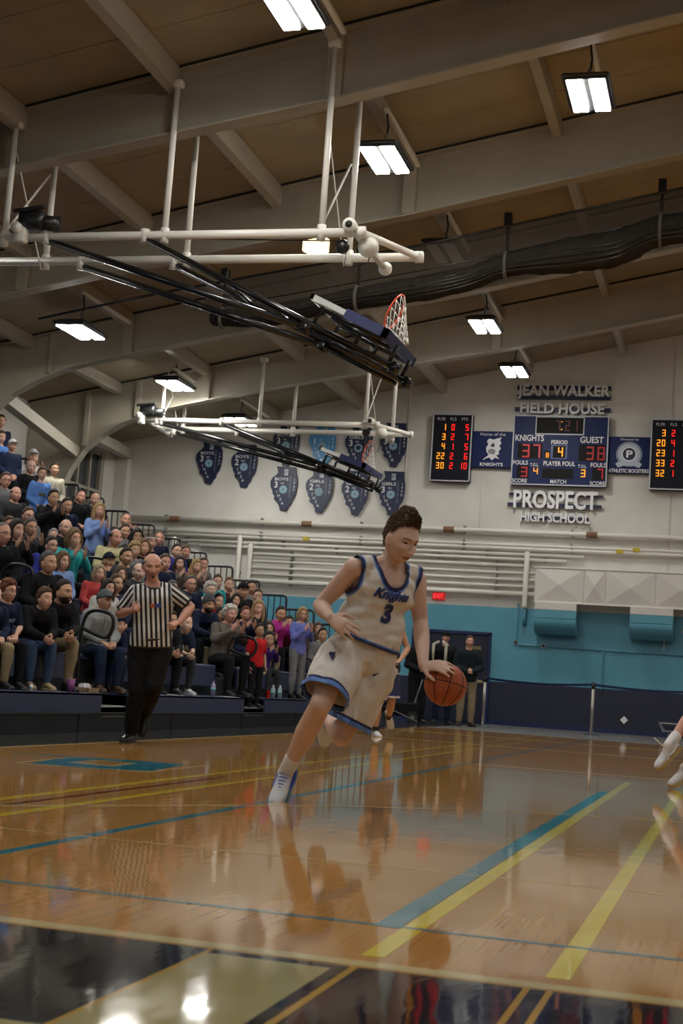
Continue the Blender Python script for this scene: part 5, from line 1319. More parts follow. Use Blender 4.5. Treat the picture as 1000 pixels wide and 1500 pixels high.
def person(x, y, z, rz, s, pz, head, hair, hairc, skin, top, topc, legc, label, group=None, shoec='black', yaw=None, pitch=0.0, extra=(), hs=1.0, sub=5, build=1.0):
    t = empty('person', (x, y, z), rz, label, 'person', group); t.scale = (s * build, s * build, s)
    R = get_pose(pz); J = R['J']; hc = J['head']
    if yaw is None: yaw = 0.0
    M = Matrix.Translation(hc) @ Matrix.Rotation(yaw, 4, 'Z') @ Matrix.Rotation(pitch, 4, 'X')
    k = hs / build ** .5; Mh = M @ Matrix.Diagonal((k, k, k, 1))
    hv, ht, hm = head_c((sub, head)); parts = [R['body'], (xf(Mh, hv), ht, hm)]
    v, tt, mi = joined(parts)
    mkobj('body', from_arrays('body', v, tt, mi), body_mats(skin, hairc), t)
    hv, ht = hair_mesh(hair, sub)
    hm_ = m_hair(hairc)
    if hair in ('cap', 'beanie'): hm_ = cloth(*extra[0]) if extra else cloth('black', (.01, .01, .012))
    ho = mkobj('hair' if hair not in ('cap', 'beanie') else hair, from_arrays('hair', xf(Mh, hv), ht), hm_, t)
    if hair in ('cap', 'beanie'):
        h2, t2 = hair_mesh('buzz', 4); mkobj('hair', from_arrays('hair', xf(Mh, h2), t2), m_hair(hairc), t)
    if hair == 'cap': me = brim_mesh().copy(); me.transform(Mh); mkobj('brim', me, hm_, ho)
    for e in extra:
        if e == 'glasses': me = glasses_mesh().copy(); me.transform(Mh); mkobj('glasses', me, M_BLKM, t)
        if e == 'zip':
            if pz not in ZIPS: ZIPS[pz] = zip_strip(pz)
            mkobj('zip', ZIPS[pz].copy(), M_GREY, t)
        if e == 'beard': h2, t2 = beard_mesh(); mkobj('beard', from_arrays('beard', xf(Mh, h2), t2), m_hair(hairc), t)
        if e == 'headband':
            b = MB(); b.tube([(.079 * math.sin(a), .1 * math.cos(a) - .006, .062 + .01 * math.cos(a)) for a in np.linspace(0, 2 * PI, 20, endpoint=False)], .009, 6, closed=True); me = b.mesh('headband'); me.transform(Mh); mkobj('headband', me, M_LETTER, t)
    mkobj({'tee': 'shirt'}.get(top, top), get_top(pz, top), cloth(*topc), t, )
    mkobj('trousers', R['legs'], cloth(*legc), t)
    sm = {'black': M_BLKM, 'white': mat('white_shoe', (.5, .5, .5), .4), 'tan': mat('tan_boot', (.30, .22, .12), .7), 'brown': mat('brown_shoe', (.06, .03, .02), .5), 'grey': mat('grey_shoe', (.25, .25, .27), .6)}[shoec]
    for q in R['shoes']: mkobj('shoe', q, [sm, sm], t)
    return t
BRD = {}
def beard_mesh():
    if 'x' not in BRD:
        d, f = ICO[5] if 5 in ICO else ico(5); p = head_base(d); z = p[:, 2]; m = np.clip((-.045 - z) / .01, 0, 1) * np.clip((d[:, 1] + .1) / .2, 0, 1)
        m *= 1 - np.exp(-((p[:, 0] / .02) ** 2 + ((z + .070) / .010) ** 2)) * (d[:, 1] > .3)
        BRD['x'] = (p + d * (m * .010 - (1 - m) * .006)[:, None], f)
    return BRD['x']
NV = ('navy', (.012, .018, .045)); BK = ('black', (.010, .010, .012)); CH = ('charcoal', (.035, .036, .04)); GY = ('grey', (.17, .17, .175)); LG_ = ('light_grey', (.27, .28, .29)); DN = ('denim', (.045, .075, .14)); DD = ('dark_denim', (.015, .025, .055)); KH = ('khaki', (.26, .20, .12))
WH = ('white', (.55, .54, .52)); CR = ('cream', (.45, .42, .33)); BL = ('sky_blue', (.10, .22, .55)); PB = ('pale_blue', (.20, .30, .60)); RD = ('red', (.45, .015, .02)); CO = ('coral', (.50, .07, .07)); TE = ('teal', (.03, .35, .36)); PU = ('purple', (.05, .02, .18)); MG = ('magenta', (.40, .03, .25)); MA = ('maroon', (.07, .012, .02)); PW = ('periwinkle', (.14, .17, .48)); YE = ('pale_yellow', (.55, .52, .30)); DG = ('dark_green', (.012, .03, .025)); BN = ('brown', (.07, .045, .03)); RB = ('royal', (.03, .04, .25))
SG = 'spectators in the bleachers'
# u, v of the face, row, pose, head, hair, hair colour, skin, top, colour, trousers, label, options
CR_ = [
 (1,618,13,'stand','m','short','dark','tan','jacket',NV,DD,'person at the very top left corner of the stand, dark hair',{}),
 (2,641,12,'stand','m','short','brown','fair','sweater',BL,DD,'brown-haired person in bright blue high at the left edge',{}),
 (18,653,11,'stand','o','cap','grey','ruddy','jacket',NV,BK,'older man in a pale cap and navy jacket standing at the upper left',{'extra':[('pale_cap',(.45,.44,.42))]}),
 (48,670,12,'clap','m','cap','brown','fair','sweater',WH,DN,'person in a white cap and white top behind the balding man in black',{'extra':[('white_cap',(.55,.55,.55))]}),
 (45,684,11,'lap','o','bald','grey','fair','sweater',BK,BK,'balding man in black seated below the white cap, left of the blue sweatshirt',{'extra':['glasses']}),
 (62,694,8,'stand','f','pony','brown','fair','sweater',BL,DN,'smiling woman in a sky-blue sweatshirt with a dark chest emblem, standing',{'emblem':1}),
 (80,688,9,'arms_down','m','short','dark','tan','jacket',CR,BK,'tall young man in an open cream jacket standing beside the woman in sky blue',{'extra':['zip']}),
 (8,704,8,'lap','m','short','brown','ruddy','jacket',GY,DD,'person in glasses and a grey plaid top at the left edge',{'extra':['glasses']}),
 (23,724,7,'lap','o','bald','brown','ruddy','hoodie',CH,DN,'balding man in a dark grey hoodie left of the sky-blue sweatshirt',{}),
 (79,730,7,'clap','f','short','black','olive','jacket',BK,BK,'black-haired woman in a black jacket holding up a phone',{'phone':1}),
 (98,741,7,'lap','m','short','dark','tan','sweater',NV,DD,'dark-haired man in a navy sweater beside the woman with the phone',{}),
 (118,728,9,'lap','m','buzz','brown','ruddy','jacket',BK,BK,'man in a black jacket sitting below the end rails, upper middle',{}),
 (139,732,9,'clap','o','bald','grey','fair','jacket',CH,BK,'bald man clapping high behind the blonde woman in blue',{}),
 (145,748,5,'standclap','f','long','blonde','fair','hoodie',PB,DN,'blonde woman in a light blue hooded sweatshirt standing and clapping',{}),
 (13,770,4,'lap','m','short','brown','ruddy','jacket',DG,DD,'man in glasses and a dark green jacket near the left edge',{'extra':['glasses']}),
 (25,776,3,'clap','fo','long','dark','fair','sweater',BK,BK,'laughing dark-haired woman clapping near the left edge',{}),
 (41,756,5,'lap','m','short','brown','fair','jacket',GY,DD,'brown-haired man in glasses and grey behind the laughing woman',{'extra':['glasses']}),
 (45,773,4,'clap','m','short','greydark','tan','jacket',CH,BK,'man with greying hair and charcoal jacket, hands raised',{}),
 (3,782,2,'lap','o','buzz','grey','ruddy','coat',BK,BK,'older man in glasses and a heavy black coat at the left edge',{'extra':['glasses']}),
 (96,774,4,'lap','o','bald','grey','fair','jacket',BK,BK,'bald older man in a black jacket below the man in the navy sweater',{}),
 (109,789,3,'clap','f','bob','light','fair','sweater',TE,BK,'woman with short fair hair in a teal top clapping',{}),
 (75,800,3,'lap','m','short','dark','fair','jacket',RB,DD,'dark-haired man in glasses and royal blue left of the teal top',{'extra':['glasses']}),
 (78,785,5,'lap','o','short','grey','fair','jacket',CH,BK,'grey-haired head showing left of the teal top, behind royal blue',{}),
 (71,825,1,'lap','m','short','greydark','tan','jacket',BK,BK,'man with dark grey hair in a zipped black jacket, second row',{'extra':['zip']}),
 (92,822,2,'lap','f','bob','light','fair','sweater',PB,DD,'woman with short fair hair in pale blue beside the zipped black jacket',{}),
 (169,788,4,'lap','o','bald','brown','ruddy','sweater',YE,KH,'balding man in a pale yellow shirt left of the referee',{'phone':1}),
 (184,762,7,'clap','m','buzz','brown','ruddy','sweater',CH,BK,'man with cropped hair in charcoal clapping beside the end rail above the yellow shirt',{}),
 (183,779,6,'lap','m','short','dark','tan','jacket',GY,BK,'man in an open grey jacket just below the cropped-haired man in charcoal',{}),
 (145,840,2,'lap','f','bob','ashblonde','fair','sweater',CO,DD,'woman with an ash-blonde bob in a coral red sweater',{}),
 (159,822,3,'chin','m','cap','brown','tan','jacket',NV,DD,'man in a dark cap with his hand at his face behind the coral sweater',{'extra':[('navy_cap',(.012,.016,.03))]}),
 (185,816,3,'lap','m','short','dark','tan','sweater',CH,BK,'dark-haired man in charcoal directly left of the referee head',{}),
 (176,842,2,'lap','f','bob','brown','fair','sweater',BK,BK,'smiling woman with a brown bob in black above the referee shoulder',{}),
 (159,862,1,'lap','f','long','dark','fair','jacket',WH,DD,'dark-haired woman in a white top behind the grey cap',{}),
 (170,856,1,'lap','m','short','brown','olive','sweater',NV,DD,'brown-haired man partly hidden behind the referee sleeve',{}),
 (13,866,0,'lap','f','curly','red','fair','tee',NV,BK,'young woman with glasses, reddish curly hair and a navy basketball shirt',{'extra':['glasses'],'shirt':'PROSPECT'}),
 (67,877,0,'clasp','f','pony','brown','fair','jacket',BK,DN,'woman with tied-back hair in a black jacket, jeans and tan boots',{'shoec':'tan'}),
 (93,868,0,'clasp','m','short','dark','tan','jacket',BK,KH,'bearded dark-haired man in black jacket and khaki trousers, front row',{'extra':['beard']}),
 (153,880,0,'lap','m','cap','greydark','tan','hoodie',LG_,DD,'man in a grey cap and light grey hoodie beside the first aisle',{'extra':[('grey_cap',(.10,.115,.125)),'zip'],'shoec':'brown'}),
 (174,920,0,'clasp','c','beanie','dark','fair','hoodie',NV,DD,'child in a navy hood between the grey hoodie and the referee',{'extra':[('navy_hood',(.012,.018,.04))]}),
 (201,787,5,'lap','f','long','black','olive','sweater',CH,BK,'black-haired woman in charcoal right above the referee head, left side',{}),
 (223,794,5,'lap','c','pony','brown','fair','sweater',NV,DD,'girl with a white headband near the end rails',{'extra':['headband']}),
 (233,789,6,'lap','m','buzz','light','ruddy','jacket',NV,DD,'man in navy behind the girl with the white headband',{}),
 (198,806,4,'lap','f','curly','blonde','fair','sweater',GY,DD,'woman with curly blonde hair left of the referee head',{}),
 (211,802,4,'lap','f','bob','light','fair','sweater',BK,BK,'fair-haired woman in black straight behind the referee head',{}),
 (203,838,2,'lap','o','bald','grey','pale','jacket',CH,BK,'bald older man behind the left side of the referee head',{}),
 (241,825,3,'lap','m','short','brown','ruddy','jacket',NV,DD,'man in navy just right of the referee head',{}),
 (259,808,5,'lap','m','short','dark','fair','jacket',RB,DD,'man in royal blue, left one of two men below the second end rail',{}),
 (272,809,6,'lap','m','short','brown','ruddy','jacket',BK,BK,'man in black, right one of two men below the second end rail',{}),
 (263,826,4,'clap','fo','long','dark','fair','sweater',('taupe',(.16,.12,.11)),DD,'laughing woman with long dark hair in a taupe top',{}),
 (288,830,4,'clap','f','long','blonde','fair','sweater',('taupe',(.16,.12,.11)),DD,'blonde woman clapping beside the laughing dark-haired woman',{}),
 (298,827,5,'chin','m','short','brown','ruddy','sweater',GY,DD,'man in grey with his hand to his mouth behind the clapping blonde woman',{}),
 (279,856,2,'lap','m','short','greydark','ruddy','jacket',NV,BK,'man in glasses with greying hair right of the referee sleeve',{'extra':['glasses']}),
 (308,864,2,'lap','o','curly','white','pale','sweater',CR,BK,'older woman with curly white hair inside the looped handrail',{}),
 (319,853,3,'lap','c','short','brown','fair','sweater',TE,DD,'boy peeking over the looped handrail of the second aisle',{}),
 (336,857,3,'clap','co','short','light','fair','sweater',MA,DD,'boy shouting in a dark maroon sweater',{}),
 (321,882,2,'clasp','c','short','dark','fair','sweater',RD,DD,'boy with a red top below the white-haired woman',{}),
 (305,886,1,'clasp','m','beanie','dark','tan','jacket',NV,BK,'bearded man in a grey beanie and dark navy jacket',{'extra':[('grey_beanie',(.07,.07,.075)),'beard']}),
 (323,900,1,'lap','fo','long','black','olive','sweater',BK,BK,'woman with long black hair in black between the beanie and the white-haired woman',{}),
 (337,900,0,'clap','o','curly','white','ruddy','sweater',('warm_grey',(.13,.11,.10)),BK,'older woman with short white hair in a warm grey cardigan, front',{}),
 (274,914,0,'clasp','c','short','light','pale','tee',NV,CH,'boy in a navy and white basketball shirt, grey jeans and white shoes',{'shoec':'white','band':1}),
 (287,903,1,'lap','m','short','brown','tan','sweater',RB,KH,'brown-haired man right behind the boy in the basketball shirt',{}),
 (356,866,2,'lap','m','cap','dark','tan','jacket',BK,BK,'man in a black cap and black jacket right of the shouting boy',{'extra':[('black_cap',(.008,.008,.01))]}),
 (368,861,3,'lap','mo','short','dark','tan','sweater',GY,BK,'laughing man in grey right of the black cap',{}),
 (378,874,2,'lap','c','short','brown','fair','sweater',CH,BK,'boy in charcoal to the right of the laughing man in grey',{}),
 (360,900,1,'clap','fo','short','red','ruddy','sweater',NV,DD,'cheering woman with short reddish hair in navy',{}),
 (379,891,1,'chin','f','long','blonde','fair','sweater',CH,BK,'long-haired blonde woman with a hand at her mouth inside the second looped rail',{}),
 (394,921,1,'clap','c','bob','brown','fair','sweater',CH,KH,'child with shaggy brown hair behind the boy in purple',{}),
 (394,938,0,'clap','c','short','black','olive','hoodie',PU,CH,'black-haired boy in a purple hoodie clapping in the front row',{}),
 (411,900,1,'clap','mo','short','dark','tan','jacket',MG,BK,'laughing dark-haired person in a magenta jacket',{}),
 (424,912,1,'clap','f','long','dark','fair','sweater',MA,BK,'woman with long dark hair in maroon beside the magenta jacket',{}),
 (443,900,0,'standclap','f','bob','blonde','fair','sweater',PW,GY,'blonde woman with glasses in a periwinkle sweater standing and clapping',{'extra':['glasses']}),
 (473,931,0,'lap','c','short','black','olive','jacket',GY,DD,'black-haired boy in grey at the far right end of the front row',{}),
 (466,921,1,'lap','f','long','brown','fair','jacket',BN,BK,'brown-haired woman behind the boy at the far right end of the stand',{}),
 (250,909,0,'clasp','m','short','dark','tan','jacket',BK,BK,'dark-clothed man half hidden between the referee and the boy in the basketball shirt',{}),
 (291,888,2,'lap','m','short','brown','ruddy','sweater',CH,BK,'man in charcoal above the boy in the basketball shirt, under the man in glasses',{}),
 (252,862,2,'lap','m','short','greydark','ruddy','jacket',BK,BK,'man in black directly right of the referee shoulder, third row',{}),
 (346,880,2,'lap','f','bob','dark','fair','sweater',BK,DD,'dark-haired woman in black under the man in the black cap',{}),
 (-9,872,0,'lap','m','short','brown','fair','sweater',NV,KH,'person in khaki trousers cut by the left edge, front row',{}),
]
def seat_person(rec):
    u, v, k, pz, hd, hr, hcol, sk, top, tc, lc, label, opt = rec
    zdk = BZ + BR * k; J = pose(pz)[0]; hy = J['head'].y
    st_ = pz in ('stand', 'standclap', 'arms_down')
    a = -PI / 2 - .62                        # body faces the court, turned toward the camera end
    hipx = BX - BP * k - (.62 if not st_ else .25)
    fdx = math.cos(a + PI / 2); fdy = math.sin(a + PI / 2)
    s = 1.0
    for _ in range(3):
        hp = onX(u, v, hipx + fdx * hy * s); r = hp.z - zdk; s = min(1.13, max(.70, r / J['head'].z))
    x = hp.x - fdx * hy * s; y = hp.y - fdy * hy * s; z = zdk
    if not st_ and r / J['head'].z < .88 and hd not in ('c', 'co'): pass
    to = math.atan2(TARGET.y - y, TARGET.x - x) + random.uniform(-.12, .12); yaw = max(-.95, min(.95, to - (a + PI / 2)))
    fem = hd in ('f', 'fo')
    op = dict(opt); em = op.pop('emblem', 0); ph = op.pop('phone', 0); shirt = op.pop('shirt', 0); band = op.pop('band', 0)
    hs = 1.0 if hd not in ('c', 'co') else min(1.25, .92 / s)
    t = person(x, y, z, a, s, pz, hd, hr, hcol, sk, top, tc, lc, label, SG, yaw=yaw, pitch=random.uniform(-.08, .04), build=.93 if fem or hd in ('c', 'co') else 1.03, hs=hs * 1.13, **op)
    P_, S_, up, rp, rs = jt(J); f = up.cross(rs); c = P_.lerp(S_, .62) + f * .136
    if em: b = MB(); b.bbox(c + V(-.075, -.01, -.03), c + V(.075, .004, .03), .008); b.obj('chest_emblem', mat('dark_emblem', (.06, .07, .02), .6), t)
    if shirt:
        v_, t_ = text_arrays(shirt, .055, 0, .002); Mx = frame(c + up * .04 + f * .012, f, up); vv = np.stack([-v_[:, 0], v_[:, 2], v_[:, 1]], 1); vv[:, 0] *= 1
        vv[:, 1] -= (vv[:, 0] / .16) ** 2 * .045
        mkobj('lettering', from_arrays('lettering', xf(Mx, vv), t_, smooth=False), mat('pale_blue_print', (.25, .30, .5), .6), t)
    if band: b = MB(); b.bbox(c + V(-.06, -.012, -.12), c + V(.06, .006, .12), .01); b.obj('white_panel', cloth(*WH), t)
    if ph:
        w_ = J['wrR']; b = MB(); b.bbox(w_ + V(-.08, .06, .05), w_ + V(-.01, .07, .19), .004); 
        o = b.obj('phone', M_BLKM, None); o.matrix_world = Matrix.Translation((x, y, z)) @ Matrix.Rotation(a, 4, 'Z') @ Matrix.Diagonal((s, s, s, 1)); tag(o, 'phone held up by ' + ('the black-haired woman in a black jacket' if k == 7 else 'the man in the pale yellow shirt'), 'phone')
    return t
for rec in CR_: seat_person(rec)
# boy in red standing in the second aisle with his hands on the panels
hp = onX(378, 924, -6.62); s = (hp.z - .275) / 1.655
person(-6.62 - .0, hp.y + .0, .275, -PI / 2 - .5, s, 'arms_down', 'c', 'short', 'black', 'olive', 'tee', RD, BK, 'black-haired boy in a red shirt standing on the second aisle step', SG, shoec='black', yaw=-.35, hs=min(1.2, .95 / s))
# ================================================================ full figures
def rel(me, O):
    me.transform(Matrix.Translation(-Vector(O))); return me
def seg_near(v, a, c):
    a = np.array(a); c = np.array(c); d = c - a; L = np.linalg.norm(d); t = np.clip(((v - a) @ d) / L ** 2, 0, 1)
    return np.linalg.norm(v - (a + t[:, None] * d), axis=1), ((v - a) @ d) / L, L
def ell_d(v, c, ax, r):
    """signed metres outside an ellipsoid (approx.)"""
    q = (v - np.array(c)) @ np.array([list(a) for a in ax]).T; g = np.linalg.norm(q / np.array(r), axis=1)
    return (g - 1) * min(r)
def piece(name, v, t, conds, m, par, O, thick=.0025):
    for g in conds:
        gv = g(v)
        v, t, _ = clip(v, t, gv)
    if len(t) == 0: return None
    if 'trim' in name or 'hem' in name:
        p_ = list(range(len(v)))
        def fd(a):
            while p_[a] != a: p_[a] = p_[p_[a]]; a = p_[a]
            return a
        for a, c, e in t.tolist(): p_[fd(a)] = fd(c); p_[fd(c)] = fd(e)
        lab = np.array([fd(a) for a in t[:, 0]]); L_ = [x for x in np.unique(lab) if (lab == x).sum() > 60]
        if len(L_) > 1:
            for x in L_:
                tt_ = t[lab == x]; us = np.unique(tt_); ix = np.full(len(v), -1); ix[us] = np.arange(len(us)); piece_(name, v[us], ix[tt_], m, par, O, thick)
            return None
    return piece_(name, v, t, m, par, O, thick)
def piece_(name, v, t, m, par, O, thick):
    me = from_arrays(name, v, t); r = bake(me, [('SOLIDIFY', dict(thickness=thick, offset=1.0))]); r.name = name; r.materials.clear()
    r.polygons.foreach_set('use_smooth', [True] * len(r.polygons)); bpy.data.meshes.remove(me)
    return mkobj(name, rel(r, O), m, par)
def figure(label, O, J, hands, curls, hd, skin, outfit, vox=.008, hsub=5, belly=0.0, group=None, k=1.0, hvox=None, thumb=None, cat='person'):
    """J joints in world space; hands: {'R': (dir, palm normal)}; hd: (kind, fwd, up, hair, hair colour)"""
    O = Vector(O); t = empty('person', O, 0, label, cat, group)
    P_, S_, up, rp, rs = jt(J); f = up.cross(rs).normalized(); r = rs
    b = MB(); torso(b, J, k=k, belly=belly)
    for s in 'RL':
        arm(b, J, s, 0, k, seg=16); leg(b, J, s, 0, k, seg=18)
        b.ell(J['sh' + s] + (J['sh' + s] - S_).normalized() * .008, (.060, .060, .060))
        # heel-ward calf bulge and a foot
        kn, an = J['kn' + s], J['an' + s]; toe = J['toe' + s]; bk = -(toe - (an - kn).normalized() * toe.dot((an - kn).normalized())).normalized()
        b.tube([kn.lerp(an, .12) + bk * .006, kn.lerp(an, .30) + bk * .018, kn.lerp(an, .50) + bk * .012, kn.lerp(an, .7)], [.040, .048, .042, .03], 12)
        b.ell(kn - bk * .016, (.040, .040, .040), seg=12)
        b.tube([an, an + toe * .06 - J.get('up' + s, Vector((0, 0, 1))) * .05, an + toe * .15 - J.get('up' + s, Vector((0, 0, 1))) * .06], [.035, .032, .022], 10)
    # trapezius and neck
    hc = J['head']; hf, hu = Vector(hd[1]).normalized(), Vector(hd[2]).normalized()
    nb = hc - hu * .075 - hf * .028
    b.tube([S_ + up * .0, S_ + up * .06 + (nb - S_).normalized() * .01, nb, nb + hu * .03], [.072, .060, .056, .055], 16)
    for s in 'RL': b.tube([nb.lerp(S_, .35), S_.lerp(J['sh' + s], .45) + up * .035, J['sh' + s] + up * .012], [.045, .042, .045], 12)
    for s, (d, n) in hands.items(): hand(b, J['wr' + s], d, n, (thumb or {}).get(s, 1 if s == 'R' else -1), curls[s], s=outfit.get('hand', 1.0), fr=.0090)
    me = remesh(b, vox, 4, .5); v, tt = arrays(me); bpy.data.meshes.remove(me)
    hv, ht, hm = head_c((hsub, hd[0])); Mh = frame(hc, hf, hu) @ Matrix.Diagonal((outfit['hs'] if isinstance(outfit.get('hs'), tuple) else (outfit.get('hs', 1),) * 3) + (1,))
    v, tt, mi = joined([(v, tt, 0), (xf(Mh, hv), ht, hm)])
    mkobj('body', rel(from_arrays('body', v, tt, mi), O), body_mats(skin, hd[4]), t)
    hv, ht = hair_mesh(hd[3], min(hsub, 6)); hh = mkobj('hair', rel(from_arrays('hair', xf(Mh, hv), ht), O), outfit.get('hat') or m_hair(hd[4]), t)
    if outfit.get('hat'):
        hh.name = 'cap'; m2 = brim_mesh().copy(); m2.transform(Mh); mkobj('brim', rel(m2, O), outfit['hat'], hh)
    # socks and shoes
    for s in 'RL':
        kn, an, toe = J['kn' + s], J['an' + s], J['toe' + s]; u = J.get('up' + s, Vector((0, 0, 1)))
        sm = outfit['shoe']; shl = outfit.get('shoe_l', .29)
        if outfit.get('sock'):
            h = outfit.get('sock_h', .14); b = MB(); d = (kn - an).normalized()
            b.tube([an - d * .05, an, an + d * h * .5, an + d * h], [.046, .045, .046, .049 + h * .05], 18, flat=True); mkobj('sock', rel(folded(bake(b.mesh('sock'), [('SUBSURF', dict(levels=1))]), .003, 30), O), outfit['sock'], t)
        up_, so, pt = shoe_parts(an, toe, u, L=shl, high=outfit.get('high', .088))
        m2 = bake(up_.mesh('upper'), [('REMESH', dict(mode='VOXEL', voxel_size=.006, use_smooth_shade=True)), ('SMOOTH', dict(factor=.5, iterations=4)), ('DECIMATE', dict(ratio=.4))]); m2.materials.clear()
        so_ = MB(); so_.v = so.v; so_.f = so.f; so_.m = so.m
        sh = mkobj('shoe', rel(m2, O), sm[0], t); mkobj('sole', rel(so.mesh('sole', False), O), sm[1], sh)
        if len(sm) > 2:
            for i in range(5):
                y = .035 + i * .018; z = .112 - i * .0105
                b = MB(); b.tube([pt(y, -.026, z - .012), pt(y + .004, 0, z + .003), pt(y, .026, z - .012)], .0035, 6); mkobj('lace', rel(b.mesh('lace'), O), sm[2], sh)
            for q in (-1, 1):
                b = MB(); b.tube([pt(-.06, q * .038, .05), pt(-.03, q * .045, .065), pt(.02, q * .048, .042), pt(.085, q * .052, .050)], [.006, .013, .013, .005], 8); mkobj('side_stripe', rel(b.mesh('side_stripe'), O), sm[3], sh)
    # clothes
    tops = outfit.get('top')
    if tops in ('jersey',):
        b = MB(); prof = [(t_, a, c) for t_, a, c in PROF if t_ > -.2]; prof = [(-.34, .178, .130)] + [(-.22, .172, .126)] + [(-.1, .168, .122)] + prof[2:]
        b.ell(S_ + up * .015 + f * .035, (.135, .085, .055), Matrix((r, f, up)).transposed())
        torso(b, J, .014, .016, prof=[(t_, a + (.018 if t_ < .5 else 0), c + (.020 if t_ < .5 else 0)) for t_, a, c in prof if t_ < 1.06], k=k)
        for s in 'RL': b.tube([S_ + up * .055, S_.lerp(J['sh' + s], .5) + up * .038, J['sh' + s] + up * .012], [.055, .052, .066], 14)
        for s in 'RL': b.tube([S_.lerp(J['sh' + s], .75) - up * .15, J['sh' + s] + up * .0], [.062, .066], 14)
        m2 = folded(remesh(b, max(.008, vox * 1.1), 10, .7), .018, 7.0, outfit.get('seed', 1.0), (.7, .7, 1.9)); v, tt = arrays(m2)
        out = [(J['sh' + s] - S_).normalized() for s in 'RL']
        G = [lambda p, s=s, o=o: ell_d(p, J['sh' + s] + o * .050 - up * .015, (o, f, up), (.072, .125, .125)) for s, o in zip('RL', out)]
        nk = S_ + up * .125 + f * .40
        def gneck(p):
            q = p - np.array(S_); x = q @ np.array(r); z = q @ np.array(up); y = q @ np.array(f); ru = np.interp(y, [-.04, .03], [.120, .172])
            return (np.sqrt((x / .104) ** 2 + ((z - .125) / ru) ** 2) - 1) * .10
        G.append(gneck)
        L = (S_ - P_).length; hem = outfit.get('hem', .08)
        nh = rp.cross(f).normalized()
        G.append(lambda p: ((p - np.array(P_)) @ np.array(nh)) - hem * L)
        g = lambda p: np.minimum.reduce([q(p) for q in G])
        c1, c2 = outfit['trim']
        j = piece('jersey', v, tt, [lambda p: g(p) - .022], outfit['cloth'], t, O)
        piece('navy_trim', v, tt, [lambda p: g(p), lambda p: .0145 - g(p)], c1, j, O, .0035)
        piece('blue_trim', v, tt, [lambda p: g(p) - .0140, lambda p: .0225 - g(p)], c2, j, O, .003)
        bv = BVHTree.FromPolygons([tuple(q) for q in v], [tuple(map(int, q)) for q in tt])
        def put(txt, size, t_, x_, m, off, shear=0, name='lettering', lift=.0045, rot=0.0, w=None, h=None):
            tv, t3 = text_arrays(txt, 1, 0, off, shear, res=4); lo, hi = tv.min(0), tv.max(0); sc = size / (hi[1] - lo[1]) if not w else w / (hi[0] - lo[0])
            tv = (tv - (lo + hi) / 2) * sc
            # refine so that it can follow the cloth
            cs = P_ + up * (L * t_) + r * x_; vv = []
            for a, bb, _ in tv:
                a, bb = a * math.cos(rot) - bb * math.sin(rot), a * math.sin(rot) + bb * math.cos(rot)
                o = cs - r * a * -1 * -1 + up * bb + f * .5 if False else cs - r * a + up * bb + f * .5
                hit = bv.ray_cast(o, -f); vv.append((hit[0] + f * lift) if hit[0] is not None else o - f * .35)
            mkobj(name, rel(from_arrays(name, vv, t3[:, ::1], smooth=False), O), m, j)
        for a in outfit.get('text', ()): put(**a)
    elif tops:
        b = MB(); g_ = outfit.get('g', .02); torso(b, J, g_, g_, -.18, 1.12, k=k, belly=belly)
        for s in 'RL':
            b.tube([S_ + up * .05, S_.lerp(J['sh' + s], .5) + up * .036, J['sh' + s] + up * .01], [.055, .054, .066], 14)
            if tops == 'tee': a, e = J['sh' + s], J['el' + s]; b.tube(seg_pts(a, a.lerp(e, .80), [1, 1, 1]), [.078, .074, .072], 16)
            else: arm(b, J, s, g_ * .8, k, .93)
        m2 = folded(remesh(b, max(.009, vox), 4, .7), outfit.get('famp', .010), 8.0, 2.0); v, tt = arrays(m2)
        G = [lambda p: ell_d(p, S_ + up * .085 + f * .03, (r, f, up), (.068, .085, .065))]
        if tops == 'tee':
            for s in 'RL':
                a, e = np.array(J['sh' + s]), np.array(J['el' + s]); d = (e - a) / np.linalg.norm(e - a); ln = np.linalg.norm(e - a) * .80
                def ga(p, a=a, d=d, ln=ln, e=e):
                    dist = np.linalg.norm((p - a) - ((p - a) @ d)[:, None] * d, axis=1); al = (p - a) @ d
                    return np.where((dist < .12), ln - al, 1.0)
                G.append(ga)
        L = (S_ - P_).length; hem = outfit.get('hem', -.12)
        G.append(lambda p: ((p - np.array(P_)) @ np.array(up)) - hem * L)
        g = lambda p: np.minimum.reduce([q(p) for q in G])
        j = piece({'tee': 'shirt'}.get(tops, tops), v, tt, [lambda p: g(p) - (.016 if outfit.get('trim') else 0)], outfit['cloth'], t, O)
        if outfit.get('trim'): piece('black_trim', v, tt, [lambda p: g(p), lambda p: .017 - g(p)], outfit['trim'][0], j, O, .003)
        if outfit.get('stripes'):
            me = j.data; uv = me.uv_layers.new(name='UVMap'); n = len(me.vertices); a = np.empty(n * 3); me.vertices.foreach_get('co', a); a = a.reshape(-1, 3) + np.array(O)
            s_ = (a - np.array(S_)) @ np.array(r)
            for s in 'RL':
                A, E = J['sh' + s], J['el' + s]; dist, al, ln = seg_near(a, A, E); ax = (E - A).normalized(); pr = (up - ax * up.dot(ax)).normalized()
                o = (J['sh' + s] - S_).normalized(); lat = (a - np.array(A)) @ np.array(o)
                msk = (lat > .012) & (dist < .11); s_ = np.where(msk, (a - np.array(A)) @ np.array(pr), s_)
            li = np.empty(len(me.loops), int); me.loops.foreach_get('vertex_index', li); uvv = np.zeros((len(li), 2)); uvv[:, 0] = s_[li]; uv.data.foreach_set('uv', uvv.ravel())
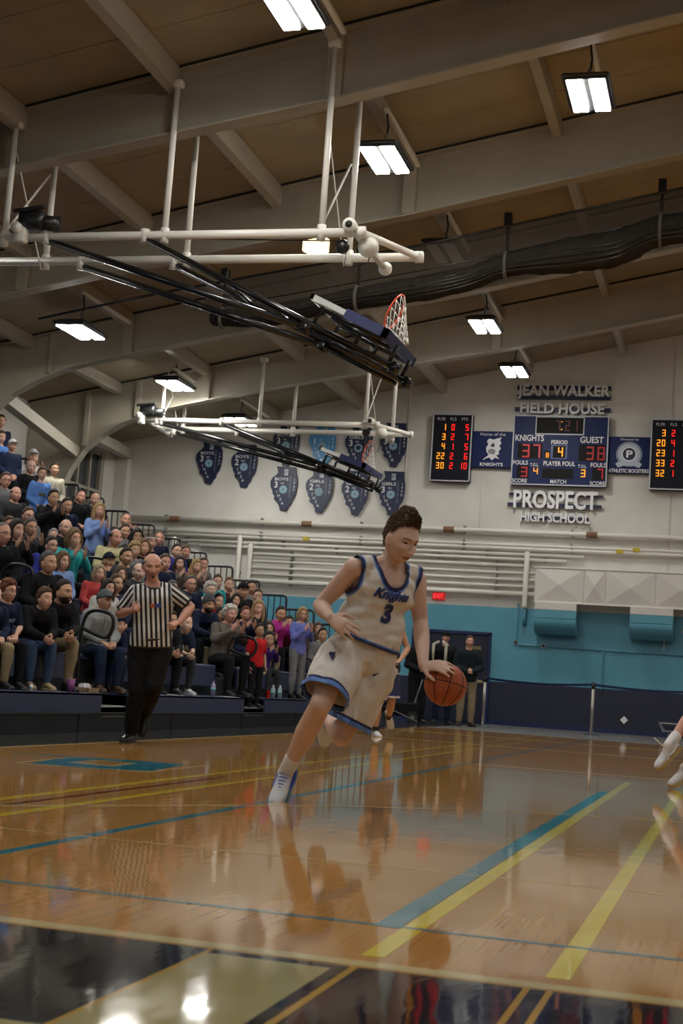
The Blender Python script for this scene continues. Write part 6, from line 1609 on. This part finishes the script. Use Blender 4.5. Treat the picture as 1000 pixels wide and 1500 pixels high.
    if outfit.get('bottom') == 'shorts':
        b = MB(); torso(b, J, outfit.get('sg', .014), outfit.get('sg', .014), -.3, .40, k=k); fr = outfit.get('fr', .80)
        for s in 'RL':
            h, kn = J['hip' + s], J['kn' + s]; b.tube([h, h.lerp(kn, .25), h.lerp(kn, .5), h.lerp(kn, .75), h.lerp(kn, 1.0)], [x * outfit.get('sw', 1) for x in (.108, .114, .116, .118, .122)], 20, flat=True)
        m2 = folded(remesh(b, max(.009, vox * 1.1), 6, .7), .023, 7.0, 5.0, (1.5, 1.5, .7)); v, tt = arrays(m2)
        dR, aR, lR = None, None, None
        def gh(p):
            d1, a1, l1 = seg_near(p, J['hipR'], J['knR']); d2, a2, l2 = seg_near(p, J['hipL'], J['knL'])
            return np.where(d1 < d2, l1 * fr - a1, l2 * fr - a2)
        c1, c2 = outfit['strim']
        nh = rp.cross(f).normalized(); gt = lambda p: (np.array(P_) - p) @ np.array(nh) + (S_ - P_).length * (outfit.get('hem', .08) + .05)
        j2 = piece('shorts', v, tt, [lambda p: gh(p) - .040, gt], outfit['scloth'], t, O)
        piece('sky_blue_hem', v, tt, [lambda p: gh(p), lambda p: .0265 - gh(p)], c2, j2, O, .004)
        piece('navy_hem', v, tt, [lambda p: gh(p) - .026, lambda p: .0405 - gh(p)], c1, j2, O, .0035)
        if outfit.get('tick'):
            bv2 = BVHTree.FromPolygons([tuple(q) for q in v], [tuple(map(int, q)) for q in tt])
            for o_, dr_, nm_, shp, mm in outfit['tick']:
                vv = []
                for x, y in shp:
                    o = o_ + camvec(1, 0, 0) * x - camvec(0, 1, 0) * y; hit = bv2.ray_cast(Vector(EYE), (o - Vector(EYE)).normalized()); vv.append(hit[0] - (o - Vector(EYE)).normalized() * .012 if hit[0] is not None else o)
                if any((vv[i] - vv[0]).length > .12 for i in range(len(vv))): continue
                n = len(vv); mkobj(nm_, rel(from_arrays(nm_, vv, [(0, i, i + 1) for i in range(1, n - 1)], smooth=False), O), mm, j2)
    elif outfit.get('bottom'):
        b = MB(); torso(b, J, .018, .02, -1, .16, k=k, belly=belly)
        for s in 'RL': leg(b, J, s, outfit.get('lg', .022), k, .96)
        mkobj('trousers', rel(folded(remesh(b, .010, 4), .009, 9.0, 4.0), O), outfit['bcloth'], t)
        if outfit.get('belt'):
            b = MB(); c = P_ + up * .075; b.tube([c + r * (.175 * math.cos(a)) + f * ((.128 + belly) * math.sin(a)) for a in np.linspace(0, 2 * PI, 28, endpoint=False)], .014, 8, closed=True); mkobj('belt', rel(b.mesh('belt'), O), M_BLACKP, t)
    return t

m_wj = mat('white_mesh_jersey', (.72, .68, .63), .7, bump=1.0, bscale=13, var=.05, vscale=6, spec=.3)
m_tnavy = mat('navy_trim_cloth', (.015, .02, .10), .6); m_tblue = mat('sky_trim_cloth', (.10, .22, .60), .6)
m_sockw = mat('white_sock', (.74, .72, .72), .8, bump=.5, bscale=120)
m_shw = mat('white_shoe_upper', (.62, .63, .66), .45, bump=.2, bscale=80); m_sole = mat('blue_clear_sole', (.06, .20, .32), .3); m_shb = mat('blue_shoe_stripe', (.04, .08, .42), .4)
m_soletan = mat('gum_sole', (.45, .36, .18), .5)

# ---------------------------------------------------------------- dribbling player
J = dict(hipR=P(507, 950, 8.10), hipL=P(554, 968, 8.20), shR=P(519, 833, 8.02), shL=P(608, 850, 8.22), elR=P(469, 887, 8.10), elL=P(616, 912, 8.20),
         wrR=P(483, 905, 7.90), wrL=P(622, 955, 8.06), knR=P(469, 1033, 7.86), anR=P(419, 1130, 8.12), knL=P(500, 1078, 8.14), anL=P(482, 1050, 8.53), head=P(588, 791, 8.05))
J['toeR'] = (P(401, 1168, 7.96) - J['anR']).normalized(); J['upR'] = camvec(-.1, -.55, -.7)
J['toeL'] = camvec(-.15, .9, .25); J['upL'] = camvec(.0, .25, -1)
J['bend'] = Vector((0, 0, 0))
ball_c = P(652, 1003, 7.93)
oL = camvec(-.40, -.82, -.42); dL = camvec(.79, .0, -.57); dL = (dL - oL * dL.dot(oL)).normalized(); J['wrL'] = ball_c + oL * .139 - dL * .085
tick = [(-.02, .0), (-.012, -.012), (.028, .010), (-.008, .0)]
player = figure('dribbling basketball player in the white Knights uniform with the number 3', (P(405, 1170, 8.19).x, P(405, 1170, 8.19).y, 0), J,
    {'R': (camvec(.72, .42, -.55), camvec(.25, .55, .8)), 'L': (dL, -oL)},
    {'R': (.22, .28, .34, .40), 'L': (.26, .27, .28, .30)}, ('m', camvec(.56, .30, -.80), camvec(.30, -.95, -.12), 'quiff', 'chestnut'), 'pale',
    dict(top='jersey', cloth=m_wj, trim=(m_tnavy, m_tblue), bottom='shorts', scloth=m_wj, strim=(m_tnavy, m_tblue), sock=m_sockw, sock_h=.15,
         shoe=(m_shw, m_sole, mat('blue_lace', (.12, .2, .6), .6), m_shb), shoe_l=.30, seed=3.0, hs=1.12, hem=.16, sg=.018, sw=1.14, hand=1.08, fr=.84,
         text=[dict(txt='Knights', size=.1, w=.232, t_=.80, x_=.005, m=m_tblue, off=.05, shear=.35, lift=.010, rot=.0, name='lettering_outline'), dict(txt='Knights', size=.1, w=.222, t_=.80, x_=.005, m=m_tnavy, off=.022, shear=.35, lift=.015),
               dict(txt='3', size=.118, t_=.585, x_=.0, m=m_tblue, off=.05, lift=.008, name='number_outline'), dict(txt='3', size=.108, t_=.585, x_=.0, m=m_tnavy, off=.04, lift=.012, name='number')],
         tick=[(P(550, 988, 8.0), None, 'swoosh_mark', tick, m_tnavy), (P(486, 962, 8.0), None, 'side_emblem', [(-.02, .022), (-.006, .03), (.014, .02), (.02, .03), (.016, .0), (.004, -.024), (-.002, .0)], m_tnavy)]),
    vox=.0065, hsub=7, k=1.07)
player.name = 'basketball_player'
# loose upswept strands over the cap of hair
Mh = frame(J['head'], camvec(.56, .30, -.80), camvec(.30, -.95, -.12)) @ Matrix.Diagonal((1.12, 1.12, 1.12, 1)); b = MB(); rs = random.Random(4); hv_, _ = hair_mesh('quiff', 6)
for i in rs.sample(range(len(hv_)), min(len(hv_), 2600)):
    q = Vector(hv_[i]); 
    if q.z < .045 + (.03 if q.y > .03 else 0) and not (q.y < .02 and q.z > -.02): continue
    nrm_ = Vector((q.x, q.y, q.z - .02)).normalized(); fr_ = max(0, (q.z - .05) / .07)
    dd = (nrm_ * .5 + Vector((.25, -.15 + 1.0 * (q.y > .03), .5 * fr_ - .45 * (1 - fr_))) + Vector([rs.uniform(-.16, .16) for _ in range(3)])).normalized(); l_ = .010 + .012 * fr_
    b.tube([q - nrm_ * .006, q + dd * l_ * .5, q + dd * l_ + nrm_ * -.004], [.0035, .0028, .0007], 4, cap=False)
me = b.mesh('hair_strands'); me.transform(Mh); so_ = mkobj('hair_strands', rel(me, player.location), m_hair('chestnut'), [c for c in player.children if c.name.startswith('hair')][0]); so_['kind'] = 'stuff'
# basketball
t = empty('basketball', ball_c, 0, 'orange basketball under the hand of the player in white', 'ball')
m_ball = mat('orange_pebbled_leather', (.42, .085, .028), .5, bump=.6, bscale=260, var=.08, vscale=5)
b = MB(); b.ell((0, 0, 0), .119, seg=40, rings=26); b.obj('cover', m_ball, t, smooth=True)
Rb = frame((0, 0, 0), camvec(.15, -.25, -1), camvec(.25, -1, .2)).to_3x3()
def seam(fn, nm='seam'):
    b = MB(); b.tube([Rb @ (Vector(fn(a)).normalized() * .1185) for a in np.linspace(0, 2 * PI, 60, endpoint=False)], .0028, 6, closed=True); b.obj(nm, M_BLKM, t, smooth=True)
seam(lambda a: (math.cos(a), math.sin(a), 0)); seam(lambda a: (0, math.cos(a), math.sin(a)))
for s in (-1, 1): seam(lambda a, s=s: (s * (.62 + .28 * math.cos(2 * a)), math.cos(a), math.sin(a)))
b = MB(); b.bbox((-.018, .117, .045), (.018, .121, .055), .001); b.v = [tuple(Rb @ Vector(q)) for q in b.v]; b.obj('printed_mark', mat('gold_print', (.5, .35, .15), .5), t)

# ---------------------------------------------------------------- referee
def stripe_mat():
    m = bpy.data.materials.new('striped_referee_cloth'); m.use_nodes = True; nt = m.node_tree; b = nt.nodes['Principled BSDF']
    uv = nt.nodes.new('ShaderNodeUVMap'); sp = nt.nodes.new('ShaderNodeSeparateXYZ'); nt.links.new(uv.outputs[0], sp.inputs[0])
    a = nt.nodes.new('ShaderNodeMath'); a.operation = 'DIVIDE'; a.inputs[1].default_value = .0445; nt.links.new(sp.outputs['X'], a.inputs[0])
    o = nt.nodes.new('ShaderNodeMath'); o.operation = 'ADD'; o.inputs[1].default_value = 20.25; nt.links.new(a.outputs[0], o.inputs[0])
    fr = nt.nodes.new('ShaderNodeMath'); fr.operation = 'FRACT'; nt.links.new(o.outputs[0], fr.inputs[0])
    g = nt.nodes.new('ShaderNodeMath'); g.operation = 'GREATER_THAN'; g.inputs[1].default_value = .5; nt.links.new(fr.outputs[0], g.inputs[0])
    x = nt.nodes.new('ShaderNodeMix'); x.data_type = 'RGBA'; x.inputs['A'].default_value = (.62, .60, .58, 1); x.inputs['B'].default_value = (.010, .010, .012, 1); nt.links.new(g.outputs[0], x.inputs['Factor'])
    nt.links.new(x.outputs['Result'], b.inputs['Base Color']); b.inputs['Roughness'].default_value = .8; return m
J = dict(hipR=P(206, 945, 13.42), hipL=P(235, 946, 13.45), shR=P(198, 868, 13.40), shL=P(249, 866, 13.44), elR=P(175, 899, 13.46), elL=P(279, 889, 13.50),
         wrR=P(192, 894, 13.26), wrL=P(263, 911, 13.32), knR=P(201, 1012, 13.34), anR=P(191, 1073, 13.44), knL=P(226, 1004, 13.30), anL=P(212, 1044, 13.62), head=P(223, 829, 13.36))
J['toeR'] = Vector((camvec(-.15, 0, -1).x, camvec(-.15, 0, -1).y, 0)).normalized(); J['toeL'] = camvec(-.1, .75, -.5); J['upL'] = camvec(0, -.4, -.9)
ref = figure('referee in a black and white striped shirt with a whistle in his mouth', (P(191, 1087, 13.42).x, P(191, 1087, 13.42).y, 0), J,
    {'R': (camvec(.45, -.35, -.7), camvec(.8, .2, .3)), 'L': (camvec(-.75, .25, -.6), camvec(-.1, .9, .3))}, {'R': (1.2, 1.25, 1.3, 1.3), 'L': (1.2, 1.25, 1.3, 1.3)},
    ('o', camvec(.22, .12, -.95), camvec(.06, -1, -.05), 'bald', 'greydark'), 'ruddy',
    dict(top='tee', cloth=stripe_mat(), stripes=1, trim=(M_BLKM,), g=.024, hem=-.02, bottom='trousers', bcloth=cloth('black_slacks', (.009, .009, .010)), belt=1, hs=(1.16, 1.10, .97), shoe=(mat('black_leather', (.01, .01, .01), .25), M_BLKM), lg=.024),
    vox=.009, hsub=6, belly=.03, k=1.07)
ref.name = 'referee'
rO = Vector(ref.location); hf = camvec(.22, .12, -.95); hu = camvec(.06, -1, -.05); hh = Vector(J['head'])
b = MB(); b.tube([hh + hf * .112 - hu * .072, hh + hf * .140 - hu * .075], .008, 8); b.ell(hh + hf * .142 - hu * .078, (.014, .014, .014)); b.v = [tuple(Vector(q) - rO) for q in b.v]; b.obj('whistle', M_BLKM, ref, smooth=True)
P_, S_, up_, rp_, rs_ = jt(J); f_t = up_.cross(rs_).normalized()
for nm, xo_, col, w_ in (('flag_patch', -.055, (.03, .05, .25), .028), ('orange_patch', -.005, (.55, .10, .03), .020)):
    b = MB(); c = S_ - up_ * .115 - rs_ * (-xo_ if False else .0) + f_t * .150 + camvec(1, 0, 0) * (-xo_ * 1.0); b.bbox((-w_, -.003, -.017), (w_, .003, .017), .002, M=frame(c - rO, f_t, up_)); b.obj(nm, mat(nm, col, .6), ref)

# ---------------------------------------------------------------- opponent in navy behind the player
m_nj = mat('navy_jersey', (.012, .016, .06), .6, bump=.3, bscale=14); m_whc = mat('white_trim_cloth', (.55, .53, .52), .6)
D = 19.9
J = dict(hipR=P(556, 990, D), hipL=P(574, 991, D), shR=P(553, 925, D - .05), shL=P(587, 926, D + .05), elR=P(545, 952, D + .1), elL=P(597, 950, D + .05), wrR=P(549, 966, D - .15), wrL=P(586, 967, D - .15),
         knR=P(553, 1032, D - .12), anR=P(550, 1071, D + .02), knL=P(573, 1028, D - .05), anL=P(569, 1050, D + .40), head=P(573, 899, D - .05))
J['toeR'] = Vector((camvec(.3, 0, -1).x, camvec(.3, 0, -1).y, 0)).normalized(); J['toeL'] = camvec(.2, .9, .2); J['upL'] = camvec(0, .2, -1)
opp = figure('opposing player in a navy uniform with white edging, half hidden behind the dribbling player', (P(550, 1082, D).x, P(550, 1082, D).y, 0), J,
    {'R': (camvec(.4, -.2, -.8), camvec(.6, .6, .2)), 'L': (camvec(-.7, .2, -.6), camvec(-.2, .8, .2))}, {'R': (1.0, 1.1, 1.1, 1.1), 'L': (1.0, 1.1, 1.1, 1.1)},
    ('m', camvec(.1, .1, -1), camvec(.05, -1, 0), 'short', 'dark'), 'tan',
    dict(top='jersey', cloth=m_nj, trim=(m_whc, m_nj), bottom='shorts', scloth=m_nj, strim=(mat('purple_trim', (.06, .04, .30), .6), m_whc), sock=M_BLKM, sock_h=.10, shoe=(m_shw, m_soletan), fr=.86), vox=.010, hsub=5)
opp.name = 'basketball_player'
# ---------------------------------------------------------------- player at the right edge: shoes and socks in view
D = 12.0
J = dict(anR=P(980, 1091, D), knR=P(1022, 1036, D + .25), hipR=P(1066, 985, D + .05), hipL=P(1092, 988, D), knL=P(1075, 1060, D - .15), anL=P(1004, 1124, D + .1), shR=P(1060, 900, D + .05), shL=P(1120, 905, D - .1),
         elR=P(1035, 935, D), elL=P(1140, 945, D), wrR=P(1010, 925, D - .15), wrL=P(1130, 975, D - .2), head=P(1078, 862, D - .1))
J['toeR'] = camvec(-.76, .66, -.25); J['upR'] = camvec(-.45, -.75, -.25); J['toeL'] = camvec(-.85, .35, -.45); J['upL'] = camvec(-.2, -.95, -.1)
edge = figure('running player cut off by the right edge, only white shoes and socks in view', (P(1010, 1150, D).x, P(1010, 1150, D).y, 0), J,
    {'R': (camvec(-.4, -.3, -.8), camvec(.3, .7, .2)), 'L': (camvec(0, .6, -.6), camvec(-.7, .3, .2))}, {'R': (.5, .5, .6, .6), 'L': (.5, .5, .6, .6)},
    ('m', camvec(-.8, .1, -.5), camvec(-.05, -1, 0), 'short', 'dark'), 'ruddy',
    dict(top='jersey', cloth=m_wj, trim=(m_tnavy, m_tblue), bottom='shorts', scloth=m_wj, strim=(m_tnavy, m_tblue), sock=m_sockw, sock_h=.15, shoe=(m_shw, m_soletan, m_sockw, m_shw), fr=.86), vox=.010, hsub=5)
edge.name = 'basketball_player'
eO = Vector(edge.location)
b = MB(); q = J['anR'] + camvec(-.5, .3, -.6) * .06
b.tube([q, q + camvec(-.7, -.5, -.2) * .06, q + camvec(-.75, -.65, 0) * .13], .006, 6); b.tube([q, q + camvec(.1, .9, -.3) * .10], .005, 6); b.v = [tuple(Vector(x) - eO) for x in b.v]; b.obj('loose_lace', m_sockw, edge, smooth=True)

# ---------------------------------------------------------------- three people by the doors
def stander(u, vh, vf, D, label, yawc, kind, hair, hairc, skin, outfit, arms, hands, curls=.5):
    F = P(u, vf, D); F.z = 0; Hh = P(u, vh, D); hz = Hh.z; s = hz / 1.66
    fw = Vector((camvec(*yawc).x, camvec(*yawc).y, 0)).normalized(); r = fw.cross(Vector((0, 0, 1))).normalized(); U = Vector((0, 0, 1))
    def q(x, y, z): return F + r * (x * s) + fw * (y * s) + U * (z * s)
    lean = outfit.get('leanx', 0)
    J = dict(hipR=q(.09, 0, .93), hipL=q(-.09, 0, .93), knR=q(.11, .03, .50), knL=q(-.11, .02, .50), anR=q(.12, 0, .09), anL=q(-.12, 0, .09), shR=q(.18 + lean, 0, 1.44), shL=q(-.18 + lean, 0, 1.44), head=q(0 + lean * 1.2, .05, 1.66))
    for k_, p_ in arms.items(): J[k_] = q(*p_)
    J['toeR'] = (fw + r * .25).normalized(); J['toeL'] = (fw - r * .25).normalized()
    h = {s_: (r * a[0] + fw * a[1] + U * a[2], r * c[0] + fw * c[1] + U * c[2]) for s_, (a, c) in hands.items()}
    return figure(label, F, J, h, {'R': (curls,) * 4, 'L': (curls,) * 4}, (kind, fw, U, hair, hairc), skin, outfit, vox=.013, hsub=5, k=s * .98, group='people waiting by the double doors')
down = dict(elR=(.25, 0, 1.14), elL=(-.25, 0, 1.14), wrR=(.25, .05, .88), wrL=(-.25, .05, .88)); dh = {'R': ((0, .1, -1), (-1, 0, 0)), 'L': ((0, .1, -1), (1, 0, 0))}
fold_ = dict(elR=(.25, .03, 1.15), elL=(-.25, .03, 1.15), wrR=(.06, .22, 1.06), wrL=(-.07, .22, 1.07)); fh = {'R': ((-1, .2, 0), (0, -1, 0)), 'L': ((1, .2, 0), (0, -1, 0))}
shB = (M_BLKM, M_BLKM)
D = 29.9
stander(607, 937, 1062, D, 'person dressed all in black, partly hidden behind the dribbling forearm', (.3, 0, -1), 'm', 'short', 'dark', 'tan', dict(top='jacket', cloth=cloth(*BK), g=.03, bottom='trousers', bcloth=cloth(*BK), shoe=shB), fold_, fh)
cap_t = stander(645, 933, 1060, D + .5, 'man in a black cap and dark jacket with a pale hood lining, in jeans', (.05, 0, -1), 'm', 'cap', 'dark', 'ruddy', dict(top='jacket', cloth=cloth(*BK), g=.04, bottom='trousers', bcloth=cloth(*DD), shoe=shB, hat=cloth('cap_black', (.008, .008, .01))), down, dh)
kh = stander(680, 939, 1062, D, 'man in khaki trousers and a dark jacket holding something at his waist', (.1, 0, -1), 'm', 'short', 'brown', 'ruddy', dict(top='jacket', cloth=cloth('slate', (.012, .018, .022)), g=.035, bottom='trousers', bcloth=cloth(*KH), shoe=(mat('brown_shoe2', (.05, .03, .02), .5), M_BLKM)), fold_, fh)
for tt_, (u, v) in ((cap_t, (645, 947)),):
    c = P(u, v, D + .5 - .1) - Vector(tt_.location); b = MB(); r = camvec(1, 0, 0)
    for s in (-1, 1): b.tube([c + r * (.05 * s) + Vector((0, 0, .10)), c + r * (.13 * s) + Vector((0, 0, .05)) - Vector((0, .06, 0)), c + r * (.14 * s) - Vector((0, .10, .28)), c + r * (.13 * s) - Vector((0, .10, .5))], [.03, .035, .03, .02], 10)
    b.obj('hood_lining', cloth(*CR), tt_, smooth=True)
# gear cart behind the opponent and frame at the right edge
t = empty('equipment_cart', (P(585, 1058, 29).x, P(585, 1058, 29).y, 0), .4, 'low black equipment cart with two wheels behind the opponent', 'cart')
for x in (-.25, .25):
    b = MB(); b.tube([(x, -.02, .12), (x, .02, .12)], .12, 20, flat=True); w_ = b.obj('wheel', M_BLKM, t, smooth=False); b = MB(); b.tube([(x, -.03, .12), (x, -.021, .12)], .05, 14, flat=True); b.obj('hub', M_GREY, w_)
b = MB(); b.bbox((-.4, .03, .14), (.4, .45, .42), .03); b.obj('bag', cloth(*BK), t)
b = MB(); b.tube([(.3, .4, .2), (.5, .42, .9)], .014, 8); b.tube([(-.3, .0, .3), (.35, -.02, .05)], .012, 8); b.obj('handle', M_GREY, t, smooth=True)
t = empty('wheeled_frame', (-1.55, 33.0, 0), 0, 'low grey tubular frame on castors at the right edge by the navy wall', 'cart')
b = MB(); b.tube([(0, 0, .33), (1.6, 0, .33)], .022, 8); b.tube([(0, 0, .33), (.13, -.1, .16), (.2, -.3, .16), (1.6, -.3, .16)], .022, 8); b.tube([(0, 0, .33), (.1, -.25, .16)], .022, 8); b.obj('tube_frame', M_GREY, t, smooth=True)
for x in (.25, 1.4): b = MB(); b.tube([(x, -.32, .06), (x, -.27, .06)], .06, 16, flat=True); b.tube([(x, -.295, .06), (x, -.295, .16)], .012, 6); b.obj('castor', M_GREY, t)
